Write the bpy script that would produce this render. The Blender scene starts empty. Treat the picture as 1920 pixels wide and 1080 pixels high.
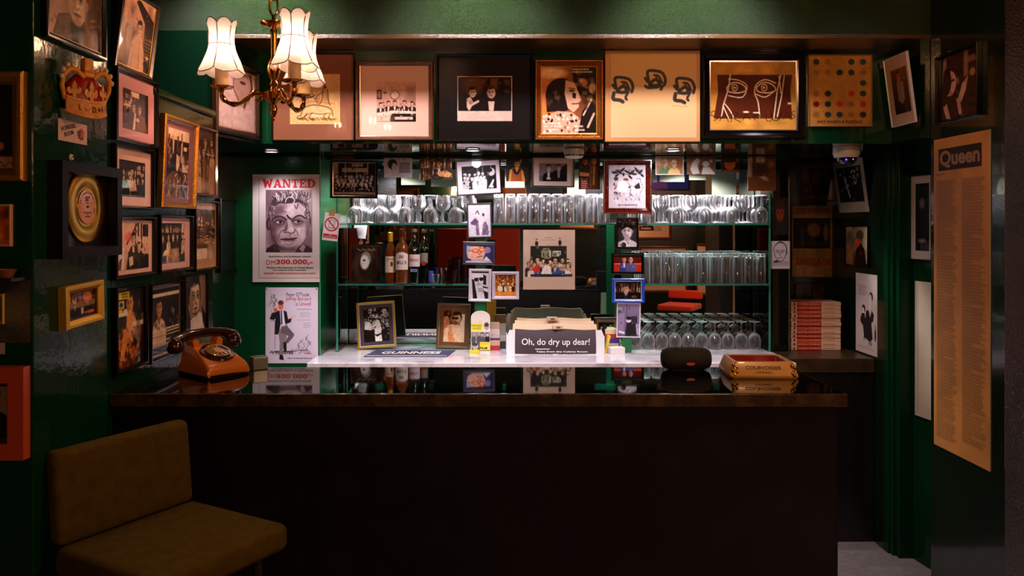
import bpy, bmesh, math, random
import numpy as np
from mathutils import Vector, Matrix, Euler

# ---------------------------------------------------------------- camera, world, light, exposure
F = 1500.0                      # focal length in pixels of the 1920 px wide frame
EYE = 1.5
VX, VY = 935.0, 424.0           # vanishing point of the depth direction
S = bpy.context.scene
COL = S.collection
R = math.radians

cam_data = bpy.data.cameras.new('camera')
cam = bpy.data.objects.new('camera', cam_data)
COL.objects.link(cam)
cam.location = (0, 0, EYE)
cam.rotation_euler = (R(90), 0, 0)
cam_data.sensor_width = 36
cam_data.lens = 36 * F / 1920
cam_data.shift_x = (960 - VX) / 1920
cam_data.shift_y = (VY - 540) / 1920
cam_data.clip_start = 0.02
S.camera = cam

W = bpy.data.worlds.new('world')
S.world = W
W.use_nodes = True
W.node_tree.nodes['Background'].inputs[0].default_value = (1.0, 0.72, 0.5, 1)
W.node_tree.nodes['Background'].inputs[1].default_value = 0.004

S.view_settings.view_transform = 'Standard'
S.view_settings.look = 'None'
S.view_settings.exposure = 0.0
S.view_settings.gamma = 1.0
S.view_settings.use_curve_mapping = False
S.cycles.use_denoising = True
S.cycles.max_bounces = 10
S.cycles.diffuse_bounces = 3
S.cycles.glossy_bounces = 5
S.cycles.transmission_bounces = 8
S.cycles.transparent_max_bounces = 40
S.cycles.sample_clamp_indirect = 3.0
S.cycles.sample_clamp_direct = 0.0
S.cycles.caustics_reflective = False
S.cycles.caustics_refractive = False

def lamp(name, kind, loc, power, color, radius=0.03, rot=None, size=None, spot=None, blend=0.5):
    d = bpy.data.lights.new(name, kind)
    d.energy = power
    d.color = color
    if kind == 'AREA':
        d.shape = 'RECTANGLE'
        d.size, d.size_y = size
    else:
        d.shadow_soft_size = radius
    if kind == 'SPOT':
        d.spot_size = R(spot)
        d.spot_blend = blend
    o = bpy.data.objects.new(name, d)
    COL.objects.link(o)
    o.location = loc
    if rot:
        o.rotation_euler = rot
    return o

WARM = (1.0, 0.58, 0.34)
ROOMW = (1.0, 0.54, 0.26)
PINK = (1.0, 0.56, 0.42)
COOL = (0.98, 0.90, 1.0)
Z_SOF = 1.848                   # underside of the soffit over the back bar
D_SOF = 3.38                    # its front face
DOWNLIGHTS = [(-1.045, 3.68), (-0.117, 3.62), (0.79, 3.62)]
# spots in the recessed downlights of the soffit
for (x, y), p, tilt, cone in zip(DOWNLIGHTS, (7, 13, 13), (14, 12, 12), (104, 165, 165)):
    lamp('downlight_beam', 'SPOT', (x, y, Z_SOF - 0.014), p, COOL, 0.025, rot=(R(tilt), 0, 0), spot=cone, blend=0.6)
# fill lamps added under the soffit, out of view, to brighten the glasses
SHELF_FILL_LAMPS = [(-0.62, 4.09), (0.02, 4.09), (0.56, 4.09), (1.08, 4.09)]
for (x, y) in SHELF_FILL_LAMPS:
    lamp('shelf_fill_beam', 'SPOT', (x, y, Z_SOF - 0.014), 36, COOL, 0.02, rot=(0, 0, 0), spot=150, blend=0.6)
# ceiling downlights over the bar, just before the bulkhead and above the view
CEIL_SPOTS = [(-0.95, 2.74), (-0.1, 2.74), (0.75, 2.74)]
for (x, y), p in zip(CEIL_SPOTS, (125, 100, 100)):
    lamp('ceiling_spot_beam', 'SPOT', (x, y, 2.67), p, (1.0, 0.86, 0.90), 0.10, rot=(R(40), 0, 0), spot=78, blend=0.7)
# wall lamps of the room behind the camera
SCONCES = [(-0.55, -1.86, 1.98), (1.5, -1.86, 1.98), (2.40, 0.35, 1.95)]
for s, p in zip(SCONCES, (60, 60, 110)):
    lamp('sconce_bulb', 'POINT', s, p, PINK, 0.05)
# pendant lamp hanging in the room in front of the bar, above the view
PENDANT = (0.85, 1.75, 2.36)
lamp('pendant_bulb', 'POINT', PENDANT, 42, ROOMW, 0.04)
# unseen ceiling lamp added to light the passage beside the bar
lamp('passage_fill_beam', 'SPOT', (1.36, 2.86, 2.66), 4.0, (0.9, 0.85, 1.0), 0.04, rot=(R(8), 0, 0), spot=70, blend=0.6)

# ---------------------------------------------------------------- small helpers
def px(x, y, D):
    return Vector(((x - VX) / F * D, D, EYE - (y - VY) / F * D))

def lin(c):
    if isinstance(c, str):
        c = c.lstrip('#')
        c = tuple(int(c[i:i + 2], 16) / 255 for i in (0, 2, 4))
    if isinstance(c, (int, float)):
        c = (c, c, c)
    return tuple(v / 12.92 if v <= 0.04045 else ((v + 0.055) / 1.055) ** 2.4 for v in c)

MATS = {}
def M(name, col='#808080', rough=0.5, metal=0.0, coat=0.0, bump=None, emit=None, var=None, spec=0.5, attr=False, sheen=0.0):
    """procedural principled material. bump=(scale, strength, detail); var=(scale, other colour, lo, hi)"""
    if name in MATS:
        return MATS[name]
    m = bpy.data.materials.new(name)
    m.use_nodes = True
    nt = m.node_tree
    b = nt.nodes['Principled BSDF']
    b.inputs['Base Color'].default_value = (*lin(col), 1)
    b.inputs['Roughness'].default_value = rough
    b.inputs['Metallic'].default_value = metal
    b.inputs['Coat Weight'].default_value = coat
    b.inputs['Coat Roughness'].default_value = 0.03
    b.inputs['Specular IOR Level'].default_value = spec
    b.inputs['Sheen Weight'].default_value = sheen
    if attr:
        a = nt.nodes.new('ShaderNodeVertexColor')
        a.layer_name = 'Col'
        nt.links.new(a.outputs['Color'], b.inputs['Base Color'])
    tc = None
    if bump or var:
        tc = nt.nodes.new('ShaderNodeTexCoord')
    if var:
        n = nt.nodes.new('ShaderNodeTexNoise')
        n.inputs['Scale'].default_value = var[0]
        n.inputs['Detail'].default_value = 5
        nt.links.new(tc.outputs['Object'], n.inputs['Vector'])
        r = nt.nodes.new('ShaderNodeValToRGB')
        r.color_ramp.elements[0].position = var[2]
        r.color_ramp.elements[1].position = var[3]
        r.color_ramp.elements[0].color = (*lin(col), 1)
        r.color_ramp.elements[1].color = (*lin(var[1]), 1)
        nt.links.new(n.outputs['Fac'], r.inputs['Fac'])
        nt.links.new(r.outputs['Color'], b.inputs['Base Color'])
    if bump:
        n = nt.nodes.new('ShaderNodeTexNoise')
        n.inputs['Scale'].default_value = bump[0]
        n.inputs['Detail'].default_value = bump[2] if len(bump) > 2 else 3
        nt.links.new(tc.outputs['Object'], n.inputs['Vector'])
        bp = nt.nodes.new('ShaderNodeBump')
        bp.inputs['Strength'].default_value = bump[1]
        bp.inputs['Distance'].default_value = 0.01
        nt.links.new(n.outputs['Fac'], bp.inputs['Height'])
        nt.links.new(bp.outputs['Normal'], b.inputs['Normal'])
        if coat:
            nt.links.new(bp.outputs['Normal'], b.inputs['Coat Normal'])
    if emit:
        b.inputs['Emission Color'].default_value = (*lin(emit[0]), 1)
        b.inputs['Emission Strength'].default_value = emit[1]
    MATS[name] = m
    return m

def glass_mat(name, tint=(1, 1, 1), edge=1.45, rough=0.0, extra=0.0, edge_glint=None):
    """clear thin glass: see-through with a fresnel reflection"""
    if name in MATS:
        return MATS[name]
    m = bpy.data.materials.new(name)
    m.use_nodes = True
    nt = m.node_tree
    nt.nodes.clear()
    out = nt.nodes.new('ShaderNodeOutputMaterial')
    tr = nt.nodes.new('ShaderNodeBsdfTransparent')
    tr.inputs[0].default_value = (*tint, 1)
    gl = nt.nodes.new('ShaderNodeBsdfGlossy')
    gl.inputs['Roughness'].default_value = rough
    lw = nt.nodes.new('ShaderNodeLayerWeight')
    lw.inputs['Blend'].default_value = 1 - 1 / edge
    mx = nt.nodes.new('ShaderNodeMixShader')
    nt.links.new(lw.outputs['Fresnel'], mx.inputs[0])
    nt.links.new(tr.outputs[0], mx.inputs[1])
    nt.links.new(gl.outputs[0], mx.inputs[2])
    if edge_glint:  # pale diffuse edges stand in for bright reflections on the glass
        lf = nt.nodes.new('ShaderNodeLayerWeight')
        lf.inputs['Blend'].default_value = 0.45
        p0 = nt.nodes.new('ShaderNodeMath')
        p0.operation = 'POWER'
        p0.inputs[1].default_value = 2.0
        nt.links.new(lf.outputs['Facing'], p0.inputs[0])
        pw = nt.nodes.new('ShaderNodeMath')
        pw.operation = 'MULTIPLY'
        pw.inputs[1].default_value = extra
        nt.links.new(p0.outputs[0], pw.inputs[0])
        df = nt.nodes.new('ShaderNodeBsdfTranslucent')
        df.inputs[0].default_value = (*edge_glint, 1)
        df2 = nt.nodes.new('ShaderNodeBsdfDiffuse')
        df2.inputs[0].default_value = (*edge_glint, 1)
        ms = nt.nodes.new('ShaderNodeMixShader')
        nt.links.new(df.outputs[0], ms.inputs[1])
        nt.links.new(df2.outputs[0], ms.inputs[2])
        m2 = nt.nodes.new('ShaderNodeMixShader')
        nt.links.new(pw.outputs[0], m2.inputs[0])
        nt.links.new(mx.outputs[0], m2.inputs[1])
        nt.links.new(ms.outputs[0], m2.inputs[2])
        nt.links.new(m2.outputs[0], out.inputs[0])
    else:
        nt.links.new(mx.outputs[0], out.inputs[0])
    MATS[name] = m
    return m

class MB:
    """collects geometry for ONE mesh object"""
    def __init__(s):
        s.v, s.f, s.m, s.mats = [], [], [], []
        s.weighted = False
    def slot(s, mat):
        if mat not in s.mats:
            s.mats.append(mat)
        return s.mats.index(mat)
    def add(s, vs, fs, mat=None):
        o = len(s.v)
        s.v += [tuple(v) for v in vs]
        k = s.slot(mat) if mat is not None else 0
        for f in fs:
            s.f.append([o + i for i in f])
            s.m.append(k)
        return s
    def box(s, x0, x1, y0, y1, z0, z1, mat=None):
        v = [(x0, y0, z0), (x1, y0, z0), (x1, y1, z0), (x0, y1, z0), (x0, y0, z1), (x1, y0, z1), (x1, y1, z1), (x0, y1, z1)]
        return s.add(v, [(0, 3, 2, 1), (4, 5, 6, 7), (0, 1, 5, 4), (1, 2, 6, 5), (2, 3, 7, 6), (3, 0, 4, 7)], mat)
    def rbox(s, x0, x1, y0, y1, z0, z1, r, mat=None, seg=3):
        s.weighted = s.weighted or seg <= 3
        bm = bmesh.new()
        bmesh.ops.create_cube(bm, size=1)
        for v in bm.verts:
            v.co = ((x0 + x1) / 2 + v.co.x * (x1 - x0), (y0 + y1) / 2 + v.co.y * (y1 - y0), (z0 + z1) / 2 + v.co.z * (z1 - z0))
        bmesh.ops.bevel(bm, geom=bm.edges[:] + bm.verts[:], offset=r, segments=seg, profile=0.5, affect='EDGES')
        bm.verts.index_update()
        vs = [v.co.copy() for v in bm.verts]
        fs = [[v.index for v in f.verts] for f in bm.faces]
        bm.free()
        return s.add(vs, fs, mat)
    def tube(s, path, r, seg=10, mat=None, cap=True):
        P = [Vector(p) for p in path]
        rr = r if isinstance(r, (list, tuple)) else [r] * len(P)
        vs, fs = [], []
        up = None
        for i, p in enumerate(P):
            t = (P[min(i + 1, len(P) - 1)] - P[max(i - 1, 0)])
            if t.length < 1e-9:
                t = Vector((0, 0, 1))
            t.normalize()
            if up is None:
                up = Vector((0, 0, 1)) if abs(t.z) < 0.9 else Vector((1, 0, 0))
            a = t.cross(up)
            if a.length < 1e-6:
                a = t.cross(Vector((0, 1, 0)))
            a.normalize()
            b = a.cross(t).normalized()
            up = b
            for k in range(seg):
                th = 2 * math.pi * k / seg
                vs.append(p + (a * math.cos(th) + b * math.sin(th)) * rr[i])
        n = len(P)
        for i in range(n - 1):
            for k in range(seg):
                k2 = (k + 1) % seg
                fs.append((i * seg + k, i * seg + k2, (i + 1) * seg + k2, (i + 1) * seg + k))
        if cap:
            fs.append(tuple(range(seg - 1, -1, -1)))
            fs.append(tuple((n - 1) * seg + k for k in range(seg)))
        return s.add(vs, fs, mat)
    def lathe(s, prof, seg=20, mat=None, c=(0, 0, 0), rfun=None):
        vs, fs = [], []
        for (r, z) in prof:
            for k in range(seg):
                th = 2 * math.pi * k / seg
                q = rfun(th, r, z) if rfun else (r, z)
                vs.append((c[0] + q[0] * math.cos(th), c[1] + q[0] * math.sin(th), c[2] + q[1]))
        n = len(prof)
        for i in range(n - 1):
            for k in range(seg):
                k2 = (k + 1) % seg
                fs.append((i * seg + k, i * seg + k2, (i + 1) * seg + k2, (i + 1) * seg + k))
        return s.add(vs, fs, mat)
    def ball(s, c, r, mat=None, seg=12, sz=1.0):
        prof = [(max(1e-5, r * math.sin(math.pi * i / 8)), -r * sz * math.cos(math.pi * i / 8)) for i in range(9)]
        return s.lathe(prof, seg, mat, c)
    def prism(s, poly, y0, y1, mat=None):
        """polygon in x,z extruded along y (front face at y0)"""
        n = len(poly)
        vs = [(p[0], y0, p[1]) for p in poly] + [(p[0], y1, p[1]) for p in poly]
        fs = [tuple(range(n)), tuple(range(2 * n - 1, n - 1, -1))]
        fs += [(i, i + n, (i + 1) % n + n, (i + 1) % n) for i in range(n)]
        return s.add(vs, fs, mat)
    def zprism(s, poly, z0, z1, mat=None):
        n = len(poly)
        vs = [(p[0], p[1], z0) for p in poly] + [(p[0], p[1], z1) for p in poly]
        fs = [tuple(range(n - 1, -1, -1)), tuple(range(n, 2 * n))]
        fs += [(i, (i + 1) % n, (i + 1) % n + n, i + n) for i in range(n)]
        return s.add(vs, fs, mat)
    def xf(s, mtx):
        s.v = [tuple(mtx @ Vector(v)) for v in s.v]
        return s
    def build(s, name, mat=None, parent=None, loc=None, rot=None, smooth=35):
        me = bpy.data.meshes.new(name)
        me.from_pydata(s.v, [], s.f)
        bm = bmesh.new()
        bm.from_mesh(me)
        bmesh.ops.recalc_face_normals(bm, faces=bm.faces)
        bm.to_mesh(me)
        bm.free()
        ml = s.mats if s.mats else [mat]
        for m in ml:
            me.materials.append(m)
        if len(ml) > 1:
            me.polygons.foreach_set('material_index', s.m)
        if smooth:
            me.polygons.foreach_set('use_smooth', [True] * len(me.polygons))
            me.set_sharp_from_angle(angle=R(smooth))
        o = bpy.data.objects.new(name, me)
        COL.objects.link(o)
        if s.weighted and smooth:
            wn = o.modifiers.new('weighted_normals', 'WEIGHTED_NORMAL')
            wn.keep_sharp = True
        if parent is not None:
            o.parent = parent
        if loc is not None:
            o.location = loc
        if rot is not None:
            o.rotation_euler = rot
        return o

def tag(o, label=None, cat=None, group=None, kind=None):
    if label:
        o['label'] = label
    if cat:
        o['category'] = cat
    if group:
        o['group'] = group
    if kind:
        o['kind'] = kind
    return o

def empty(name, loc, rz=0.0, label=None, cat=None, group=None, tilt=0.0, lean=0.0):
    o = bpy.data.objects.new(name, None)
    o.empty_display_size = 0.05
    COL.objects.link(o)
    o.matrix_world = Matrix.Translation(Vector(loc)) @ Matrix.Rotation(rz, 4, 'Z') @ Matrix.Rotation(lean, 4, 'X') @ Matrix.Rotation(tilt, 4, 'Y')
    return tag(o, label, cat, group)

def struct(name, mb, mat, **k):
    o = mb.build(name, mat, **k)
    if o.parent is None:
        o['kind'] = 'structure'
    return o

KIDS = {}
def copy_tree(o, parent=None, kids=None):
    c = o.copy()
    COL.objects.link(c)
    if parent is not None:
        c.parent = parent
    for ch in list(kids[o.name] if kids and o.name in kids else o.children):
        copy_tree(ch, c, kids)
    return c

# ---------------------------------------------------------------- lettering
def lettering(txt, parent, x, z, w=None, h=None, mat=None, y=-0.001, bold=0.0, align='C', name='lettering', rot=0.0, shear=0.0, lean=None, lines=1.0, space=1.0):
    """flat letters in the parent's x,z plane facing -y; scaled to width w and/or height h; (x, z) is the centre (or left end)"""
    cu = bpy.data.curves.new('letters', 'FONT')
    cu.body = txt
    cu.size = 1
    cu.offset = bold
    cu.shear = shear
    cu.space_line = lines
    cu.space_character = space
    cu.resolution_u = 3
    cu.fill_mode = 'FRONT'
    if '\n' in txt:
        cu.align_x = 'CENTER' if align == 'C' else ('RIGHT' if align == 'R' else 'LEFT')
    t = bpy.data.objects.new('letters', cu)
    COL.objects.link(t)
    dg = bpy.context.evaluated_depsgraph_get()
    me = bpy.data.meshes.new_from_object(t.evaluated_get(dg))
    bpy.data.objects.remove(t)
    bpy.data.curves.remove(cu)
    n = len(me.vertices)
    co = np.empty(n * 3, dtype=np.float32)
    me.vertices.foreach_get('co', co)
    co = co.reshape(-1, 3)
    lo, hi = co.min(0), co.max(0)
    sx = w / (hi[0] - lo[0]) if w else None
    sz = h / (hi[1] - lo[1]) if h else None
    sx, sz = sx or sz, sz or sx
    ax = {'C': (lo[0] + hi[0]) / 2, 'L': lo[0], 'R': hi[0]}[align]
    X = (co[:, 0] - ax) * sx
    Z = (co[:, 1] - (lo[1] + hi[1]) / 2) * sz
    if rot:
        X, Z = X * math.cos(rot) - Z * math.sin(rot), X * math.sin(rot) + Z * math.cos(rot)
    out = np.stack([X, np.zeros(n), Z], 1).astype(np.float32)
    me.vertices.foreach_set('co', out.ravel())
    me.materials.clear()
    me.materials.append(mat)
    me.update()
    o = bpy.data.objects.new(name, me)
    COL.objects.link(o)
    o.parent = parent
    o.location = (x, y, z)
    if lean is not None:
        o.rotation_euler = (lean, 0, 0)
    return o

# ---------------------------------------------------------------- painting the prints
class Cv:
    def __init__(s, w, h, dens):
        s.nx = max(14, min(200, int(w * dens)))
        s.ny = max(14, min(240, int(h * dens)))
        s.w, s.h = w / h, 1.0
        s.U, s.V = np.meshgrid(np.linspace(0, 1, s.nx), np.linspace(0, 1, s.ny))
        s.px = s.h / s.ny
        s.A = np.ones((s.ny, s.nx, 3))
        s.rng = random.Random(7)
    def c(s, col):
        if isinstance(col, str):
            col = col.lstrip('#')
            return np.array([int(col[i:i + 2], 16) / 255 for i in (0, 2, 4)])
        if isinstance(col, (int, float)):
            return np.array([col, col, col], float)
        return np.array(col, float)
    def mix(s, m, col, a=1.0):
        s.A += (s.c(col) - s.A) * (np.clip(m, 0, 1) * a)[..., None]
        return s
    def fill(s, col):
        s.A[:] = s.c(col)
        return s
    def ell(s, x, y, rx, ry, col, a=1.0, rot=0.0, soft=0.0):
        dx, dy = (s.U - x) * s.w, (s.V - y)
        c, n = math.cos(rot), math.sin(rot)
        ex, ey = dx * c + dy * n, -dx * n + dy * c
        d = np.sqrt((ex / (rx * s.w)) ** 2 + (ey / ry) ** 2)
        e = s.px / min(rx * s.w, ry) + soft
        return s.mix((1 - d) / e + 0.5, col, a)
    def rect(s, x0, y0, x1, y1, col, a=1.0, soft=0.0):
        e = s.px + soft
        m = np.minimum(np.minimum((s.U - x0) * s.w, (x1 - s.U) * s.w), np.minimum(s.V - y0, y1 - s.V))
        return s.mix(m / e + 0.5, col, a)
    def poly(s, pts, col, a=1.0):
        acc = np.zeros_like(s.U)
        for ox in (-0.33, 0.0, 0.33):
            for oy in (-0.33, 0.0, 0.33):
                u = s.U + ox / s.nx
                v = s.V + oy / s.ny
                ins = np.zeros(u.shape, bool)
                j = len(pts) - 1
                for i in range(len(pts)):
                    xi, yi = pts[i]
                    xj, yj = pts[j]
                    if yi != yj:
                        ins ^= ((yi > v) != (yj > v)) & (u < (xj - xi) * (v - yi) / (yj - yi) + xi)
                    j = i
                acc += ins
        return s.mix(acc / 9.0, col, a)
    def line(s, pts, wd, col, a=1.0):
        """wd in units of the height"""
        best = np.full(s.U.shape, 1e9)
        X, Y = s.U * s.w, s.V
        for (x0, y0), (x1, y1) in zip(pts[:-1], pts[1:]):
            ax, ay, bx, by = x0 * s.w, y0, x1 * s.w, y1
            L = (bx - ax) ** 2 + (by - ay) ** 2 + 1e-12
            t = np.clip(((X - ax) * (bx - ax) + (Y - ay) * (by - ay)) / L, 0, 1)
            best = np.minimum(best, np.hypot(X - ax - t * (bx - ax), Y - ay - t * (by - ay)))
        return s.mix((wd / 2 - best) / s.px + 0.5, col, a)
    def curve(s, pts, wd, col, a=1.0, n=6):
        out = []
        P = [pts[0]] + list(pts) + [pts[-1]]
        for i in range(1, len(P) - 2):
            p0, p1, p2, p3 = P[i - 1], P[i], P[i + 1], P[i + 2]
            for k in range(n):
                t = k / n
                out.append(tuple(0.5 * (2 * p1[d] + (p2[d] - p0[d]) * t + (2 * p0[d] - 5 * p1[d] + 4 * p2[d] - p3[d]) * t * t + (3 * p1[d] - p0[d] - 3 * p2[d] + p3[d]) * t ** 3) for d in (0, 1)))
        out.append(P[-1])
        return s.line(out, wd, col, a)
    def grad(s, c0, c1, vert=True):
        t = (s.V if vert else s.U)[..., None]
        s.A[:] = s.c(c0) * (1 - t) + s.c(c1) * t
        return s
    def noise(s, amp, cells=8, seed=1):
        g = np.random.RandomState(seed).rand(int(cells / max(s.w, .3)) + 3, cells + 3)
        y = s.V * (g.shape[0] - 2)
        x = s.U * cells
        iy, ix = y.astype(int), x.astype(int)
        fy, fx = y - iy, x - ix
        fy, fx = fy * fy * (3 - 2 * fy), fx * fx * (3 - 2 * fx)
        n = g[iy, ix] * (1 - fy) * (1 - fx) + g[iy + 1, ix] * fy * (1 - fx) + g[iy, ix + 1] * (1 - fy) * fx + g[iy + 1, ix + 1] * fy * fx
        s.A = np.clip(s.A * (1 + amp * (n[..., None] - 0.5) * 2), 0, 1)
        return s
    def lines(s, x0, y0, x1, y1, n, col, a=0.8, th=0.5, ragged=0.25, seed=2):
        """rows of words too small to read"""
        r = random.Random(seed)
        st = (y1 - y0) / n
        for i in range(n):
            yy = y0 + st * (i + 0.5)
            x = x0
            xe = x1 - (x1 - x0) * ragged * r.random()
            while x < xe:
                wl = (x1 - x0) * r.uniform(0.05, 0.16)
                s.rect(x, yy - st * th / 2, min(x + wl, xe), yy + st * th / 2, col, a)
                x += wl + (x1 - x0) * 0.025
        return s
    # ---- figures
    def head(s, x, y, r, skin=0.8, hair=0.12, dark=0.08, look=0.0, shade=None, beard=None, glasses=False, bald=False, tilt=0.0):
        ru = r * 0.74 / s.w
        shade = shade if shade is not None else s.c(skin) * 0.62
        if not bald:
            s.ell(x - look * ru * 0.15, y - r * 0.16, ru * 1.1, r * 0.98, hair, rot=tilt)
        s.ell(x - ru * 0.98, y + r * 0.12, ru * 0.16, r * 0.2, shade)
        s.ell(x + ru * 0.98, y + r * 0.12, ru * 0.16, r * 0.2, shade)
        s.ell(x, y + r * 0.1, ru * 0.92, r * 0.94, skin, rot=tilt)
        s.ell(x - ru * 0.62, y + r * 0.25, ru * 0.36, r * 0.66, shade, 0.6, rot=tilt, soft=0.5)
        if not bald:
            s.ell(x - ru * 0.1, y - r * 0.82, ru * 0.92, r * 0.34, hair, rot=tilt - 0.15)
        if r * s.ny < 5:
            return s
        ex = look * ru * 0.25
        big = r * s.ny > 16
        if big:
            s.ell(x + ru * 0.34, y + r * 0.3, ru * 0.3, r * 0.24, s.c(skin) * 0.5 + 0.5 * np.minimum(s.c(skin) * 1.25, 1), 0.7, soft=0.7)
            s.ell(x - ru * 0.05, y - r * 0.42, ru * 0.5, r * 0.22, np.minimum(s.c(skin) * 1.12, 1), 0.6, soft=0.7)
            s.ell(x, y + r * 0.92, ru * 0.5, r * 0.14, shade, 0.6, soft=0.6)
            s.ell(x + ru * 0.82, y + r * 0.2, ru * 0.16, r * 0.6, shade, 0.6, soft=0.6)
        for k in (-1, 1):
            exk = x + ex + k * ru * 0.37
            if big:
                s.ell(exk, y, ru * 0.27, r * 0.15, shade, 0.8, soft=0.5)
                s.ell(exk, y, ru * 0.18, r * 0.065, np.minimum(s.c(skin) * 1.15, 1))
                s.ell(exk + look * ru * 0.05, y, ru * 0.085, r * 0.075, dark)
                s.curve([(exk - ru * 0.2, y), (exk, y - r * 0.085), (exk + ru * 0.2, y)], r * 0.045, dark)
                s.curve([(exk - ru * 0.18, y + r * 0.1), (exk, y + r * 0.15), (exk + ru * 0.18, y + r * 0.09)], r * 0.03, shade)
                s.curve([(exk - k * ru * 0.24, y - r * 0.17), (exk, y - r * 0.25), (exk + k * ru * 0.26, y - r * 0.18)], r * 0.075, dark, 0.85)
            else:
                s.ell(exk, y - r * 0.02, ru * 0.19, r * 0.085, dark)
                s.line([(x + ex + k * ru * 0.16, y - r * 0.2), (x + ex + k * ru * 0.56, y - r * 0.22)], r * 0.09, dark, 0.8)
            if glasses:
                s.ell(exk, y, ru * 0.36, r * 0.2, dark)
        if big:
            nx_ = x + ex * 1.5
            s.poly([(nx_ - ru * 0.08, y - r * 0.1), (nx_ - ru * 0.2, y + r * 0.34), (nx_ - ru * 0.02, y + r * 0.3)], shade, 0.8)
            s.ell(nx_ + ru * 0.05, y + r * 0.3, ru * 0.13, r * 0.12, np.minimum(s.c(skin) * 1.1, 1), 0.7, soft=0.5)
            s.curve([(nx_ - ru * 0.22, y + r * 0.32), (nx_ - ru * 0.12, y + r * 0.4), (nx_ + ru * 0.02, y + r * 0.42), (nx_ + ru * 0.16, y + r * 0.39), (nx_ + ru * 0.23, y + r * 0.31)], r * 0.04, dark, 0.8)
            for k in (-1, 1):
                s.curve([(nx_ + k * ru * 0.28, y + r * 0.34), (x + ex + k * ru * 0.44, y + r * 0.5), (x + ex + k * ru * 0.42, y + r * 0.66)], r * 0.035, shade)
            s.ell(x + ex, y + r * 0.64, ru * 0.32, r * 0.085, s.c(skin) * np.array([0.72, 0.56, 0.56]))
            s.curve([(x + ex - ru * 0.34, y + r * 0.62), (x + ex - ru * 0.08, y + r * 0.61), (x + ex, y + r * 0.64), (x + ex + ru * 0.08, y + r * 0.61), (x + ex + ru * 0.34, y + r * 0.62)], r * 0.045, dark, 0.9)
            s.ell(x + ex, y + r * 0.77, ru * 0.2, r * 0.04, shade, 0.7, soft=0.4)
            for i in range(14):
                t = -1 + 2 * i / 13
                s.curve([(x + ru * 0.95 * t, y - r * (0.55 + 0.3 * (1 - t * t))), (x + ru * 0.6 * t, y - r * (0.95 + 0.1 * (1 - t * t))), (x + ru * (0.6 * t + 0.2), y - r * 1.1)], r * 0.03, np.minimum(s.c(hair) * 1.8 + 0.05, 1), 0.5)
        else:
            s.line([(x + ex * 1.2, y), (x + ex * 1.7 - ru * 0.1, y + r * 0.36), (x + ex * 1.5 + ru * 0.1, y + r * 0.4)], r * 0.08, shade)
            s.line([(x + ex - ru * 0.28, y + r * 0.62), (x + ex + ru * 0.28, y + r * 0.6)], r * 0.1, dark, 0.75)
        if beard:
            s.ell(x + ex, y + r * 0.82, ru * 0.6, r * 0.3, beard, 0.8, soft=0.3)
        return s
    def bust(s, x, y, r, coat=0.1, shirt=None, skin=0.8, hair=0.12, wide=1.0, **k):
        ru = r * 0.74 / s.w
        sh = ru * 2.5 * wide
        s.poly([(x - sh, 1.02), (x - sh * 0.96, y + r * 2.3), (x - sh * 0.62, y + r * 1.55), (x - ru * 0.5, y + r * 1.2), (x + ru * 0.5, y + r * 1.2),
                (x + sh * 0.62, y + r * 1.55), (x + sh * 0.96, y + r * 2.3), (x + sh, 1.02)], coat)
        s.poly([(x - ru * 0.5, y + r * 0.6), (x + ru * 0.5, y + r * 0.6), (x + ru * 0.6, y + r * 1.4), (x, y + r * 1.9), (x - ru * 0.6, y + r * 1.4)], s.c(skin) * 0.75)
        if shirt is not None:
            s.poly([(x - ru * 0.6, y + r * 1.25), (x, y + r * 1.75), (x + ru * 0.6, y + r * 1.25), (x + ru * 0.35, y + r * 3.2), (x - ru * 0.35, y + r * 3.2)], shirt)
        return s.head(x, y, r, skin, hair, **k)
    def figure(s, x, y, r, coat=0.1, legs=0.3, skin=0.8, hair=0.12, shirt=None, arm=0):
        """standing figure, head centre (x, y), head half height r"""
        ru = r * 0.74 / s.w
        s.poly([(x - ru * 1.1, y + r * 4.6), (x + ru * 1.1, y + r * 4.6), (x + ru * 0.95, y + r * 9.2), (x + ru * 0.2, y + r * 9.2), (x, y + r * 5.6), (x - ru * 0.2, y + r * 9.2), (x - ru * 0.95, y + r * 9.2)], legs)
        s.poly([(x - ru * 0.6, y + r * 1.1), (x + ru * 0.6, y + r * 1.1), (x + ru * 1.9, y + r * 1.7), (x + ru * 2.1, y + r * 4.2), (x + ru * 1.3, y + r * 5.2), (x - ru * 1.3, y + r * 5.2), (x - ru * 2.1, y + r * 4.2), (x - ru * 1.9, y + r * 1.7)], coat)
        if shirt is not None:
            s.poly([(x - ru * 0.5, y + r * 1.1), (x + ru * 0.5, y + r * 1.1), (x + ru * 0.2, y + r * 4.2), (x - ru * 0.2, y + r * 4.2)], shirt)
        return s.head(x, y, r, skin, hair)
    def crowd(s, rows, coats, skins, hairs, seed=3, shirts=None):
        """rows = [(y, n, r, x0, x1)] back to front"""
        q = random.Random(seed)
        for (y, n, r, x0, x1) in rows:
            for i in range(n):
                x = x0 + (x1 - x0) * (i + 0.5 + q.uniform(-0.2, 0.2)) / n
                yy = y + q.uniform(-0.25, 0.25) * r * 1.6
                sh = q.choice(shirts) if shirts else None
                s.bust(x, yy, r * q.uniform(0.88, 1.1), q.choice(coats), sh, q.choice(skins), q.choice(hairs), wide=q.uniform(0.8, 1.05), look=q.uniform(-1, 1))
        return s
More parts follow.
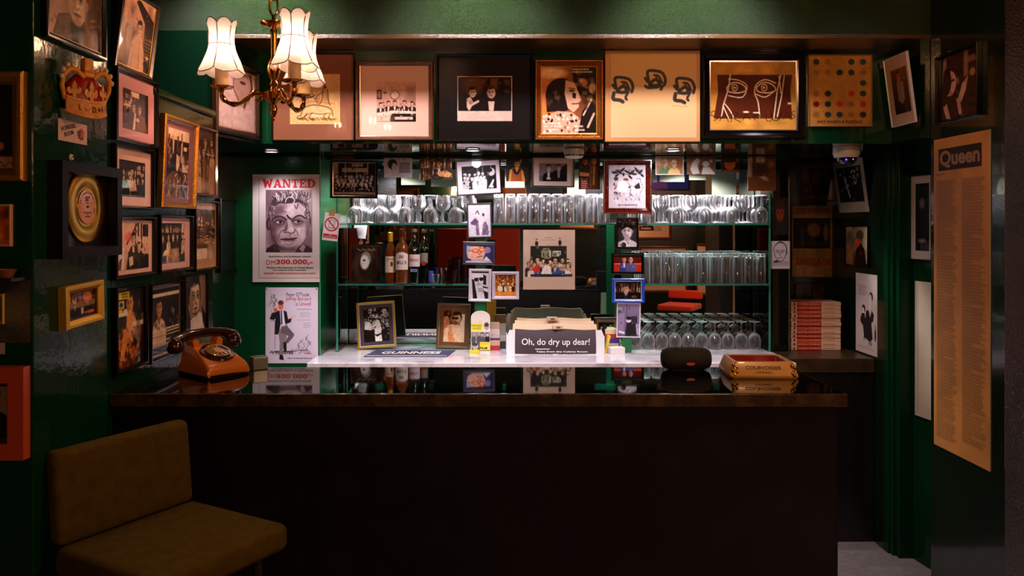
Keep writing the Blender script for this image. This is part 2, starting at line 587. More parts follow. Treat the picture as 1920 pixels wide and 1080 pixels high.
    def picwall(s, y0, y1, n, cols, seed=5, x0=0, x1=1):
        q = random.Random(seed)
        for i in range(n):
            w, h = q.uniform(0.05, 0.13), q.uniform(0.06, 0.13)
            x, y = q.uniform(x0, x1 - w), q.uniform(y0, y1 - h)
            s.rect(x, y, x + w, y + h, q.choice(cols))
            s.ell(x + w / 2, y + h * 0.5, w * 0.28, h * 0.3, 0.2, 0.7)
        return s
    def busy(s, n, cols, seed, x0=0, y0=0, x1=1, y1=1, size=0.03, a=0.6):
        q = random.Random(seed)
        for i in range(n):
            x, y = q.uniform(x0, x1), q.uniform(y0, y1)
            k = q.random()
            if k < 0.4:
                s.ell(x, y, size * q.uniform(.3, 1) / s.w, size * q.uniform(.3, 1), q.choice(cols), a, rot=q.random() * 3, soft=0.3)
            elif k < 0.75:
                s.line([(x, y), (x + size * q.uniform(-.8, .8), y + size * q.uniform(.5, 2.2))], size * q.uniform(.12, .4), q.choice(cols), a)
            else:
                s.rect(x, y, x + size * q.uniform(.4, 1.4) / s.w, y + size * q.uniform(.3, 1.2), q.choice(cols), a)
        return s
    def bottles(s, y0, y1, n, cols, seed=6, x0=0, x1=1):
        q = random.Random(seed)
        for i in range(n):
            x = x0 + (x1 - x0) * (i + q.random()) / n
            w = (x1 - x0) / n * q.uniform(0.3, 0.75)
            h = (y1 - y0) * q.uniform(0.55, 1.0)
            c = q.choice(cols)
            s.rect(x, y1 - h * 0.62, x + w, y1, c)
            s.rect(x + w * 0.32, y1 - h, x + w * 0.68, y1 - h * 0.55, c)
            s.rect(x + w * 0.1, y1 - h * 0.42, x + w * 0.9, y1 - h * 0.2, q.choice(cols), 0.8)
        return s

PRINT = M('print_behind_glass', rough=0.5, coat=0.55, spec=0.08, attr=True)
PRINT_MATT = M('print_on_paper', rough=0.55, spec=0.3, attr=True)
PAPER = M('paper_white', '#e4dcd6', 0.7, spec=0.3)
PAPER_BACK = M('paper_back', '#b9c0a4', 0.7, spec=0.3)

def painted_grid(w, h, paint, dens, y=0.0, grain=True):
    c = Cv(w, h, dens)
    paint(c)
    if grain:
        c.noise(0.05, 34, 5)
        c.noise(0.05, 11, 6)
    nx, ny = c.nx, c.ny
    X = (c.U - 0.5) * w
    Z = (0.5 - c.V) * h
    vs = np.stack([X, np.full_like(X, y), Z], -1).reshape(-1, 3)
    i = np.arange(nx * ny).reshape(ny, nx)
    q = np.stack([i[:-1, :-1], i[1:, :-1], i[1:, 1:], i[:-1, 1:]], -1).reshape(-1, 4)
    A = np.clip(c.A, 0, 1).reshape(-1, 3)
    L = np.where(A <= 0.04045, A / 12.92, ((A + 0.055) / 1.055) ** 2.4)
    return vs, q, L

def print_mesh(name, w, h, paint, dens=420, mat=None, thick=0.0, back=None, bend=None):
    """a painted sheet; with thick > 0 it also gets edges and a back"""
    vs, q, L = painted_grid(w, h, paint, dens, grain=(mat is None or mat is PRINT))
    n0 = len(vs)
    V, Q = vs.tolist(), q.tolist()
    nf = len(Q)
    if thick:
        x, z = w / 2, h / 2
        b = [(-x, 0, -z), (x, 0, -z), (x, 0, z), (-x, 0, z), (-x, thick, -z), (x, thick, -z), (x, thick, z), (-x, thick, z)]
        V += b
        for f in [(0, 1, 5, 4), (1, 2, 6, 5), (2, 3, 7, 6), (3, 0, 4, 7), (5, 6, 7, 4)]:
            Q.append([n0 + k for k in f])
    if bend:
        V = [bend(v) for v in V]
    me = bpy.data.meshes.new(name)
    me.from_pydata(V, [], Q)
    a = me.color_attributes.new('Col', 'FLOAT_COLOR', 'POINT')
    buf = np.ones((len(V), 4), dtype=np.float32)
    buf[:n0, :3] = L
    a.data.foreach_set('color', buf.ravel())
    me.materials.append(mat or PRINT)
    if thick:
        me.materials.append(back or PAPER)
        me.polygons.foreach_set('material_index', [0] * nf + [1] * (len(Q) - nf))
    me.polygons.foreach_set('use_smooth', [True] * nf + [False] * (len(Q) - nf))
    return me

def link_mesh(name, me, parent=None, loc=(0, 0, 0)):
    o = bpy.data.objects.new(name, me)
    COL.objects.link(o)
    o.parent = parent
    o.location = loc
    return o

# ================================================================ THE SETTING
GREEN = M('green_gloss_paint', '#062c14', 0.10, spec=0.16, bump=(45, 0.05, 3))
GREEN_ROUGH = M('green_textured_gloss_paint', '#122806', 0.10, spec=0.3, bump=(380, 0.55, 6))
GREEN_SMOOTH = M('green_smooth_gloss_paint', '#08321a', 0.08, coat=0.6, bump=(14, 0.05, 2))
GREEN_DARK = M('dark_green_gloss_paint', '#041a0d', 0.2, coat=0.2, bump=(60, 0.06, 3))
BROWN_RAIL = M('brown_gloss_moulding', '#4a3416', 0.22, coat=0.6, bump=(200, 0.3, 5))
BLACK_WOOD = M('black_stained_wood', '#0c0806', 0.35, bump=(60, 0.1), coat=0.2)
FLOOR_M = M('grey_lino', '#77716f', 0.6, var=(30, '#8b8483', 0.35, 0.7), bump=(80, 0.1))
ROOM_M = M('room_dark_green', '#061a0d', 0.3, bump=(90, 0.2))
CEIL_M = M('ceiling_dark_green', '#082410', 0.3, bump=(90, 0.3))

struct('floor', MB().box(-2.6, 3.2, -2.1, 4.5, -0.1, 0), FLOOR_M)
struct('ceiling', MB().box(-2.6, 3.2, -2.1, 4.5, 2.7, 2.8), CEIL_M)
struct('wall_behind', MB().box(-2.6, 3.2, -2.15, -2.0, 0, 2.7), ROOM_M)
struct('wall_left_room', MB().box(-2.6, -2.4, -2.0, 1.718, 0, 2.7), ROOM_M)
struct('wall_right_room', MB().box(2.6, 3.2, -2.0, 2.2, 0, 2.7), ROOM_M)
struct('wall_left_near', MB().rbox(-2.6, -1.0, 1.718, 2.045, 0, 2.7, 0.004), GREEN)
struct('wall_left', MB().box(-2.6, -1.043, 2.045, 2.39, 0, 2.7).box(-2.6, -1.043, 2.39, 2.92, 0, 1.9), GREEN)
struct('wall_left_upper', MB().box(-2.6, -1.48, 2.39, 3.3, 1.9, 2.7).box(-2.6, -1.48, 3.3, 4.286, 1.848, 2.7), GREEN)
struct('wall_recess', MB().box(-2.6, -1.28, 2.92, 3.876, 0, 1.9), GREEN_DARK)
struct('wall_back_poster', MB().rbox(-2.6, -0.866, 3.876, 4.286, 0, Z_SOF, 0.003), M('green_poster_wall_paint', '#074422', 0.22, coat=0.2, bump=(60, 0.1, 3)))
struct('wall_back', MB().box(-2.6, 3.2, 4.286, 4.5, 0, 2.7), GREEN_DARK)
struct('wall_soffit', MB().box(-1.48, 1.66, D_SOF, 4.286, Z_SOF, 2.239), GREEN_SMOOTH)
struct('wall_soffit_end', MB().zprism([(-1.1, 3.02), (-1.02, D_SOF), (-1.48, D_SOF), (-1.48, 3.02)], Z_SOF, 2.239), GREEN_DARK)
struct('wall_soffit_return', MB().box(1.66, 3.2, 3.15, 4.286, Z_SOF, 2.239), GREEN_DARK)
bulk = MB().box(-2.6, 3.2, 3.153, 4.286, 2.255, 2.7)
struct('wall_bulkhead', bulk, GREEN_ROUGH)
struct('trim_bulkhead', MB().rbox(-1.48, 2.6, 3.15, D_SOF + 0.2, 2.239, 2.256, 0.002), BROWN_RAIL)
struct('trim_rail_left', MB().rbox(-1.06, -1.03, 2.40, 2.92, 1.895, 1.92, 0.006), GREEN)
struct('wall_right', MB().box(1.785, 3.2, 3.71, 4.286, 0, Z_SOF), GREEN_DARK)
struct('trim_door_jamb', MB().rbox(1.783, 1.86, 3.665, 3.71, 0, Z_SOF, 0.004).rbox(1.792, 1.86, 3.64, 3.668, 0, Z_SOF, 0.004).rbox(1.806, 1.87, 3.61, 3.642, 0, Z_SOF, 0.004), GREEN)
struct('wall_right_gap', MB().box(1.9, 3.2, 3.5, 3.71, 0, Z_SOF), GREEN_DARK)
struct('wall_right_passage', MB().zprism([(1.863, 3.667), (1.893, 3.44), (3.2, 3.44), (3.2, 3.667)], 0, Z_SOF), GREEN)
struct('wall_right_poster', MB().rbox(1.70, 3.2, 2.66, 3.149, 0, 2.7, 0.004), M('blackish_green_panel_paint', '#101a0e', 0.18, coat=0.5, bump=(9, 0.06, 2)))
struct('wall_right_near', MB().rbox(1.64, 3.2, 2.2, 2.60, 0, 2.7, 0.01), M('brown_textured_gloss_paint', '#2a1c0c', 0.16, coat=0.7, bump=(130, 0.8, 5)))
struct('wall_right_link', MB().box(1.8, 3.2, 2.60, 2.66, 0, 2.7), GREEN_DARK)
struct('wall_pier', MB().rbox(1.368, 1.448, 4.0, 4.286, 0.873, Z_SOF, 0.003), M('black_gloss_paint', '#060807', 0.12, coat=0.5))
struct('trim_pier_edge', MB().rbox(1.449, 1.455, 3.996, 4.004, 0.875, Z_SOF - 0.1, 0.001), M('bright_metal_edge', '#b9aea6', 0.25, metal=1.0))
struct('wall_edge_highlight', MB().rbox(-0.868, -0.862, 3.87, 3.877, 0.873, Z_SOF, 0.001), M('pale_green_highlight', '#3f8f68', 0.15, coat=0.5))  # pale strip painted as the bright highlight along the wall corner

# ---------------------------------------------------------------- bar
BAR_TOP = M('black_polished_bar_top', '#050404', 0.03, coat=0.0, spec=0.9)
BAR_EDGE = M('worn_brown_bar_edge', '#2a1d0c', 0.25, coat=0.4, var=(26, '#4a3513', 0.45, 0.7), bump=(70, 0.15))
BAR_FRONT = M('dark_brown_bar_front', '#070302', 0.3, coat=0.12, spec=0.3, var=(9, '#120903', 0.5, 0.75), bump=(26, 0.12, 5))
bar = empty('bar_counter', (0, 2.34, 0), label='long black-topped bar counter with a dark brown front panel', cat='bar')
def rel(o, root):
    o.parent = root
    o.matrix_parent_inverse = root.matrix_world.inverted()
    return o
bpy.context.view_layer.update()
def part(mb, name, mat, root, **k):
    o = mb.build(name, mat, **k)
    return rel(o, root)
bpy.context.view_layer.update()
part(MB().rbox(-1.041, 0.931, 2.146, 2.55, 1.02, 1.051, 0.003), 'bar_top', BAR_TOP, bar)
part(MB().rbox(-1.041, 0.934, 2.14, 2.147, 1.016, 1.0505, 0.002), 'edge_trim', BAR_EDGE, bar)
part(MB().rbox(-1.041, 0.916, 2.158, 2.175, 0.0, 1.019, 0.004), 'front_panel', BAR_FRONT, bar)
part(MB().rbox(-1.041, 0.914, 2.175, 2.52, 0.0, 1.019, 0.004), 'carcass', BLACK_WOOD, bar)

# ---------------------------------------------------------------- back counter
MARBLE = M('white_marble', '#d9d3d8', 0.12, coat=0.2, var=(11, '#8f8a96', 0.52, 0.78))
bc = empty('back_counter', (0.2, 3.95, 0), label='white marble topped back counter below the mirror', cat='counter')
bpy.context.view_layer.update()
part(MB().rbox(-0.88, 1.366, 3.67, 4.274, 0.846, 0.872, 0.003), 'marble_top', MARBLE, bc)
part(MB().rbox(-0.88, 1.368, 3.672, 3.70, 0.812, 0.846, 0.002), 'front_edge', M('counter_edge_wood', '#5a3b1e', 0.35), bc)
part(MB().rbox(-0.86, 1.36, 3.74, 3.874, 0, 0.812, 0.003).box(-0.86, 1.36, 3.876, 4.27, 0.2, 0.84), 'cabinet_base', BLACK_WOOD, bc)
nk = empty('nook_shelf', (1.58, 4.0, 0), label='dark brown shelf with a cupboard base under the stacked books', cat='shelf')
bpy.context.view_layer.update()
part(MB().rbox(1.369, 1.783, 3.79, 4.284, 0.805, 0.873, 0.004), 'shelf_board', M('dark_brown_shelf_wood', '#3a2a17', 0.35, bump=(50, 0.1), var=(20, '#2a1c0e', 0.4, 0.7)), nk)
part(MB().rbox(1.40, 1.782, 3.80, 4.28, 0.0, 0.804, 0.003), 'cupboard', BLACK_WOOD, nk)

# ---------------------------------------------------------------- mirror and glass shelving
MIRROR = M('mirror_silver', '#d8dcd8', 0.0, metal=1.0)
tag(MB().rbox(-0.864, 1.366, 4.277, 4.285, 0.873, Z_SOF - 0.001, 0.002).build('bar_mirror', MIRROR), 'wide wall mirror behind the glass shelves of the back bar', 'mirror')
GREEN_GLASS = glass_mat('green_edge_glass', (0.72, 0.9, 0.82), 1.5)
SHELF_EDGE = M('green_glass_edge', '#2a7a64', 0.12, coat=0.6)
SH1, SH2 = 1.515, 1.2145
SY0, SY1 = 3.97, 4.262
def glass_shelf(x0, x1, zt, label):
    root = empty('glass_shelf', ((x0 + x1) / 2, SY1, zt - 0.006), label=label, cat='shelf')
    bpy.context.view_layer.update()
    part(MB().box(x0, x1, SY0 + 0.003, SY1, zt - 0.010, zt), 'pane', GREEN_GLASS, root)
    part(MB().rbox(x0, x1, SY0, SY0 + 0.003, zt - 0.010, zt, 0.001), 'front_edge', SHELF_EDGE, root)
glass_shelf(-0.80, 1.345, SH1, 'upper glass shelf running the full width of the mirror')
glass_shelf(-0.80, -0.118, SH2, 'short lower glass shelf carrying the liquor bottles')
glass_shelf(0.728, 1.345, SH2, 'short lower glass shelf carrying rows of straight tumblers')
for x, zt, lb in ((-0.806, 1.49, 'clear glass end panel beside the no phones notice'), (1.352, 1.66, 'clear green glass end panel beside the black pier')):
    root = empty('shelf_end_panel', (x, 4.1, 0.873), label=lb, cat='glass panel')
    bpy.context.view_layer.update()
    part(MB().box(x - 0.004, x + 0.004, 3.993, SY1, 0.874, zt), 'pane', GREEN_GLASS, root)
    part(MB().rbox(x - 0.005, x + 0.005, 3.988, 3.993, 0.874, zt, 0.001), 'front_edge', SHELF_EDGE, root)
POST_M = M('green_painted_post', '#13623a', 0.3)
for x0, x1, zt, lb in ((-0.115, -0.065, 1.504, 'green upright post behind the sunglasses portrait'), (0.615, 0.66, 1.504, 'green upright post behind the blue framed photo')):
    tag(MB().rbox(x0, x1, 3.971, 3.996, 0.873, zt, 0.002).build('shelf_post', POST_M), lb, 'post')

# ---------------------------------------------------------------- soffit fittings
RING = M('white_enamel', '#d8d2cc', 0.3, coat=0.3)
for k, (x, y) in enumerate(DOWNLIGHTS):
    root = empty('recessed_downlight', (x, y, Z_SOF), label=['lit round downlight above the Wanted poster', 'round downlight above the crowd photo in the mirror bay', 'round downlight above the photo of two women'][k], cat='light')
    MB().lathe([(0.030, -0.0005), (0.034, -0.006), (0.027, -0.008), (0.025, -0.002)], 24).build('trim_ring', RING, root)
    MB().lathe([(0.0001, -0.0035), (0.0255, -0.0035)], 24).build('bulb_face', M('lit_bulb_face', '#ffffff', emit=('#fff4ff', 6.0)), root)
r = empty('smoke_detector', (0.337, 3.58, Z_SOF), label='round white smoke detector under the soffit', cat='smoke detector')
MB().lathe([(0.044, -0.001), (0.046, -0.022), (0.044, -0.026)], 28).build('base', RING, r)
MB().lathe([(0.043, -0.026), (0.043, -0.036), (0.034, -0.044), (0.001, -0.046)], 28).build('cover', RING, r)
sl = MB()
for k in range(8):
    a = math.pi * (1.02 + 0.96 * (k + .5) / 8)
    a0 = a - 0.14
    a1 = a + 0.14
    sl.add([(0.0438 * math.cos(a0), 0.0438 * math.sin(a0), -0.029), (0.0438 * math.cos(a1), 0.0438 * math.sin(a1), -0.029), (0.0432 * math.cos(a1), 0.0432 * math.sin(a1), -0.036), (0.0432 * math.cos(a0), 0.0432 * math.sin(a0), -0.036)], [(0, 1, 2, 3)])
sl.build('vent_slats', M('black_plastic', '#0a0a0b', 0.35), r)
c = px(1587, 270, 3.5)
r = empty('dome_camera', (c.x, 3.5, Z_SOF), label='white security dome camera with a dark glass bubble', cat='camera')
MB().lathe([(0.055, -0.0005), (0.057, -0.03), (0.050, -0.048), (0.047, -0.05)], 28).build('housing', RING, r)
MB().lathe([(0.045, -0.05)] + [(0.042 * math.cos(t * math.pi / 16), -0.05 - 0.036 * math.sin(t * math.pi / 16)) for t in range(0, 9)], 28).build('dome_glass', M('black_dome_glass', '#0a0610', 0.03, coat=1.0), r)
for dx, dz in ((-0.017, -0.06), (0.012, -0.058)):
    MB().ball((dx, -0.037, dz), 0.0035).build('indicator_light', M('violet_led', '#5030ff', emit=('#7048ff', 4.0)), r)

for k, (x, y) in enumerate(CEIL_SPOTS):
    root = empty('ceiling_spotlight', (x, y, 2.7), label='recessed spotlight in the ceiling before the bulkhead', cat='light', group='ceiling spotlights before the bulkhead')
    MB().lathe([(0.045, -0.0005), (0.052, -0.006), (0.042, -0.010), (0.038, -0.002)], 24).build('trim_ring', RING, root)
    MB().lathe([(0.0001, -0.004), (0.039, -0.004)], 24).build('bulb_face', M('lit_bulb_face', '#ffffff', emit=('#fff4ff', 6.0)), root)

for k, (x, y) in enumerate(SHELF_FILL_LAMPS):
    root = empty('shelf_fill_lamp', (x, y, Z_SOF), label='small unseen fill lamp added under the soffit straight over the glass shelves', cat='light', group='added fill lamps over the glass shelves')
    MB().lathe([(0.026, -0.0005), (0.030, -0.006), (0.024, -0.008), (0.022, -0.002)], 20).build('trim_ring', RING, root)
    MB().lathe([(0.0001, -0.0035), (0.0225, -0.0035)], 20).build('bulb_face', M('lit_bulb_face', '#ffffff', emit=('#fff4ff', 6.0)), root)

# ================================================================ PICTURES
BLACKF = M('black_lacquer_frame', '#090605', 0.14, spec=0.35)
DARKBROWN = M('dark_brown_frame', '#24130a', 0.18, coat=0.1)
GOLD = M('gold_leaf_frame', '#c08a34', 0.32, metal=0.85, bump=(120, 0.15))
GOLDPALE = M('pale_gold_frame', '#d8b24a', 0.35, metal=0.7)
COPPER = M('copper_gilt_frame', '#8f5420', 0.34, metal=0.75, bump=(150, 0.3))
WOODF = M('walnut_frame', '#5a3013', 0.28, coat=0.5, var=(60, '#3d1f0c', 0.4, 0.65))
REDBROWN = M('red_mahogany_frame', '#5c1408', 0.15, coat=0.8, var=(50, '#2c0904', 0.4, 0.7))
ORANGEWOOD = M('orange_stained_frame', '#b4451c', 0.35, coat=0.3)
WHITEF = M('white_frame', '#d9d6e0', 0.35)
LILACF = M('pale_lilac_frame', '#cdc2cc', 0.35)
GREYF = M('slate_frame', '#3a3448', 0.3, coat=0.3)
BLUEF = M('blue_frame', '#1a48c4', 0.3, coat=0.3)
SILVERGOLD = M('champagne_metal_frame', '#8d7654', 0.28, metal=0.8)
GREYWOOD = M('weathered_bronze_frame', '#6c5b42', 0.35, metal=0.4)
BRIGHTMETAL = M('silver_frame', '#c9bfb8', 0.22, metal=0.9)

def ring(mb, w, h, prof, mat):
    vs, fs = [], []
    n = len(prof)
    for t, d in prof:
        a, b = w / 2 - t, h / 2 - t
        vs += [(-a, -d, -b), (a, -d, -b), (a, -d, b), (-a, -d, b)]
    for i in range(n - 1):
        for k in range(4):
            k2 = (k + 1) % 4
            fs.append((i * 4 + k, i * 4 + k2, (i + 1) * 4 + k2, (i + 1) * 4 + k))
    return mb.add(vs, fs, mat)

def framed(label, c, w, h, rz, paint, fw=0.012, fd=0.018, fmat=None, board=None, prt=None, tilt=0.0, lean=0.0, dens=430,
           cat='framed picture', group=None, lip=None, name='framed_picture', style='bevel', off=0.0, matt=False):
    root = empty(name, c, rz, label, cat, group, tilt, lean)
    mb = MB()
    if style == 'flat':
        prof = [(0, 0.0005), (0, fd), (fw, fd), (fw, fd * 0.3)]
    elif style == 'scoop':
        prof = [(0, 0.0005), (0, fd * 0.8), (fw * 0.12, fd), (fw * 0.25, fd), (fw * 0.4, fd * 0.7), (fw * 0.7, fd * 0.5), (fw * 0.85, fd * 0.62), (fw, fd * 0.55), (fw, fd * 0.3)]
    else:
        prof = [(0, 0.0005), (0, fd * 0.85), (fw * 0.2, fd), (fw * 0.55, fd), (fw, fd * 0.62), (fw, fd * 0.3)]
    ring(mb, w, h, prof, fmat)
    mb.box(-w / 2 + 0.001, w / 2 - 0.001, -0.003, -0.0005, -h / 2 + 0.001, h / 2 - 0.001, BLACK_WOOD)
    if lip:
        ring(mb, w - 2 * fw + 0.001, h - 2 * fw + 0.001, [(0, fd * 0.3), (0, fd * 0.5), (lip[0], fd * 0.45), (lip[0], fd * 0.3)], lip[1])
    mb.build('frame', parent=root, smooth=25)
    iw, ih = w - 2 * fw, h - 2 * fw
    y = min(-0.0036, -fd * 0.34)
    if board:
        y = min(y, -0.0058)
        MB().box(-iw / 2, iw / 2, y, y + 0.0025, -ih / 2, ih / 2).build('mount_board', M('mount_' + board.lstrip('#'), board, 0.55, coat=0.5, spec=0.1), root, smooth=0)
        y -= 0.0008
    u0, v0, u1, v1 = prt or (0, 0, 1, 1)
    pw, ph = iw * (u1 - u0), ih * (v1 - v0)
    me = print_mesh('print', pw, ph, paint, dens, PRINT)
    link_mesh('print', me, root, ((-0.5 + (u0 + u1) / 2) * iw, y, (0.5 - (v0 + v1) / 2) * ih))
    return root

def sheet(name, label, c, w, h, rz, paint, tilt=0.0, lean=0.0, dens=430, cat='photo', group=None, thick=0.0008, back=None, mat=None, bend=None):
    me = print_mesh(name, w, h, paint, dens, mat or PRINT_MATT, thick, back or PAPER_BACK, bend)
    o = link_mesh(name, me)
    o.matrix_world = Matrix.Translation(Vector(c)) @ Matrix.Rotation(rz, 4, 'Z') @ Matrix.Rotation(lean, 4, 'X') @ Matrix.Rotation(tilt, 4, 'Y')
    return tag(o, label, cat, group)

def on_x(X, x1, x2, yt, yb, gap=0.0):
    """picture on a wall parallel to the depth direction; yt, yb are read at its left edge"""
    d1, d2 = X * F / (x1 - VX), X * F / (x2 - VX)
    zt, zb = EYE - (yt - VY) / F * d1, EYE - (yb - VY) / F * d1
    sgn = 1 if X < 0 else -1
    return (X + sgn * gap, (d1 + d2) / 2, (zt + zb) / 2), abs(d2 - d1), zt - zb, R(90) * sgn

def on_y(D, x1, x2, yt, yb):
    a, b = px(x1, yt, D), px(x2, yb, D)
    return ((a.x + b.x) / 2, D, (a.z + b.z) / 2), b.x - a.x, a.z - b.z, 0.0

def inner(f, p):
    return ((p[0] - f[0]) / (f[1] - f[0]), (p[2] - f[2]) / (f[3] - f[2]), (p[1] - f[0]) / (f[1] - f[0]), (p[3] - f[2]) / (f[3] - f[2]))

SEP = dict(coats=['#1c0f0a', '#2a1810', '#3a241a', '#100806', '#6a5044'], skins=['#e0bfa8', '#cfa890', '#b98f78'], hairs=['#1a0d08', '#2e1a10', '#7a6050'])
BW = dict(coats=['#131013', '#0a090a', '#2a2628', '#4a4548'], skins=['#e6dcdc', '#cfc4c4', '#b0a6a6'], hairs=['#161315', '#2a2627', '#8a8282'])
BARC = ['#d88a2a', '#f0c060', '#8a3a10', '#5a2408', '#fff0c8', '#b85a18']

# ---------------------------------------------------------------- painters
def p_elder(c):
    c.grad('#c79a8a', '#8a6252', False)
    c.noise(0.25, 5, 3)
    c.rect(0.72, 0, 1, 1, '#4a2a20', 0.85, 0.1)
    c.poly([(0.1, 1), (0.2, 0.68), (0.42, 0.6), (0.6, 0.62), (0.86, 0.72), (1, 1)], '#4a352e')
    c.poly([(0.12, 1), (0.22, 0.7), (0.35, 0.64), (0.44, 1)], '#6e4f42')
    c.poly([(0.40, 0.62), (0.66, 0.62), (0.66, 1), (0.44, 1)], '#150a08')
    c.poly([(0.70, 0.7), (0.86, 0.78), (0.92, 1), (0.68, 1)], '#8a5f52')
    c.head(0.54, 0.36, 0.36, '#d9b7a0', '#54392c', '#2a140e', look=-0.2, shade='#a57c68')
def p_coatwoman(c):
    c.grad('#c79784', '#6b4a34')
    c.noise(0.3, 6, 4)
    c.poly([(0.5, 0), (1, 0.22), (1, 1), (0.78, 1), (0.72, 0.3), (0.4, 0.05)], '#1c0d06')
    for k in range(7):
        c.rect(0.76, 0.5 + k * 0.05, 0.98, 0.515 + k * 0.05, '#c9966c', 0.6)
    c.ell(0.26, 0.33, 0.09, 0.07, '#b98a74')
    c.poly([(0.08, 0.6), (0.18, 0.4), (0.36, 0.4), (0.44, 0.7), (0.2, 0.8)], '#8a6048')
    c.poly([(0.34, 1), (0.4, 0.62), (0.5, 0.5), (0.68, 0.52), (0.78, 0.7), (0.84, 1)], '#d9b09a')
    c.line([(0.62, 0.55), (0.66, 0.98)], 0.012, '#5a3828')
    c.line([(0.47, 0.66), (0.44, 0.98)], 0.01, '#8a6450')
    c.head(0.58, 0.4, 0.105, '#e2bfa8', '#1a0c06', look=0.4)
    c.ell(0.9, 0.76, 0.05, 0.03, '#e0bfa8')
def p_kiss(c):
    c.fill('#24120c')
    c.rect(0.55, 0.05, 1, 0.62, '#170b07')
    c.rect(0.3, 0.02, 0.62, 0.16, '#e8c8b4')
    c.rect(0, 0.3, 0.28, 0.44, '#d9b6a0')
    c.picwall(0.08, 0.5, 9, ['#e0bfa8', '#7a5242'], 4, 0, 0.45)
    c.poly([(0, 1), (0.02, 0.62), (0.4, 0.55), (0.52, 1)], '#150a07')
    c.poly([(0.5, 1), (0.6, 0.55), (0.85, 0.6), (1, 1)], '#5f3f2e')
    c.poly([(0.36, 1), (0.44, 0.55), (0.5, 0.55), (0.46, 1)], '#e8c8b4')
    c.head(0.42, 0.42, 0.13, '#d8b09a', '#1a0d08', look=0.6)
    c.head(0.64, 0.45, 0.12, '#e0bca6', '#5a3a26', look=-0.6)
    c.ell(0.56, 0.72, 0.07, 0.05, '#e4c0aa')
def p_group_a(c):
    c.fill('#1d1009')
    c.picwall(0.05, 0.6, 9, ['#dcb8a4', '#c9a08a'], 12, 0.35, 1)
    c.crowd([(0.34, 4, 0.07, 0.05, 0.95), (0.5, 5, 0.075, 0.1, 1.0)], seed=9, **SEP)
    c.poly([(0, 0.7), (1, 0.62), (1, 1), (0, 1)], '#140a06')
    c.poly([(0.3, 0.55), (0.62, 0.55), (0.66, 0.82), (0.4, 0.86)], '#c9a08c')
    c.line([(0.34, 0.6), (0.42, 0.98)], 0.02, '#d8b6a2')
    c.line([(0.42, 0.6), (0.5, 0.78)], 0.01, '#3a2016')
def p_profile_print(c):
    """seated woman, seen from the side, at a bar"""
    c.fill('#2a160c')
    c.rect(0, 0, 1, 0.16, '#dcb69e')
    for k in range(4):
        c.rect(0.02 + 0.2 * k, 0.1, 0.09 + 0.2 * k, 0.4, ['#5a3a28', '#c79e84'][k % 2])
    c.rect(0.62, 0.05, 0.66, 0.2, '#24120a')
    c.rect(0.7, 0.2, 0.96, 0.34, '#1a0c06')
    c.rect(0.76, 0.24, 0.9, 0.3, '#d8b49c')
    c.ell(0.38, 0.46, 0.2, 0.14, '#1a0c07')
    c.poly([(0.42, 0.36), (0.54, 0.4), (0.58, 0.52), (0.5, 0.62), (0.42, 0.6)], '#dcb49c')
    c.poly([(0, 1), (0.05, 0.7), (0.3, 0.62), (0.52, 0.64), (0.66, 0.8), (0.7, 1)], '#6b4734')
    q = random.Random(8)
    for k in range(46):
        x, y = q.uniform(0.02, 0.98), q.uniform(0.64, 1)
        c.line([(x, y), (x + q.uniform(-.08, .08), y + q.uniform(0.03, 0.1))], 0.02, q.choice(['#e0bea6', '#24120a', '#b08a70']))
    c.rect(0.7, 0.5, 1, 0.62, '#dab8a2')
    c.ell(0.72, 0.44, 0.1, 0.06, '#c49a82', soft=0.4)
def p_nude_reflect(c):
    c.grad('#3a1f10', '#7a4a2a')
    c.crowd([(0.2, 3, 0.08, 0.0, 1.0), (0.32, 4, 0.08, 0.05, 1.0)], coats=['#2a160c', '#5a3722', '#c29a7c'], skins=['#e0bc9c', '#b88a68'], hairs=['#1a0c06', '#4a2c18'], seed=31)
    c.poly([(0.12, 0.45), (0.3, 0.4), (0.34, 1), (0.1, 1)], '#c79c7c')
    c.poly([(0.4, 0.42), (0.55, 0.42), (0.5, 1), (0.36, 1)], '#8a5c3c')
    c.rect(0.6, 0.55, 0.98, 1, '#a06c46', 0.7, 0.1)
    c.rect(0.55, 0.36, 1, 0.38, '#e0c4a4')
def p_cigar(c):
    c.grad('#e8b8a4', '#c99480')
    c.poly([(0.55, 0), (0.8, 0), (0.8, 0.55), (0.55, 0.6)], '#4a2a1c')
    for k in range(4):
        c.rect(0.58 + 0.1 * k, 0.0, 0.63 + 0.1 * k, 0.45, '#e2bda8')
    c.line([(0.62, 0.02), (0.3, 0.45)], 0.05, '#3a1c12')
    c.rect(0.8, 0.03, 0.98, 0.3, '#1c0e08')
    c.ell(0.36, 0.3, 0.13, 0.1, '#d8685a', 0.7, soft=0.3)
    c.bust(0.5, 0.34, 0.12, '#130a07', '#e6c8b4', '#dcb49c', '#170b07', look=-0.5)
    c.bust(0.68, 0.44, 0.13, '#1a0e09', None, '#e4bea6', '#d8b09a', look=-0.3, glasses=True)
    c.poly([(0.28, 1), (0.34, 0.62), (1, 0.7), (1, 1)], '#120a07')
    c.poly([(0.36, 0.74), (0.48, 0.72), (0.5, 0.9), (0.38, 0.94)], '#e2bca6')
    c.poly([(0, 0.55), (0.24, 0.52), (0.2, 1), (0, 1)], '#d9d0d6')
    c.poly([(0.06, 0.8), (0.16, 0.74), (0.12, 1), (0.02, 1)], '#6a3a26')
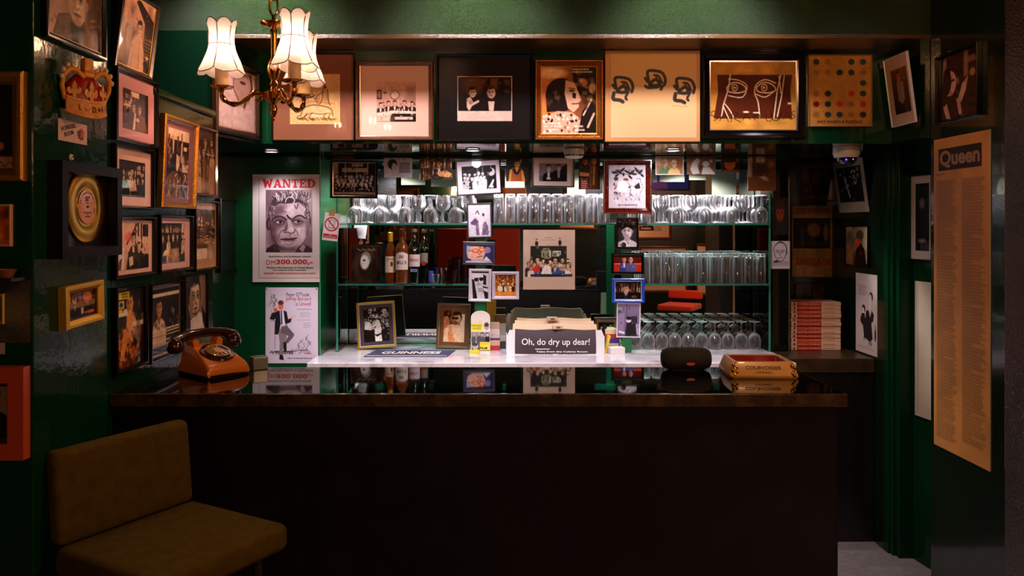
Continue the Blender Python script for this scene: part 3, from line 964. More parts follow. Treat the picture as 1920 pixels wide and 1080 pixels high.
def p_table_group(c):
    c.fill('#150b07')
    c.bottles(0.03, 0.24, 16, ['#d8b08c', '#6a4a34', '#e8d0b8'], 9)
    c.rect(0.86, 0.0, 1, 0.4, '#caa68a')
    c.crowd([(0.36, 5, 0.075, 0.0, 1.0)], coats=['#c9a88c', '#2a1810', '#0f0806', '#e0c4ac'], skins=['#e4c0a8', '#c89e86'], hairs=['#1a0c08', '#4a2e1e'], seed=14)
    c.poly([(0.1, 0.72), (0.28, 0.6), (0.3, 0.8), (0.05, 0.86)], '#dcc0a4')
    c.poly([(0.36, 0.66), (0.72, 0.64), (0.74, 1), (0.2, 1)], '#a47c5c')
    c.noise(0.2, 16, 3)
    c.poly([(0, 0.84), (0.2, 0.8), (0.16, 1), (0, 1)], '#160a06')
    c.poly([(0.76, 0.84), (1, 0.76), (1, 1), (0.76, 1)], '#180c08')
def p_tall_sepia(c):
    c.grad('#3a2010', '#c89a78')
    c.rect(0, 0, 1, 0.1, '#d8b09a')
    c.bottles(0.14, 0.36, 10, ['#f0d0a0', '#8a4a1c', '#2a1408'], 21)
    c.rect(0, 0.36, 1, 0.55, '#351a0c')
    q = random.Random(3)
    for k in range(26):
        x, y = q.random(), q.uniform(0.36, 0.62)
        c.rect(x, y, x + q.uniform(.05, .2), y + 0.012, q.choice(['#f0c890', '#7a4018', '#e8b070']))
    c.rect(0.1, 0.66, 0.6, 0.86, '#e4c2ac')
    c.rect(0.14, 0.63, 0.62, 0.7, '#5a3a22')
def p_floral(c):
    c.fill('#2a170a')
    c.rect(0.55, 0, 1, 0.5, '#1c1006')
    c.poly([(0.35, 0.6), (0.4, 0.3), (0.62, 0.3), (0.74, 0.45), (0.7, 0.7), (0.4, 0.7)], '#d8904c')
    c.head(0.5, 0.18, 0.13, '#d8924e', '#3a1c0a', look=-0.4)
    q = random.Random(5)
    for k in range(70):
        x, y = q.uniform(0, 0.95), q.uniform(0.52, 1.0)
        c.ell(x, y, q.uniform(0.03, 0.09), q.uniform(0.02, 0.05), q.choice(['#a4501c', '#4a2208', '#c87a3c', '#6e3010', '#28120a']), rot=q.uniform(0, 3))
    c.poly([(0.28, 0.5), (0.4, 0.52), (0.3, 0.92), (0.16, 0.9)], '#e08a44')
    c.rect(0.03, 0.03, 0.48, 0.12, '#e6d23a')
    c.lines(0.22, 0.04, 0.46, 0.11, 2, '#3a2a08', 0.9)
    c.rect(0.03, 0.14, 0.3, 0.24, '#c9b49c')
    c.ell(0.2, 0.19, 0.06, 0.03, '#3a2a20')
    c.rect(0.02, 0.25, 0.24, 0.32, '#f0b428')
    c.rect(0.02, 0.295, 0.42, 0.34, '#e6dcae')
    c.ell(0.34, 0.29, 0.08, 0.04, '#d8d0c4')
    c.rect(0.6, 0.44, 0.98, 0.5, '#e8d8c8', 0.9)
def p_lean_man(c):
    c.fill('#23120b')
    c.rect(0, 0, 1, 0.1, '#120805')
    c.rect(0, 0.1, 1, 0.15, '#e4c4b0')
    c.bust(0.3, 0.3, 0.13, '#e8c2a4', None, '#c88a64', '#1c0d08', look=0.3)
    c.poly([(0.55, 0.2), (0.85, 0.15), (0.9, 0.6), (0.6, 0.6)], '#140a06')
    for k, y in enumerate((0.62, 0.66, 0.71, 0.78, 0.84)):
        c.rect(0, y, 1, y + 0.022, ['#f0e0d4', '#d8c4b4', '#b89a5c', '#f4e8e0', '#c8b4b4'][k])
    c.rect(0, 0.87, 1, 1, '#3a1e10')
def p_bold_portrait(c):
    c.grad('#b49a84', '#7a5c48', False)
    c.poly([(0, 0), (0.4, 0), (0.2, 0.5), (0.5, 1), (0, 1)], '#2a1a10')
    c.poly([(0.3, 0.72), (0.7, 0.62), (1, 0.7), (1, 1), (0.3, 1)], '#d8c4b4')
    c.poly([(0.78, 0.5), (1, 0.7), (1, 1), (0.86, 0.8)], '#1c100a')
    c.head(0.5, 0.34, 0.33, '#cfae94', '#160b07', look=0.4, shade='#5a3c2a')
    c.curve([(0.5, 0.4), (0.58, 0.5), (0.5, 0.54)], 0.02, '#3a2014')
    c.curve([(0.42, 0.62), (0.55, 0.64), (0.66, 0.58)], 0.025, '#2a140c')
def p_signed(c):
    c.fill('#0e0704')
    c.ell(0.35, 0.62, 0.3, 0.2, '#1c0e07', soft=0.5)
    c.ell(0.62, 0.72, 0.12, 0.05, '#a4683a', soft=0.4)
    c.rect(0, 0.84, 1, 1, '#a47a58')
    c.curve([(0.1, 0.9), (0.2, 0.88), (0.18, 0.96), (0.3, 0.9), (0.36, 0.96), (0.5, 0.9)], 0.008, '#2a160c')
    c.curve([(0.6, 0.93), (0.68, 0.9), (0.74, 0.95), (0.86, 0.9), (0.94, 0.94)], 0.01, '#2a160c')
def p_ember(c):
    c.grad('#7a3a10', '#c4641c')
    c.noise(0.5, 5, 7)
def p_face_card(c):
    c.fill('#caa382')
    c.rect(0, 0.76, 1, 1, '#d8b08c')
    c.rect(0, 0.02, 1, 0.74, '#8a6c50')
    c.bust(0.55, 0.22, 0.2, '#150a06', None, '#b88a64', '#2a160c', beard='#2a160c')
    c.lines(0.0, 0.84, 0.95, 0.92, 1, '#1c0e08', 0.9, th=0.8, ragged=0.05)
def p_barcolor(c):
    c.fill('#1c0c06')
    c.bottles(0.02, 0.4, 14, BARC, 33)
    c.rect(0, 0.4, 1, 0.44, '#c9906a')
    c.ell(0.72, 0.3, 0.14, 0.2, '#e0682a')
    c.rect(0.05, 0.44, 1, 0.6, '#c4a888', 0.7)
    c.bust(0.3, 0.46, 0.13, '#0c0808', None, '#e0b090', '#d8c8c0')
    c.rect(0.5, 0.62, 0.58, 0.86, '#d8d0c0')
    c.ell(0.8, 0.84, 0.2, 0.06, '#c8743a')
def p_sketch_girl(c):
    c.fill('#c79a8c')
    c.poly([(0.35, 0), (0.95, 0), (0.9, 0.5), (0.6, 0.62), (0.4, 0.35)], '#a87a6a')
    c.curve([(0.9, 0), (0.95, 0.25), (0.8, 0.45), (0.72, 0.6)], 0.06, '#4a2c22')
    c.ell(0.68, 0.18, 0.09, 0.03, '#4a2a20')
    c.curve([(0.45, 0.1), (0.4, 0.3), (0.55, 0.5)], 0.02, '#5a382c')
    c.rect(0, 0.62, 1, 1, '#cfa79c', 0.9, 0.05)
    c.rect(0.25, 0.7, 0.7, 0.96, '#d8b4a8', 0.6, 0.1)
def p_horse(c):
    c.fill('#d8a468')
    k = '#4a2a10'
    q = random.Random(2)
    c.ell(0.52, 0.74, 0.27, 0.12, '#dcae78')
    c.curve([(0.22, 0.82), (0.28, 0.68), (0.45, 0.62), (0.66, 0.64), (0.82, 0.7), (0.86, 0.84)], 0.0162, k)
    c.curve([(0.3, 0.84), (0.42, 0.78), (0.6, 0.8), (0.78, 0.78)], 0.0135, k)
    c.curve([(0.22, 0.82), (0.14, 0.86), (0.2, 0.9), (0.3, 0.84)], 0.0162, k)
    for x in (0.34, 0.44, 0.72, 0.82):
        c.curve([(x, 0.78), (x - 0.05, 0.86), (x + 0.02, 0.93)], 0.0135, k)
    c.ell(0.7, 0.26, 0.03, 0.035, '#5a3214')
    c.poly([(0.66, 0.3), (0.75, 0.3), (0.77, 0.54), (0.63, 0.54)], '#c48c54')
    c.curve([(0.66, 0.3), (0.63, 0.54), (0.58, 0.6)], 0.0162, k)
    c.curve([(0.75, 0.3), (0.77, 0.54), (0.8, 0.62)], 0.0162, k)
    c.curve([(0.66, 0.36), (0.56, 0.42), (0.5, 0.52)], 0.0135, k)
    for i in range(40):
        x, y = q.uniform(0.08, 0.6), q.uniform(0.16, 0.5)
        c.curve([(x, y), (x + q.uniform(-.05, .05), y + .03), (x + q.uniform(-.04, .06), y + q.uniform(0.05, .12))], 0.0081, k, 0.55)
    for i in range(34):
        x = q.uniform(0.14, 0.9)
        c.curve([(x, 0.9), (x + 0.02, 0.86 + q.random() * .04), (x + 0.05, 0.92)], 0.0095, k, 0.8)
    c.curve([(0.3, 0.58), (0.5, 0.55), (0.9, 0.6)], 0.0081, k, 0.6)
def p_dinner(c):
    c.grad('#cc9a84', '#c08a74')
    c.rect(0, 0.2, 0.13, 0.44, '#4a2a20')
    c.rect(0.03, 0.24, 0.1, 0.4, '#9a6a54')
    c.rect(0.17, 0.25, 0.25, 0.3, '#6a4030')
    c.rect(0.74, 0.1, 1, 0.5, '#9a6a58', 0.7, 0.1)
    c.ell(0.46, 0.33, 0.12, 0.12, '#5a3226')
    c.ell(0.46, 0.33, 0.1, 0.1, '#d8ae98')
    for x, y, l in ((0.1, 0.58, .6), (0.3, 0.54, .3), (0.46, 0.53, -.3), (0.7, 0.53, -.6), (0.9, 0.55, -.6)):
        c.bust(x, y, 0.055, '#281410', '#e0bca8', '#d0a088', '#1a0c08', look=l, wide=1.1)
    c.poly([(0, 0.78), (0.4, 0.72), (1, 0.74), (1, 0.82), (0, 0.86)], '#d8b4a0')
    c.poly([(0.38, 0.8), (1, 0.8), (1, 1), (0.35, 1)], '#1a0a0a')
    c.poly([(0, 0.84), (0.36, 0.82), (0.34, 1), (0, 1)], '#c49a84')
    c.rect(0.46, 0.88, 0.92, 0.95, '#cfa590')
    for x in (0.2, 0.28, 0.52, 0.64, 0.8):
        c.rect(x, 0.68, x + 0.02, 0.76, '#f0d8c4')
def p_two_men(c):
    c.fill('#d9b3a4')
    c.rect(0.015, 0.02, 0.985, 0.775, '#150a07')
    c.ell(0.3, 0.2, 0.2, 0.2, '#5a3420', soft=0.6)
    c.rect(0.6, 0.05, 0.74, 0.3, '#7a4a2c', 0.8, 0.05)
    c.rect(0.86, 0.08, 0.97, 0.2, '#6a4430', 0.7, 0.04)
    c.poly([(0.12, 0.77), (0.16, 0.45), (0.4, 0.44), (0.44, 0.77)], '#0d0605')
    c.head(0.28, 0.36, 0.11, '#d8ae98', '#140906', look=0.7)
    c.poly([(0.17, 0.5), (0.24, 0.46), (0.3, 0.6), (0.22, 0.77), (0.17, 0.7)], '#d8b09c')
    c.line([(0.2, 0.68), (0.38, 0.56)], 0.05, '#dcb49e')
    c.poly([(0.46, 0.77), (0.5, 0.54), (0.76, 0.54), (0.82, 0.77)], '#0f0706')
    c.head(0.62, 0.36, 0.13, '#dcb49e', '#4a2a1c', look=-0.2)
    c.poly([(0.56, 0.56), (0.68, 0.56), (0.66, 0.775), (0.58, 0.775)], '#d9b3a0')
    c.curve([(0.54, 0.5), (0.62, 0.55), (0.7, 0.5)], 0.03, '#1a0c08')
def p_profile_gold(c):
    c.grad('#d8813c', '#4a2212', False)
    c.poly([(0.55, 0), (1, 0), (1, 0.5), (0.6, 0.4)], '#150a06')
    c.ell(0.2, 0.1, 0.25, 0.08, '#f4c890', 0.9, soft=0.5)
    c.ell(0.76, 0.24, 0.08, 0.06, '#b87a5a', soft=0.4)
    c.ell(0.92, 0.32, 0.07, 0.08, '#d09a7a', soft=0.4)
    c.ell(0.36, 0.42, 0.28, 0.25, '#1c0b06')
    c.poly([(0.08, 0.4), (0.5, 0.3), (0.55, 0.64), (0.1, 0.68)], '#1a0a06')
    c.poly([(0.44, 0.2), (0.6, 0.24), (0.66, 0.36), (0.72, 0.5), (0.67, 0.54), (0.68, 0.6), (0.58, 0.68), (0.48, 0.62), (0.42, 0.4)], '#dca88c')
    c.ell(0.55, 0.36, 0.05, 0.014, '#1a0a06')
    c.line([(0.5, 0.32), (0.6, 0.33)], 0.012, '#2a120a')
    c.line([(0.56, 0.555), (0.67, 0.55)], 0.016, '#5a1c10')
    c.poly([(0.56, 0.38), (0.63, 0.4), (0.62, 0.48), (0.56, 0.46)], '#2a120a')
    c.poly([(0, 1), (0.03, 0.76), (0.3, 0.66), (0.55, 0.68), (0.75, 0.8), (0.8, 1)], '#c49a80')
    q = random.Random(6)
    for k in range(46):
        x, y = q.uniform(0.02, 0.74), q.uniform(0.7, 1)
        c.ell(x, y, 0.025, 0.016, q.choice(['#1c0c08', '#8a5c46', '#efd0b8']), rot=q.random() * 3)
    c.poly([(0.66, 1), (0.74, 0.66), (0.9, 0.5), (1, 0.6), (1, 1)], '#120806')
    c.line([(0.76, 0.72), (0.9, 0.5)], 0.02, '#dcb8a0')
    c.line([(0.84, 0.9), (0.95, 0.7)], 0.03, '#d0a48c')
    c.lines(0.56, 0.02, 0.95, 0.1, 2, '#e8d0bc', 0.9)
    c.lines(0.05, 0.82, 0.4, 0.96, 3, '#f0dccc', 0.8)
    c.lines(0.6, 0.86, 0.8, 0.97, 2, '#f0dccc', 0.8)
def p_inkheads(c):
    c.grad('#d8a85a', '#dcb08a')
    c.rect(0.05, 0.0, 1, 1, '#dfb27a', 0.5, 0.1)
    k = '#14100c'
    for j, (x, y) in enumerate(((0.14, 0.42), (0.52, 0.34), (0.86, 0.43))):
        def q(pts):
            return [(x + a * 0.13, y + b * 0.13) for a, b in pts]
        c.curve(q([(-0.9, -0.3), (-0.6, 0.0), (-0.7, -0.9), (-0.1, -1.0), (0.6, -0.8), (0.9, -0.2), (0.8, 0.3)]), 0.035, k)
        c.curve(q([(-0.5, 0.2), (0.0, -0.2), (0.4, 0.1), (0.1, 0.35), (-0.5, 0.3)]), 0.038, k)
        c.curve(q([(-0.1, -0.6), (0.3, -0.5), (0.6, 0.1)]), 0.026, k)
        c.curve(q([(0.1, -0.4), (0.25, 0.1)]), 0.023, k)
        if j != 1:
            c.curve(q([(-0.8, 0.4), (-0.85, 0.95), (-0.3, 1.05), (0.0, 1.2)]), 0.043, k)
            c.curve(q([(0.5, 0.3), (0.25, 0.8), (0.35, 1.0)]), 0.029, k)
        else:
            c.curve(q([(-0.9, 0.4), (-0.6, 0.55), (0.1, 0.5), (0.6, 0.4), (0.5, 0.7)]), 0.032, k)
    c.curve([(0.72, 0.63), (0.78, 0.62), (0.82, 0.635), (0.9, 0.63)], 0.006, '#7a5a3a', 0.7)
def p_eyes(c):
    c.fill('#c98f3c')
    c.poly([(0.09, 0.2), (0.95, 0.2), (0.93, 0.42), (0.95, 0.83), (0.05, 0.83), (0.1, 0.45)], '#4f1d0c')
    c.noise(0.12, 9, 2)
    k = '#f0d8b8'
    c.line([(0.24, 0.2), (0.22, 0.4), (0.16, 0.64), (0.14, 0.8)], 0.016, k)
    c.curve([(0.18, 0.62), (0.24, 0.72), (0.28, 0.82)], 0.016, k)
    c.curve([(0.16, 0.66), (0.22, 0.82)], 0.014, k)
    for x, m in ((0.3, 1), (0.64, -1)):
        c.curve([(x - 0.1, 0.38), (x - 0.02, 0.31), (x + 0.08, 0.34), (x + 0.12, 0.42), (x + 0.03, 0.46), (x - 0.08, 0.44), (x - 0.1, 0.38)], 0.016, k)
        c.ell(x - 0.01, 0.385, 0.036, 0.055, k)
        c.ell(x - 0.01, 0.385, 0.026, 0.04, '#3a140a')
        c.ell(x - 0.012, 0.385, 0.013, 0.02, k)
    c.curve([(0.22, 0.26), (0.34, 0.28), (0.43, 0.36), (0.38, 0.52), (0.22, 0.5)], 0.014, k)
    c.curve([(0.58, 0.84), (0.56, 0.6), (0.52, 0.46), (0.54, 0.34), (0.64, 0.27), (0.76, 0.32)], 0.016, k)
    c.curve([(0.54, 0.48), (0.64, 0.52), (0.74, 0.44)], 0.014, k)
    c.line([(0.82, 0.2), (0.78, 0.42), (0.74, 0.82)], 0.016, k)
    c.line([(0.86, 0.2), (0.83, 0.5), (0.78, 0.8)], 0.016, k)
    c.line([(0.8, 0.22), (0.82, 0.46)], 0.016, k)
    c.ell(0.42, 0.735, 0.035, 0.014, k)
    c.line([(0.5, 0.745), (0.57, 0.745)], 0.018, k)
    c.rect(0.9, 0.6, 0.94, 0.625, k)
    # the scrawled signature
    s = '#1a0c06'
    c.curve([(0.06, 0.72), (0.02, 0.74), (0.02, 0.78), (0.1, 0.82), (0.05, 0.86)], 0.009, s)
    c.line([(0.12, 0.86), (0.17, 0.74), (0.22, 0.88)], 0.009, s)
    c.line([(0.13, 0.82), (0.2, 0.82)], 0.008, s)
    c.curve([(0.25, 0.88), (0.27, 0.74), (0.33, 0.76), (0.28, 0.82), (0.36, 0.88)], 0.009, s)
    c.line([(0.38, 0.86), (0.42, 0.75), (0.47, 0.85)], 0.009, s)
    c.line([(0.39, 0.82), (0.46, 0.81)], 0.008, s)
    c.line([(0.5, 0.74), (0.52, 0.85)], 0.009, s)
    c.curve([(0.52, 0.8), (0.57, 0.77), (0.58, 0.84)], 0.009, s)
    c.curve([(0.64, 0.72), (0.66, 0.86), (0.72, 0.84), (0.7, 0.74), (0.73, 0.85), (0.8, 0.84), (0.83, 0.74), (0.78, 0.86)], 0.009, s)
    c.line([(0.85, 0.84), (0.89, 0.73), (0.93, 0.84)], 0.009, s)
    c.curve([(0.98, 0.72), (0.94, 0.75), (0.98, 0.8), (0.94, 0.84)], 0.009, s)
def p_dots(c):
    c.fill('#c48a40')
    c.noise(0.08, 5, 3)
    cols = ['#c23a24', '#25342c', '#7a1c1c', '#2c4038', '#a06a3c']
    q = random.Random(11)
    skip = {(0, 2), (2, 0), (2, 1), (2, 2), (2, 3), (3, 2)}
    for r in range(6):
        for k in range(5):
            if (r, k) not in skip:
                c.ell(0.12 + 0.19 * k, 0.09 + 0.15 * r, 0.052, 0.042, q.choice(cols), soft=0.2)
def p_lean_white(c):
    c.grad('#7a4424', '#1a0c08')
    c.poly([(0.2, 1), (0.3, 0.5), (0.7, 0.5), (0.8, 1)], '#2a1a14')
    c.poly([(0.3, 0.3), (0.7, 0.3), (0.7, 0.7), (0.5, 0.8), (0.3, 0.7)], '#8a6a58')
    c.head(0.45, 0.18, 0.12, '#b4603c', '#4a1c10')
def p_dim_pair(c):
    c.fill('#2a120a')
    c.rect(0.1, 0.05, 0.2, 0.3, '#a47058', 0.8, 0.04)
    c.rect(0.64, 0.0, 0.75, 0.4, '#a06a52', 0.8, 0.04)
    c.rect(0.74, 0.1, 1, 0.2, '#8a5844', 0.8, 0.03)
    c.ell(0.28, 0.44, 0.17, 0.2, '#c48c70')
    c.ell(0.2, 0.4, 0.12, 0.22, '#2a120a')
    c.ell(0.36, 0.4, 0.05, 0.02, '#2a120a')
    c.poly([(0.5, 0.7), (0.6, 0.5), (0.75, 0.4), (0.7, 0.6), (0.58, 0.78)], '#c88e72')
    c.poly([(0.1, 0.8), (0.2, 0.75), (0.3, 1), (0.2, 1)], '#c09078')
    c.poly([(0.45, 0.7), (0.55, 0.72), (0.6, 0.98), (0.52, 0.96)], '#b88468')
    c.ell(0.86, 0.36, 0.07, 0.06, '#a06e56', soft=0.4)
# the mirror bay
def p_team(c):
    c.fill('#4a3a30')
    c.rect(0, 0, 0.12, 1, '#b08a60')
    c.rect(0.14, 0, 1, 0.5, '#1c1412')
    c.rect(0.44, 0.02, 0.7, 0.12, '#a08878')
    c.rect(0.22, 0.16, 0.82, 0.28, '#c4a88c')
    for x in (0.28, 0.55, 0.8):
        c.rect(x, 0, x + 0.02, 0.5, '#c9b4a4')
    c.rect(0, 0.88, 1, 1, '#b89a84')
    c.crowd([(0.42, 10, 0.05, 0.06, 0.94), (0.52, 9, 0.055, 0.05, 0.95), (0.62, 8, 0.055, 0.08, 0.92)], seed=4, coats=['#0b0909', '#151011', '#0b0909', '#2a2220'], skins=['#e4d4c8', '#c8b4a4'], hairs=['#1c1512', '#8a7a6c'])
    q = random.Random(1)
    for k in range(40):
        c.ell(q.uniform(.05, .95), q.uniform(.6, .86), 0.012, 0.02, '#d8c8bc')
    c.rect(0.05, 0.88, 1, 0.95, '#b89a84', 0.8)
def p_profile_card(c):
    c.fill('#c9bfbc')
    c.noise(0.06, 5, 2)
    c.ell(0.3, 0.32, 0.17, 0.26, '#1c1618')
    c.poly([(0.32, 0.26), (0.42, 0.3), (0.46, 0.48), (0.42, 0.58), (0.34, 0.66), (0.26, 0.5)], '#c9b8b0')
    c.poly([(0.02, 1), (0.06, 0.66), (0.26, 0.58), (0.4, 0.72), (0.42, 1)], '#d8cfcc')
    c.line([(0.26, 0.6), (0.36, 0.9)], 0.02, '#5a5254')
    c.rect(0.64, 0.05, 0.78, 0.14, '#a48a4a')
    c.ell(0.5, 0.1, 0.02, 0.04, '#2a2426')
    c.lines(0.54, 0.22, 0.94, 0.76, 6, '#2a2426', 0.9, th=0.55, ragged=0.1)
def p_goldbar(c):
    c.fill('#3a1c0a')
    c.bottles(0.0, 0.5, 16, BARC + ['#e8b458'], 2)
    c.bottles(0.4, 1.0, 12, BARC + ['#2a1206', '#f4d890'], 3, 0, 0.5)
    c.bust(0.6, 0.32, 0.13, '#150a06', '#e8d0b8', '#e89a4a', '#3a1a0a')
    c.poly([(0.5, 0.7), (0.8, 0.6), (1, 0.75), (0.9, 0.9), (0.6, 0.85)], '#e8a060')
    c.ell(0.5, 0.9, 0.12, 0.12, '#1a0c06')
def p_party(c):
    c.fill('#1c1617')
    for x in (0.45, 0.6, 0.84):
        c.rect(x, 0, x + 0.02, 0.4, '#8a8484')
    c.crowd([(0.34, 5, 0.085, 0.02, 0.7), (0.5, 6, 0.09, 0.0, 0.7)], seed=17, coats=['#d8cfd2', '#b0a8aa', '#242022', '#e4dce0'], skins=['#ece4e4', '#d0c6c6'], hairs=['#1c181a', '#4a4446'])
    c.poly([(0.42, 1), (0.46, 0.55), (0.56, 0.42), (0.72, 0.6), (0.72, 1)], '#d4cbcf')
    c.poly([(0.7, 1), (0.78, 0.5), (1, 0.4), (1, 1)], '#0f0c0d')
    c.ell(0.86, 0.28, 0.11, 0.17, '#d8cece')
    c.ell(0.8, 0.2, 0.09, 0.1, '#151213')
    c.poly([(0.78, 0.9), (0.9, 0.6), (0.94, 0.62), (0.86, 0.95)], '#d8d0d4')
    c.ell(0.86, 0.92, 0.05, 0.05, '#e8e0e2')
def p_orangewoman(c):
    c.fill('#160c05')
    c.noise(0.4, 6, 2)
    c.rect(0.6, 0.05, 0.66, 0.2, '#c9a878')
    c.poly([(0.1, 1), (0.16, 0.5), (0.32, 0.42), (0.62, 0.42), (0.74, 0.55), (0.84, 1)], '#e89a38')
    c.poly([(0.2, 1), (0.26, 0.5), (0.42, 0.46), (0.56, 0.46), (0.66, 0.55), (0.7, 1)], '#b4561c')
    c.poly([(0.26, 0.46), (0.4, 0.42), (0.46, 0.62), (0.58, 0.42), (0.68, 0.48), (0.5, 0.72), (0.36, 0.68)], '#1c0e06')
    c.poly([(0.38, 0.4), (0.54, 0.4), (0.48, 0.6)], '#f0a848')
    c.head(0.48, 0.24, 0.17, '#f0a848', '#1a0c05', look=0.5)
def p_two_suits(c):
    c.fill('#6a5a5c')
    c.poly([(0, 0), (1, 0), (0.45, 0.5), (0, 0.75)], '#8a787a')
    c.poly([(0.45, 0.5), (1, 0.02), (1, 1), (0.5, 1)], '#0f0b0d')
    c.bust(0.34, 0.26, 0.18, '#0c090a', '#e8dfe2', '#e6d8d8', '#120e0f', look=0.3)
    c.bust(0.7, 0.24, 0.17, '#0e0b0c', '#b8acae', '#d8cacb', '#3a3234', look=0.5)
    c.ell(0.34, 0.84, 0.08, 0.07, '#e4d8d8')
def p_hugging(c):
    c.fill('#24100a')
    c.poly([(0.0, 0.9), (0.1, 0.2), (0.3, 0.1), (0.5, 0.3), (0.5, 1), (0, 1)], '#140a08')
    c.head(0.3, 0.14, 0.1, '#c87840', '#4a2010')
    c.head(0.72, 0.12, 0.11, '#d8843c', '#5a2a10')
    c.poly([(0.55, 0.25), (0.9, 0.25), (0.95, 1), (0.5, 1)], '#7a3c18')
    c.poly([(0.05, 0.45), (0.5, 0.5), (0.48, 0.6), (0.05, 0.58)], '#d88a48')
    c.line([(0.72, 0.3), (0.7, 0.85)], 0.05, '#e8b478')
    c.poly([(0.1, 0.7), (0.42, 0.64), (0.46, 1), (0.1, 1)], '#8a2418')
    c.lines(0.12, 0.72, 0.44, 0.98, 4, '#f0d8c8', 0.9)
def p_foliage(c):
    c.fill('#d3c9d0')
    k = '#2a1a1e'
    for (x, y, a, l) in ((0.28, 0.16, 0.6, .1), (0.36, 0.12, 2.4, .1), (0.16, 0.17, 0.1, .08), (0.5, 0.16, .5, .09), (0.62, 0.17, 2.5, .1), (0.76, 0.12, .9, .1), (0.86, 0.16, 2.2, .08), (0.68, 0.21, .1, .08), (0.4, 0.22, 1.6, .05), (0.9, 0.24, .7, .06), (0.58, 0.28, .8, .07), (0.22, 0.24, 2.5, .06)):
        c.ell(x, y, l, 0.026, k, rot=a)
    c.curve([(0.1, 0.2), (0.35, 0.2), (0.6, 0.22), (0.9, 0.16)], 0.008, k)
    q = random.Random(4)
    for i in range(26):
        x = q.uniform(0.15, 0.85)
        c.curve([(x, 0.1), (x + q.uniform(-.05, .05), 0.13), (x + q.uniform(-.06, .06), 0.17)], 0.006, k, .7)
    c.ell(0.2, 0.32, 0.06, 0.045, k)
    c.ell(0.46, 0.34, 0.07, 0.035, k)
    c.ell(0.8, 0.36, 0.06, 0.05, '#d8d0d4')
    c.curve([(0.74, 0.32), (0.84, 0.32), (0.86, 0.4)], 0.012, k)
    c.poly([(0.68, 0.5), (0.82, 0.4), (0.86, 0.54), (0.74, 0.56)], k)
    c.curve([(0.48, 0.38), (0.56, 0.46), (0.64, 0.5)], 0.008, k)
    c.curve([(0.88, 0.42), (0.92, 0.52), (0.84, 0.66)], 0.008, k)
    c.lines(0.26, 0.91, 0.76, 0.945, 1, k, 0.85, th=0.6, ragged=0)
    c.poly([(0.4, 0.53), (0.58, 0.48), (0.6, 0.54)], k)
    c.curve([(0.6, 0.56), (0.58, 0.66), (0.66, 0.72)], 0.012, k)
    for i in range(20):
        x, y = q.uniform(0.14, 0.36), q.uniform(0.42, 0.66)
        c.ell(x, y, 0.026, 0.016, k, rot=q.random() * 3)
    for i in range(60):
        x = q.choice([q.uniform(0.14, 0.34), q.uniform(0.66, 0.86), q.uniform(0.4, 0.62)])
        y = q.uniform(0.64, 0.8)
        c.line([(x, y), (x + q.uniform(-.03, .03), y + 0.04)], 0.006, k, 0.75)
def p_couple_green(c):
    c.fill('#a87848')
    c.rect(0, 0, 0.2, 0.5, '#d8b890', 0.8, 0.1)
    c.bust(0.34, 0.34, 0.19, '#4a7a44', None, '#efc090', '#c8a070')
    c.bust(0.66, 0.4, 0.18, '#f0c070', None, '#f4cfa0', '#e8d8b8')
    c.ell(0.86, 0.4, 0.13, 0.22, '#a05a28')
def p_sepia_pair(c):
    c.fill('#8a6048')
    c.noise(0.2, 5, 2)
    c.poly([(0.12, 0.7), (0.2, 0.3), (0.36, 0.1), (0.46, 0.2), (0.36, 0.5), (0.44, 0.95), (0.2, 1)], '#efe0d4')
    c.ell(0.66, 0.42, 0.12, 0.16, '#f0e2d6')
    c.poly([(0.5, 1), (0.56, 0.6), (0.78, 0.6), (0.9, 0.8), (1, 1)], '#f0e4da')
    c.ell(0.48, 0.62, 0.04, 0.12, '#4a2c1c')
    c.rect(0.78, 0.18, 0.88, 0.34, '#d8c8bc')
def p_red_face(c):
    c.grad('#3a1a0c', '#1a0a06')
    c.ell(0.45, 0.5, 0.28, 0.34, '#d8642a')
    c.ell(0.4, 0.2, 0.36, 0.2, '#4a1c0c')
    c.rect(0.75, 0.1, 0.9, 0.4, '#8a6a50', 0.8)
    c.ell(0.5, 0.94, 0.5, 0.12, '#8a4824')
def p_corner_bar(c):
    c.grad('#7a4a20', '#8a4a1c')
    c.rect(0, 0, 0.16, 0.6, '#d0b08a')
    c.rect(0.3, 0, 0.6, 0.2, '#efdca8', 0.9, 0.05)
    c.ell(0.8, 0.24, 0.12, 0.1, '#b07030')
    c.poly([(0.4, 0.6), (0.6, 0.56), (0.75, 0.72), (0.6, 0.7)], '#f0dcc4')
    c.rect(0, 0.6, 1, 1, '#8a4c20', 0.4, 0.2)
    c.rect(0.16, 0.2, 0.7, 0.55, '#4a2812', 0.7, 0.1)
def p_violet_sketch(c):
    c.fill('#e2dde2')
    k = '#5a3a66'
    c.ell(0.46, 0.3, 0.12, 0.08, '#efeaee')
    c.curve([(0.34, 0.28), (0.42, 0.2), (0.48, 0.3)], 0.03, '#3a2840')
    c.ell(0.68, 0.32, 0.05, 0.05, '#3a2840')
    c.poly([(0.08, 0.56), (0.3, 0.42), (0.44, 0.5), (0.48, 0.96), (0.34, 0.96), (0.32, 0.66), (0.12, 0.62)], k, 0.85)
    c.poly([(0.6, 0.96), (0.66, 0.6), (0.78, 0.52), (0.9, 0.7), (0.9, 0.96)], k, 0.8)
    c.poly([(0.46, 0.52), (0.62, 0.42), (0.64, 0.66), (0.56, 0.96), (0.5, 0.9)], '#efeaf0')
    q = random.Random(4)
    for i in range(34):
        x = q.choice([q.uniform(.3, .48), q.uniform(.64, .9)])
        y = q.uniform(.55, .9)
        c.line([(x, y), (x + 0.02, y + 0.08)], 0.01, '#c4b0c8', 0.7)
    c.line([(0.88, 0.86), (0.98, 0.86)], 0.012, k)
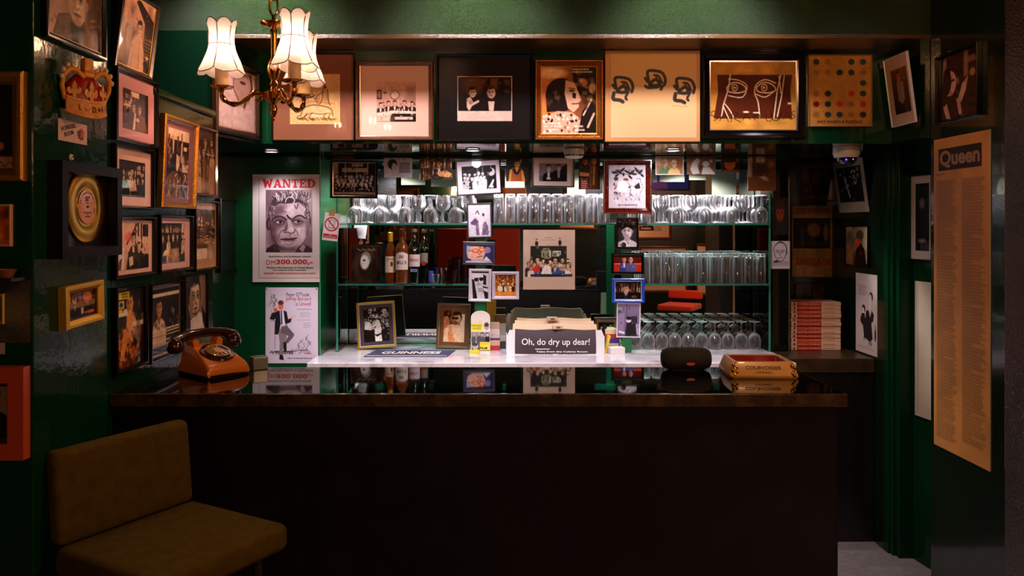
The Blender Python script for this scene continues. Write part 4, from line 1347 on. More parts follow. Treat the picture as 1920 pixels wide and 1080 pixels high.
def p_comic(c):
    c.fill('#3a3668')
    c.ell(0.84, 0.3, 0.14, 0.2, '#8a88b8')
    c.poly([(0, 0), (0.3, 0), (0.2, 0.5), (0, 0.6)], '#a8b4d4')
    c.poly([(0.2, 1), (0.1, 0.5), (0.2, 0.05), (0.66, 0.0), (0.76, 0.5), (0.64, 1)], '#f0b8a4')
    c.rect(0.1, 0, 0.66, 0.07, '#5a3220')
    c.ell(0.13, 0.62, 0.1, 0.26, '#f4c0ac')
    for x in (0.36, 0.62):
        c.ell(x, 0.3 if x > .5 else 0.36, 0.15, 0.15, '#e8703a')
        c.ell(x, 0.28 if x > .5 else 0.34, 0.08, 0.06, '#f4c8a8')
    c.curve([(0.46, 0.5), (0.54, 0.58), (0.58, 0.44)], 0.03, '#1c1224')
    c.curve([(0.42, 0.78), (0.54, 0.7), (0.64, 0.7)], 0.035, '#2a1420')
    c.curve([(0.06, 0.42), (0.14, 0.36), (0.22, 0.34)], 0.03, '#1c1830')
    c.curve([(0.5, 0.12), (0.66, 0.06), (0.74, 0.2)], 0.03, '#1c1830')
    c.poly([(0.64, 1), (0.8, 0.7), (1, 1)], '#e8e4ec')
def p_shades(c):
    c.fill('#e0dce4')
    c.rect(0, 0, 1, 0.05, '#2a2630')
    k = '#221d26'
    c.poly([(0.1, 1), (0.02, 0.3), (0.14, 0.26), (0.36, 1)], k)
    c.ell(0.42, 0.24, 0.34, 0.16, '#eeeaf0')
    c.poly([(0.66, 0.1), (0.86, 0.16), (0.86, 0.5), (0.66, 0.46), (0.72, 0.3)], k)
    c.ell(0.28, 0.3, 0.14, 0.07, k)
    c.ell(0.58, 0.28, 0.14, 0.07, k)
    c.line([(0.2, 0.25), (0.72, 0.22)], 0.02, k)
    c.curve([(0.4, 0.34), (0.38, 0.4), (0.46, 0.42)], 0.014, k)
    c.line([(0.36, 0.48), (0.52, 0.46)], 0.018, k)
    c.poly([(0.64, 0.52), (0.98, 0.58), (0.98, 0.62), (0.7, 0.6)], k)
    for j in range(4):
        c.curve([(0.4 + .08 * j, 0.62), (0.46 + .08 * j, 0.68), (0.42 + .08 * j, 0.76)], 0.014, k)
    c.poly([(0.7, 0.7), (0.98, 0.76), (0.98, 1), (0.8, 1)], k)
def p_fireplace(c):
    c.grad('#6a2c0c', '#e08a30')
    c.bottles(0.0, 0.4, 9, ['#f0c060', '#4a1c08', '#c8642a'], 8)
    c.crowd([(0.4, 4, 0.07, 0.1, 0.9)], coats=['#f4e0c0', '#c8843c', '#3a1a0a'], skins=['#f8d8a8'], hairs=['#3a1a0a'], seed=2)
    for x in (0.3, 0.5, 0.74):
        c.rect(x - 0.06, 0.55, x + 0.06, 0.78, '#f4e4cc')
    c.rect(0, 0.8, 1, 1, '#e0913a')
def p_bigcrowd(c):
    c.fill('#c9ad98')
    c.noise(0.05, 5, 2)
    c.rect(0.14, 0.27, 0.84, 0.78, '#16140c')
    c.picwall(0.3, 0.5, 9, ['#d8cdb8', '#8a8a6a'], 3, 0.24, 0.76)
    c.crowd([(0.52, 7, 0.035, 0.1, 0.92), (0.58, 8, 0.036, 0.05, 0.95), (0.64, 7, 0.036, 0.08, 0.94)], seed=12, coats=['#e8dccc', '#b8281c', '#2c4a8a', '#181412', '#c8a488', '#2a2620', '#d8d0c8'], skins=['#ecc8a8', '#d8a484'], hairs=['#1a120c', '#5a3a20', '#c8b090'])
    c.rect(0.14, 0.74, 0.95, 0.785, '#1a1a10', 0.9)
    c.rect(0, 0.787, 1, 1, '#cdb19b')
    c.poly([(0.34, 0.74), (0.4, 0.6), (0.52, 0.6), (0.56, 0.74)], '#ece2d4')
    c.poly([(0.2, 0.7), (0.22, 0.6), (0.3, 0.59), (0.33, 0.7)], '#c42a1c')
    c.lines(0.42, 0.125, 0.56, 0.14, 1, '#5a4234', 0.8, ragged=0)
    c.lines(0.36, 0.16, 0.64, 0.18, 1, '#9a7450', 0.8, ragged=0)
    for x in (0.26, 0.71):
        c.figure(x, 0.17 if x < .5 else 0.155, 0.018, '#1a1412', '#2a2220', '#d8a888', '#1a120c')
def p_curlyman(c):
    c.fill('#2a2328')
    c.picwall(0.0, 0.3, 6, ['#c8bcc0', '#8a7e84'], 3)
    c.bust(0.5, 0.42, 0.26, '#cfc4ca', '#e8e0e4', '#e0d2d2', '#1c1518', look=-0.4, shade='#8a7a80')
    for k in range(9):
        c.ell(0.26 + 0.06 * k, 0.2 + 0.05 * abs(k - 4) / 2, 0.09, 0.06, '#161013')
    c.ell(0.3, 0.94, 0.14, 0.1, '#2a2024')
def p_red_couple(c):
    c.fill('#5a100a')
    c.rect(0, 0.5, 1, 1, '#c83018')
    c.rect(0, 0.0, 1, 0.12, '#2a0a08')
    c.rect(0, 0.5, 1, 0.54, '#e8b0a0')
    c.bust(0.38, 0.24, 0.16, '#3a3a88', '#e0d8e4', '#e0a890', '#2a120c')
    c.bust(0.62, 0.26, 0.17, '#5a5a98', None, '#e4b09a', '#c8a8a0', bald=True)
def p_darkpub(c):
    c.fill('#0e0a10')
    c.bottles(0.05, 0.6, 16, ['#c8843c', '#6a2c14', '#f0d8a8', '#8a4a1c', '#3a2a4a'], 9)
    c.bust(0.42, 0.42, 0.22, '#0d1020', '#1a2030', '#e0b098', '#4a2c1c')
    c.ell(0.72, 0.84, 0.1, 0.07, '#7a3c20')
def p_interior(c):
    c.grad('#8a7ca0', '#5a4c6a')
    c.rect(0.0, 0, 0.06, 1, '#2a2034')
    c.line([(0.42, 0.0), (0.42, 0.6)], 0.012, '#1c1424')
    c.rect(0.06, 0.3, 0.32, 0.9, '#9a8cb0', 0.6)
    c.picwall(0.1, 0.4, 4, ['#3a2c48', '#c8bcd8'], 8, 0, 0.3)
    c.ell(0.5, 0.5, 0.1, 0.07, '#e8dff0')
    c.ell(0.52, 0.44, 0.13, 0.05, '#140e18')
    c.poly([(0.36, 1), (0.42, 0.58), (0.62, 0.55), (0.86, 0.62), (0.86, 1)], '#120c16')
    c.rect(0.62, 0.38, 0.86, 0.58, '#2a2034')
    c.poly([(0.1, 0.8), (0.34, 0.84), (0.34, 0.9), (0.1, 0.86)], '#e0d8ec')
    c.poly([(0.8, 0.62), (0.96, 0.6), (0.98, 0.9), (0.84, 0.9)], '#a89abc')
def p_blackdress(c):
    c.fill('#1c1713')
    c.picwall(0.0, 0.7, 34, ['#d8d0c8', '#a8a09a', '#f0eae4'], 23)
    c.rect(0.0, 0.64, 0.4, 1, '#120d0a')
    c.poly([(0.66, 0.95), (0.62, 0.5), (0.8, 0.45), (0.9, 0.6), (0.88, 1)], '#1a1410')
    c.poly([(0.02, 0.62), (0.06, 0.4), (0.24, 0.4), (0.34, 0.56), (0.28, 0.66)], '#ddd8d6')
    c.poly([(0.42, 0.78), (0.44, 0.44), (0.52, 0.34), (0.62, 0.38), (0.7, 0.62), (0.66, 0.8)], '#e6e0dc')
    c.poly([(0.42, 0.8), (0.68, 0.78), (0.7, 1), (0.44, 1)], '#efe9e4')
    c.poly([(0.42, 0.8), (0.68, 0.76), (0.68, 0.79), (0.52, 0.86)], '#1c1612')
    c.head(0.5, 0.23, 0.08, '#d8d0ca', '#181310', look=-0.6)
    c.line([(0.48, 0.5), (0.36, 0.56)], 0.04, '#dcd6d2')
def p_sunman(c):
    c.grad('#7a4a28', '#8a5430')
    c.rect(0.78, 0.1, 1, 1, '#efdcc0')
    c.ell(0.16, 0.12, 0.2, 0.14, '#3a1c10')
    c.poly([(0.0, 0.2), (0.2, 0.18), (0.3, 0.5), (0.1, 0.7), (0, 0.7)], '#c87a4c')
    c.poly([(0.0, 1), (0.04, 0.6), (0.3, 0.44), (0.7, 0.42), (0.96, 0.6), (1, 1)], '#e6c29a')
    c.head(0.62, 0.24, 0.19, '#d89a6c', '#2a160c', look=-0.7, beard='#6a3c20')
    for x in (0.46, 0.6):
        c.ell(x, 0.24, 0.07, 0.04, '#1a0e08')
    c.poly([(0.26, 0.6), (0.36, 0.52), (0.56, 0.98), (0.3, 1), (0.2, 0.9)], '#d88a58')
    c.line([(0.3, 0.52), (0.42, 0.76)], 0.06, '#e09664')
def p_polaroid(c):
    c.fill('#a89c86')
    c.rect(0.1, 0.13, 0.9, 0.8, '#0b0a09')
    q = random.Random(14)
    for k in range(24):
        x, y = q.uniform(.14, .84), q.uniform(.16, .74)
        c.ell(x, y, q.uniform(.015, .05), q.uniform(.012, .03), q.choice(['#c8c0b0', '#8a8478', '#e0d8c8']), rot=q.random() * 3)
    for x, y in ((0.36, .34), (0.66, 0.32)):
        c.head(x, y, 0.05, '#d0c8b8', '#1a1814')
    c.line([(0.36, 0.4), (0.46, 0.7)], 0.05, '#b8b0a0')
    c.poly([(0.46, 0.5), (0.8, 0.46), (0.84, 0.78), (0.5, 0.78)], '#0a0908')
def p_abstract_man(c):
    c.grad('#8a7c5c', '#3a1c10')
    c.noise(0.4, 6, 3)
    c.rect(0.72, 0, 1, 0.95, '#b09a78')
    c.ell(0.62, 0.22, 0.16, 0.14, '#4a3a24')
    c.ell(0.54, 0.42, 0.14, 0.12, '#c8401c', soft=0.4)
    c.poly([(0.4, 1), (0.46, 0.6), (0.66, 0.42), (0.84, 0.6), (0.9, 1)], '#120b09')
    c.poly([(0, 0.4), (0.3, 0.5), (0.34, 1), (0, 1)], '#a4643a', 0.7)
def p_cartoon_pair(c):
    c.fill('#cbb9b0')
    k = '#1a1216'
    c.lines(0.14, 0.14, 0.6, 0.28, 6, '#6a5a58', 0.7, ragged=0.3)
    c.ell(0.72, 0.28, 0.09, 0.06, k)
    c.ell(0.69, 0.32, 0.07, 0.075, '#d8c8c0')
    c.line([(0.66, 0.4), (0.67, 0.46)], 0.04, '#d8c8c0')
    c.poly([(0.5, 0.46), (0.62, 0.45), (0.68, 0.54), (0.76, 0.44), (0.86, 0.5), (0.82, 0.58), (0.74, 0.6), (0.8, 0.8), (0.66, 0.84), (0.4, 0.8), (0.34, 0.62), (0.46, 0.58)], k)
    c.ell(0.38, 0.44, 0.08, 0.05, k)
    c.ell(0.36, 0.47, 0.05, 0.045, '#d8c8c0')
    c.poly([(0.22, 0.58), (0.3, 0.5), (0.42, 0.5), (0.5, 0.62), (0.36, 0.66), (0.24, 0.62)], k)
    c.line([(0.64, 0.82), (0.65, 0.88)], 0.02, k)
    c.line([(0.72, 0.82), (0.73, 0.88)], 0.02, k)
    c.line([(0.42, 0.78), (0.4, 0.83)], 0.02, k)
    c.ell(0.92, 0.74, 0.035, 0.08, k)
    c.line([(0.92, 0.62), (0.92, 0.7)], 0.014, k)
    c.lines(0.1, 0.91, 0.95, 0.95, 2, '#8a7672', 0.6)
def p_vivid_back(c):
    c.fill('#3a2410')
    c.noise(0.4, 4, 9)
    c.rect(0.25, 0.3, 0.6, 1.0, '#1a0e06')
def p_dim_sketch(c):
    c.fill('#4a3a26')
    c.noise(0.3, 6, 5)
    c.rect(0.2, 0.12, 0.9, 0.88, '#181008')
    c.ell(0.45, 0.4, 0.16, 0.2, '#4a3a24', soft=0.5)
    c.ell(0.75, 0.35, 0.12, 0.25, '#3a2c1a', soft=0.5)
    c.line([(0.2, 0.3), (0.3, 0.95)], 0.03, '#6a5434')
def p_disease(c):
    c.fill('#8a6c3a')
    c.noise(0.15, 5, 4)
    c.rect(0.02, 0.17, 0.88, 0.6, '#16100a')
    c.ell(0.5, 0.34, 0.16, 0.1, '#6a5030', soft=0.4)
    c.ell(0.78, 0.38, 0.06, 0.12, '#6e5836', soft=0.4)
    c.rect(0.08, 0.5, 0.84, 0.56, '#3a301c', 0.7, 0.05)
    c.poly([(0.3, 1), (0.34, 0.86), (0.7, 0.86), (0.76, 1)], '#a4864c', 0.7)
def p_redface2(c):
    c.fill('#0b0807')
    c.ell(0.5, 0.42, 0.26, 0.24, '#7a2c12', soft=0.3)
    c.ell(0.5, 0.2, 0.32, 0.12, '#2a120a')
    c.ell(0.38, 0.4, 0.06, 0.03, '#3a1408')
    c.ell(0.62, 0.4, 0.06, 0.03, '#3a1408')
    c.line([(0.4, 0.6), (0.6, 0.6)], 0.03, '#5a1c0c')
    c.poly([(0, 1), (0.2, 0.72), (0.8, 0.72), (1, 1)], '#14100e')
def p_linehead(c):
    c.fill('#cfc2c6')
    k = '#1c1426'
    c.curve([(0.2, 0.45), (0.16, 0.3), (0.26, 0.12), (0.5, 0.06), (0.74, 0.12), (0.82, 0.3), (0.76, 0.55), (0.6, 0.72), (0.42, 0.7), (0.26, 0.58), (0.2, 0.45)], 0.02, k)
    c.curve([(0.26, 0.14), (0.5, 0.02), (0.78, 0.16), (0.84, 0.4)], 0.03, k)
    for x in (0.36, 0.62):
        c.curve([(x - .1, 0.36), (x, 0.32), (x + .1, 0.36)], 0.02, k)
        c.ell(x, 0.4, 0.06, 0.018, k)
    c.poly([(0.46, 0.4), (0.5, 0.38), (0.54, 0.52), (0.44, 0.52)], '#8a7c8c')
    c.line([(0.4, 0.6), (0.6, 0.59)], 0.02, k)
    c.poly([(0.1, 0.75), (0.3, 0.68), (0.5, 0.76), (0.2, 0.78)], k)
    for j in range(5):
        c.line([(0.08, 0.76 + .03 * j), (0.95, 0.74 + .035 * j)], 0.01, '#6a5a70')
    c.curve([(0.8, 0.36), (0.86, 0.42), (0.8, 0.5)], 0.016, k)
def p_tinyphoto(c):
    c.fill('#2a2420')
    c.crowd([(0.4, 3, 0.12, 0.1, 0.9)], seed=5, **BW)

# ---------------------------------------------------------------- Wanted portrait
def p_wanted(c):
    L, D_, K = '#e2cccb', '#5a3e46', '#22141a'
    c.grad('#9c7e86', '#806068')
    c.ell(0.08, 0.1, 0.35, 0.3, '#5e424a', 0.7, soft=0.9)
    c.ell(0.95, 0.2, 0.25, 0.4, '#bfa2a6', 0.7, soft=0.9)
    c.ell(0.02, 0.75, 0.2, 0.3, '#a88a90', 0.7, soft=0.9)
    # neck, collar, jacket
    c.poly([(0.2, 1.0), (0.2, 0.8), (0.8, 0.8), (0.78, 1.0)], '#8f7077')
    c.poly([(0.0, 1), (0.02, 0.94), (0.21, 0.85), (0.27, 0.9), (0.32, 1)], '#2c1d22')
    c.poly([(0.62, 1), (0.7, 0.92), (0.78, 0.86), (0.92, 0.9), (1, 0.95), (1, 1)], '#3a2a30')
    c.poly([(0.72, 0.95), (0.79, 0.87), (0.86, 0.9), (0.8, 1.0)], '#a98c90')
    c.ell(0.06, 0.55, 0.055, 0.1, '#33222a')
    c.ell(0.07, 0.55, 0.025, 0.06, '#6a4e56')
    c.ell(0.945, 0.5, 0.045, 0.1, '#8a686e')
    c.ell(0.95, 0.5, 0.02, 0.06, '#4a343c')
    # hair mass, then the broad head
    c.poly([(0.06, 0.5), (0.06, 0.32), (0.14, 0.17), (0.28, 0.07), (0.45, 0.02), (0.64, 0.02), (0.8, 0.09), (0.91, 0.21), (0.95, 0.38), (0.92, 0.5), (0.5, 0.4)], '#3a282d')
    c.poly([(0.1, 0.52), (0.1, 0.38), (0.18, 0.27), (0.3, 0.22), (0.5, 0.22), (0.72, 0.2), (0.86, 0.3), (0.91, 0.44), (0.92, 0.6), (0.88, 0.74), (0.8, 0.85), (0.66, 0.94), (0.5, 0.97), (0.36, 0.95), (0.23, 0.85), (0.14, 0.72)], '#c3a5a8')
    # large planes of light and dark
    c.ell(0.2, 0.66, 0.13, 0.24, D_, 0.85, soft=0.9)
    c.ell(0.14, 0.48, 0.08, 0.16, D_, 0.7, soft=0.9)
    c.ell(0.27, 0.32, 0.18, 0.09, D_, 0.75, rot=-0.2, soft=0.8)
    c.ell(0.56, 0.34, 0.14, 0.09, L, 0.9, soft=0.9)
    c.ell(0.8, 0.34, 0.08, 0.1, L, 0.7, soft=0.9)
    c.ell(0.78, 0.63, 0.14, 0.15, L, 0.95, soft=0.9)
    c.ell(0.33, 0.68, 0.1, 0.1, L, 0.55, soft=0.9)
    c.ell(0.9, 0.62, 0.05, 0.16, '#8a6c72', 0.8, soft=0.8)
    c.ell(0.46, 0.93, 0.22, 0.05, D_, 0.85, soft=0.8)
    c.ell(0.5, 0.885, 0.12, 0.04, L, 0.6, soft=0.9)
    c.ell(0.3, 0.5, 0.17, 0.07, '#6a4c54', 0.85, soft=0.7)
    c.ell(0.7, 0.5, 0.17, 0.065, '#7a5c64', 0.75, soft=0.7)
    c.ell(0.3, 0.58, 0.12, 0.03, '#7a5a62', 0.7, soft=0.8)
    c.ell(0.7, 0.575, 0.12, 0.028, '#8a6a70', 0.7, soft=0.8)
    # hair: grey strokes swept up and across
    q = random.Random(12)
    for i in range(150):
        t = q.random()
        x0 = 0.22 + 0.68 * t
        y0 = 0.2 - 0.1 * math.sin(math.pi * t) + q.uniform(-0.03, 0.04)
        dx = q.uniform(-0.1, 0.03) + (0.06 if t > 0.6 else 0)
        c.curve([(x0, y0), (x0 + dx * 0.5 + 0.02, y0 - 0.05), (x0 + dx, y0 - q.uniform(0.06, 0.12))], q.uniform(0.006, 0.013), q.choice(['#eadada', '#b89da1', '#1c1014', '#8c7076', '#2c1c22']), 0.8)
    for i in range(60):
        k = q.random() < 0.5
        x0 = q.uniform(0.07, 0.16) if k else q.uniform(0.85, 0.94)
        y0 = q.uniform(0.22, 0.46)
        c.curve([(x0, y0), (x0 + (0.03 if k else -0.02), y0 + 0.02), (x0 + (0.03 if k else 0.0), y0 + 0.06)], 0.009, q.choice(['#1c1014', '#54404a', '#a68c92', '#d8c4c4']), 0.8)
    c.curve([(0.42, 0.2), (0.46, 0.13), (0.56, 0.12), (0.62, 0.17), (0.58, 0.22)], 0.016, '#eadada', 0.8)
    c.curve([(0.4, 0.22), (0.42, 0.14), (0.5, 0.1)], 0.014, K, 0.8)
    # frown, brows
    c.curve([(0.33, 0.36), (0.38, 0.34), (0.43, 0.36)], 0.014, D_, 0.8)
    c.curve([(0.46, 0.41), (0.5, 0.445), (0.54, 0.465)], 0.026, K)
    c.curve([(0.62, 0.25), (0.66, 0.3), (0.7, 0.22)], 0.014, K, 0.85)
    c.curve([(0.14, 0.49), (0.22, 0.435), (0.34, 0.43), (0.44, 0.48)], 0.026, '#3a262d', 0.95)
    c.curve([(0.56, 0.49), (0.66, 0.425), (0.76, 0.415), (0.86, 0.46)], 0.026, '#3a262d', 0.95)
    for x, y in ((0.3, 0.515), (0.69, 0.51)):
        c.ell(x, y, 0.085, 0.019, '#cdb4b6')
        c.ell(x + 0.015, y, 0.034, 0.02, K)
        c.curve([(x - 0.11, y + 0.004), (x - 0.02, y - 0.026), (x + 0.11, y + 0.004)], 0.017, K)
        c.curve([(x - 0.1, y + 0.03), (x, y + 0.045), (x + 0.1, y + 0.028)], 0.010, '#4a323a', 0.8)
    # nose, with the shadow on its dark side
    c.poly([(0.46, 0.48), (0.53, 0.48), (0.58, 0.6), (0.62, 0.67), (0.53, 0.7), (0.4, 0.68), (0.39, 0.62)], '#cbb0b2')
    c.poly([(0.46, 0.48), (0.48, 0.6), (0.44, 0.68), (0.38, 0.66), (0.42, 0.57)], '#6e5058', 0.85)
    c.ell(0.54, 0.64, 0.05, 0.045, L, 0.9, soft=0.7)
    c.curve([(0.38, 0.645), (0.4, 0.69), (0.48, 0.68), (0.53, 0.695), (0.6, 0.685), (0.63, 0.65)], 0.013, K, 0.85)
    c.curve([(0.62, 0.62), (0.67, 0.67), (0.7, 0.73)], 0.011, D_, 0.9)
    c.curve([(0.36, 0.64), (0.3, 0.7), (0.28, 0.77)], 0.013, D_, 0.9)
    c.curve([(0.53, 0.7), (0.52, 0.745)], 0.02, '#8a6a70', 0.8)
    # mouth
    c.poly([(0.33, 0.79), (0.42, 0.765), (0.5, 0.772), (0.56, 0.762), (0.66, 0.77), (0.62, 0.82), (0.52, 0.845), (0.4, 0.83)], '#7e5960')
    c.ell(0.5, 0.825, 0.08, 0.012, '#b8969a', 0.8, soft=0.5)
    c.curve([(0.32, 0.795), (0.42, 0.79), (0.5, 0.8), (0.57, 0.788), (0.67, 0.772)], 0.017, K)
    c.curve([(0.4, 0.86), (0.5, 0.875), (0.6, 0.855)], 0.016, '#6a4c54', 0.7)
    c.curve([(0.1, 0.56), (0.13, 0.72), (0.23, 0.86), (0.34, 0.94)], 0.014, '#3a262d', 0.85)
    c.curve([(0.92, 0.6), (0.88, 0.75), (0.79, 0.86), (0.68, 0.94)], 0.010, '#4a343c', 0.7)
    c.noise(0.08, 14, 4)

SEPC = ['#e0bea6', '#1a0c07', '#a87a62', '#3a2016', '#d0a48c', '#120805']
GREYC = ['#e8e0e2', '#120f10', '#8a8486', '#2a2628', '#c8c0c4']
GLOWC = ['#f0c878', '#2a1206', '#b8601c', '#e8a048', '#160a04', '#7a3410']
def rich(p, *calls):
    def f(c):
        p(c)
        for k in calls:
            c.busy(*k[:3], *k[3:])
    return f
p_kiss = rich(p_kiss, (26, SEPC, 2, 0, .05, .5, .5, .05), (14, SEPC, 3, .1, .6, .95, 1, .04, .35))
p_group_a = rich(p_group_a, (50, SEPC, 4, 0, .05, 1, .95, .035), (10, ['#e6c8b4'], 5, .2, .4, .8, .7, .05, .7))
p_profile_print = rich(p_profile_print, (50, SEPC, 6, .5, .2, 1, 1, .045), (24, SEPC, 7, 0, .1, .3, .6, .05, .5))
p_nude_reflect = rich(p_nude_reflect, (60, SEPC + GLOWC, 8, 0, .05, 1, .6, .035), (14, SEPC, 9, 0, .6, 1, 1, .06, .4))
p_cigar = rich(p_cigar, (26, SEPC, 10, .5, .0, 1, .6, .05, .5), (16, SEPC, 11, .4, .6, 1, 1, .05, .4), (12, ['#c85a48', '#e8b8a8'], 12, 0, .1, .4, .5, .06, .4))
p_table_group = rich(p_table_group, (70, SEPC, 13, 0, .2, 1, 1, .032), (20, GLOWC, 14, .3, .62, .75, 1, .04, .4))
p_tall_sepia = rich(p_tall_sepia, (60, GLOWC, 15, 0, .1, 1, .64, .03))
p_floral = rich(p_floral, (40, GLOWC, 16, 0, .45, 1, 1, .05, .5), (12, SEPC, 17, .55, .1, 1, .5, .08, .3))
p_lean_man = rich(p_lean_man, (30, SEPC, 18, 0, .5, 1, .6, .05, .4), (10, SEPC, 19, .4, .15, 1, .55, .08, .35))
p_barcolor = rich(p_barcolor, (50, GLOWC, 20, 0, 0, 1, .5, .06), (20, SEPC, 21, 0, .5, 1, 1, .07, .4))
p_team = rich(p_team, (70, GREYC, 22, .05, .4, .95, .88, .035), (14, SEPC, 23, .14, 0, 1, .4, .07, .5))
p_goldbar = rich(p_goldbar, (90, GLOWC, 24, 0, 0, 1, 1, .05))
p_party = rich(p_party, (44, GREYC, 25, 0, .3, .8, 1, .05), (10, GREYC, 26, 0, 0, 1, .3, .05, .5))
p_two_suits = rich(p_two_suits, (14, GREYC, 27, .1, .5, 1, 1, .05, .3))
p_hugging = rich(p_hugging, (40, GLOWC, 28, 0, 0, 1, 1, .05, .45))
p_couple_green = rich(p_couple_green, (20, SEPC + GLOWC, 29, 0, 0, 1, .5, .06, .35))
p_corner_bar = rich(p_corner_bar, (24, GLOWC, 30, .1, 0, 1, .7, .06, .35))
p_bigcrowd = rich(p_bigcrowd, (70, ['#e8dccc', '#181410', '#b8281c', '#3a5a9a', '#d8a488', '#2a2a14'], 31, .08, .52, .94, .76, .014, .8), (24, ['#3a3a20', '#8a8a6a', '#0e0c08'], 32, .15, .28, .83, .5, .03, .5))
p_fireplace = rich(p_fireplace, (50, GLOWC + ['#f8e8c8'], 33, 0, 0, 1, .8, .05))
p_curlyman = rich(p_curlyman, (24, GREYC, 34, 0, 0, 1, .25, .05, .6), (10, GREYC, 35, .1, .75, .9, 1, .06, .4))
p_red_couple = rich(p_red_couple, (18, ['#e8a090', '#2a0a08', '#c83018', '#d8d0e8'], 36, 0, .3, 1, 1, .06, .45))
p_darkpub = rich(p_darkpub, (46, GLOWC + ['#3a3a6a'], 37, 0, 0, 1, .6, .05), (10, GLOWC, 38, 0, .6, 1, 1, .05, .35))
p_interior = rich(p_interior, (26, ['#2a2034', '#c8bcd8', '#6a5c7c', '#120c16'], 39, 0, .1, 1, 1, .045, .45))
p_blackdress = rich(p_blackdress, (60, GREYC, 40, 0, 0, 1, .65, .035, .8), (24, GREYC, 41, .6, .4, 1, 1, .04, .6))
p_sunman = rich(p_sunman, (16, ['#e8b088', '#a4623a', '#f0d0a8'], 42, 0, .5, 1, 1, .07, .4), (10, GLOWC, 43, 0, 0, .4, .5, .07, .35))
p_polaroid = rich(p_polaroid, (40, ['#c8c0b0', '#0a0908', '#6a645a'], 44, .12, .15, .88, .78, .03))
p_dinner = rich(p_dinner, (34, ['#2a1410', '#e8c8b4', '#8a5a48', '#140808'], 45, 0, .52, 1, .98, .035), (8, ['#b07c68', '#d8b09c'], 46, 0, 0, 1, .4, .12, .4))
p_two_men = rich(p_two_men, (20, ['#5a3420', '#1a0c08', '#8a5434'], 47, .03, .04, .97, .4, .07, .45), (8, ['#c89c88', '#2a1410'], 48, .14, .46, .44, .75, .05, .4))
p_profile_gold = rich(p_profile_gold, (30, GLOWC + SEPC, 49, .6, .05, 1, .6, .05, .4), (14, SEPC, 50, .1, .3, .45, .62, .06, .25))
p_coatwoman = rich(p_coatwoman, (24, SEPC, 51, 0, .2, .5, .7, .06, .35), (26, SEPC, 52, .72, .1, 1, 1, .04, .45))
p_elder = rich(p_elder, (22, SEPC, 53, .0, .68, .4, 1, .07, .22), (24, SEPC, 54, .7, .1, 1, .95, .06, .22))
p_abstract_man = rich(p_abstract_man, (16, GLOWC + ['#8a7c5c'], 55, 0, 0, 1, .8, .08, .35))
p_lean_white = rich(p_lean_white, (14, SEPC, 56, 0, 0, 1, 1, .08, .3))
p_dim_pair = rich(p_dim_pair, (20, ['#c48c70', '#2a120a', '#5a2c1c'], 57, .3, .3, 1, 1, .06, .5))

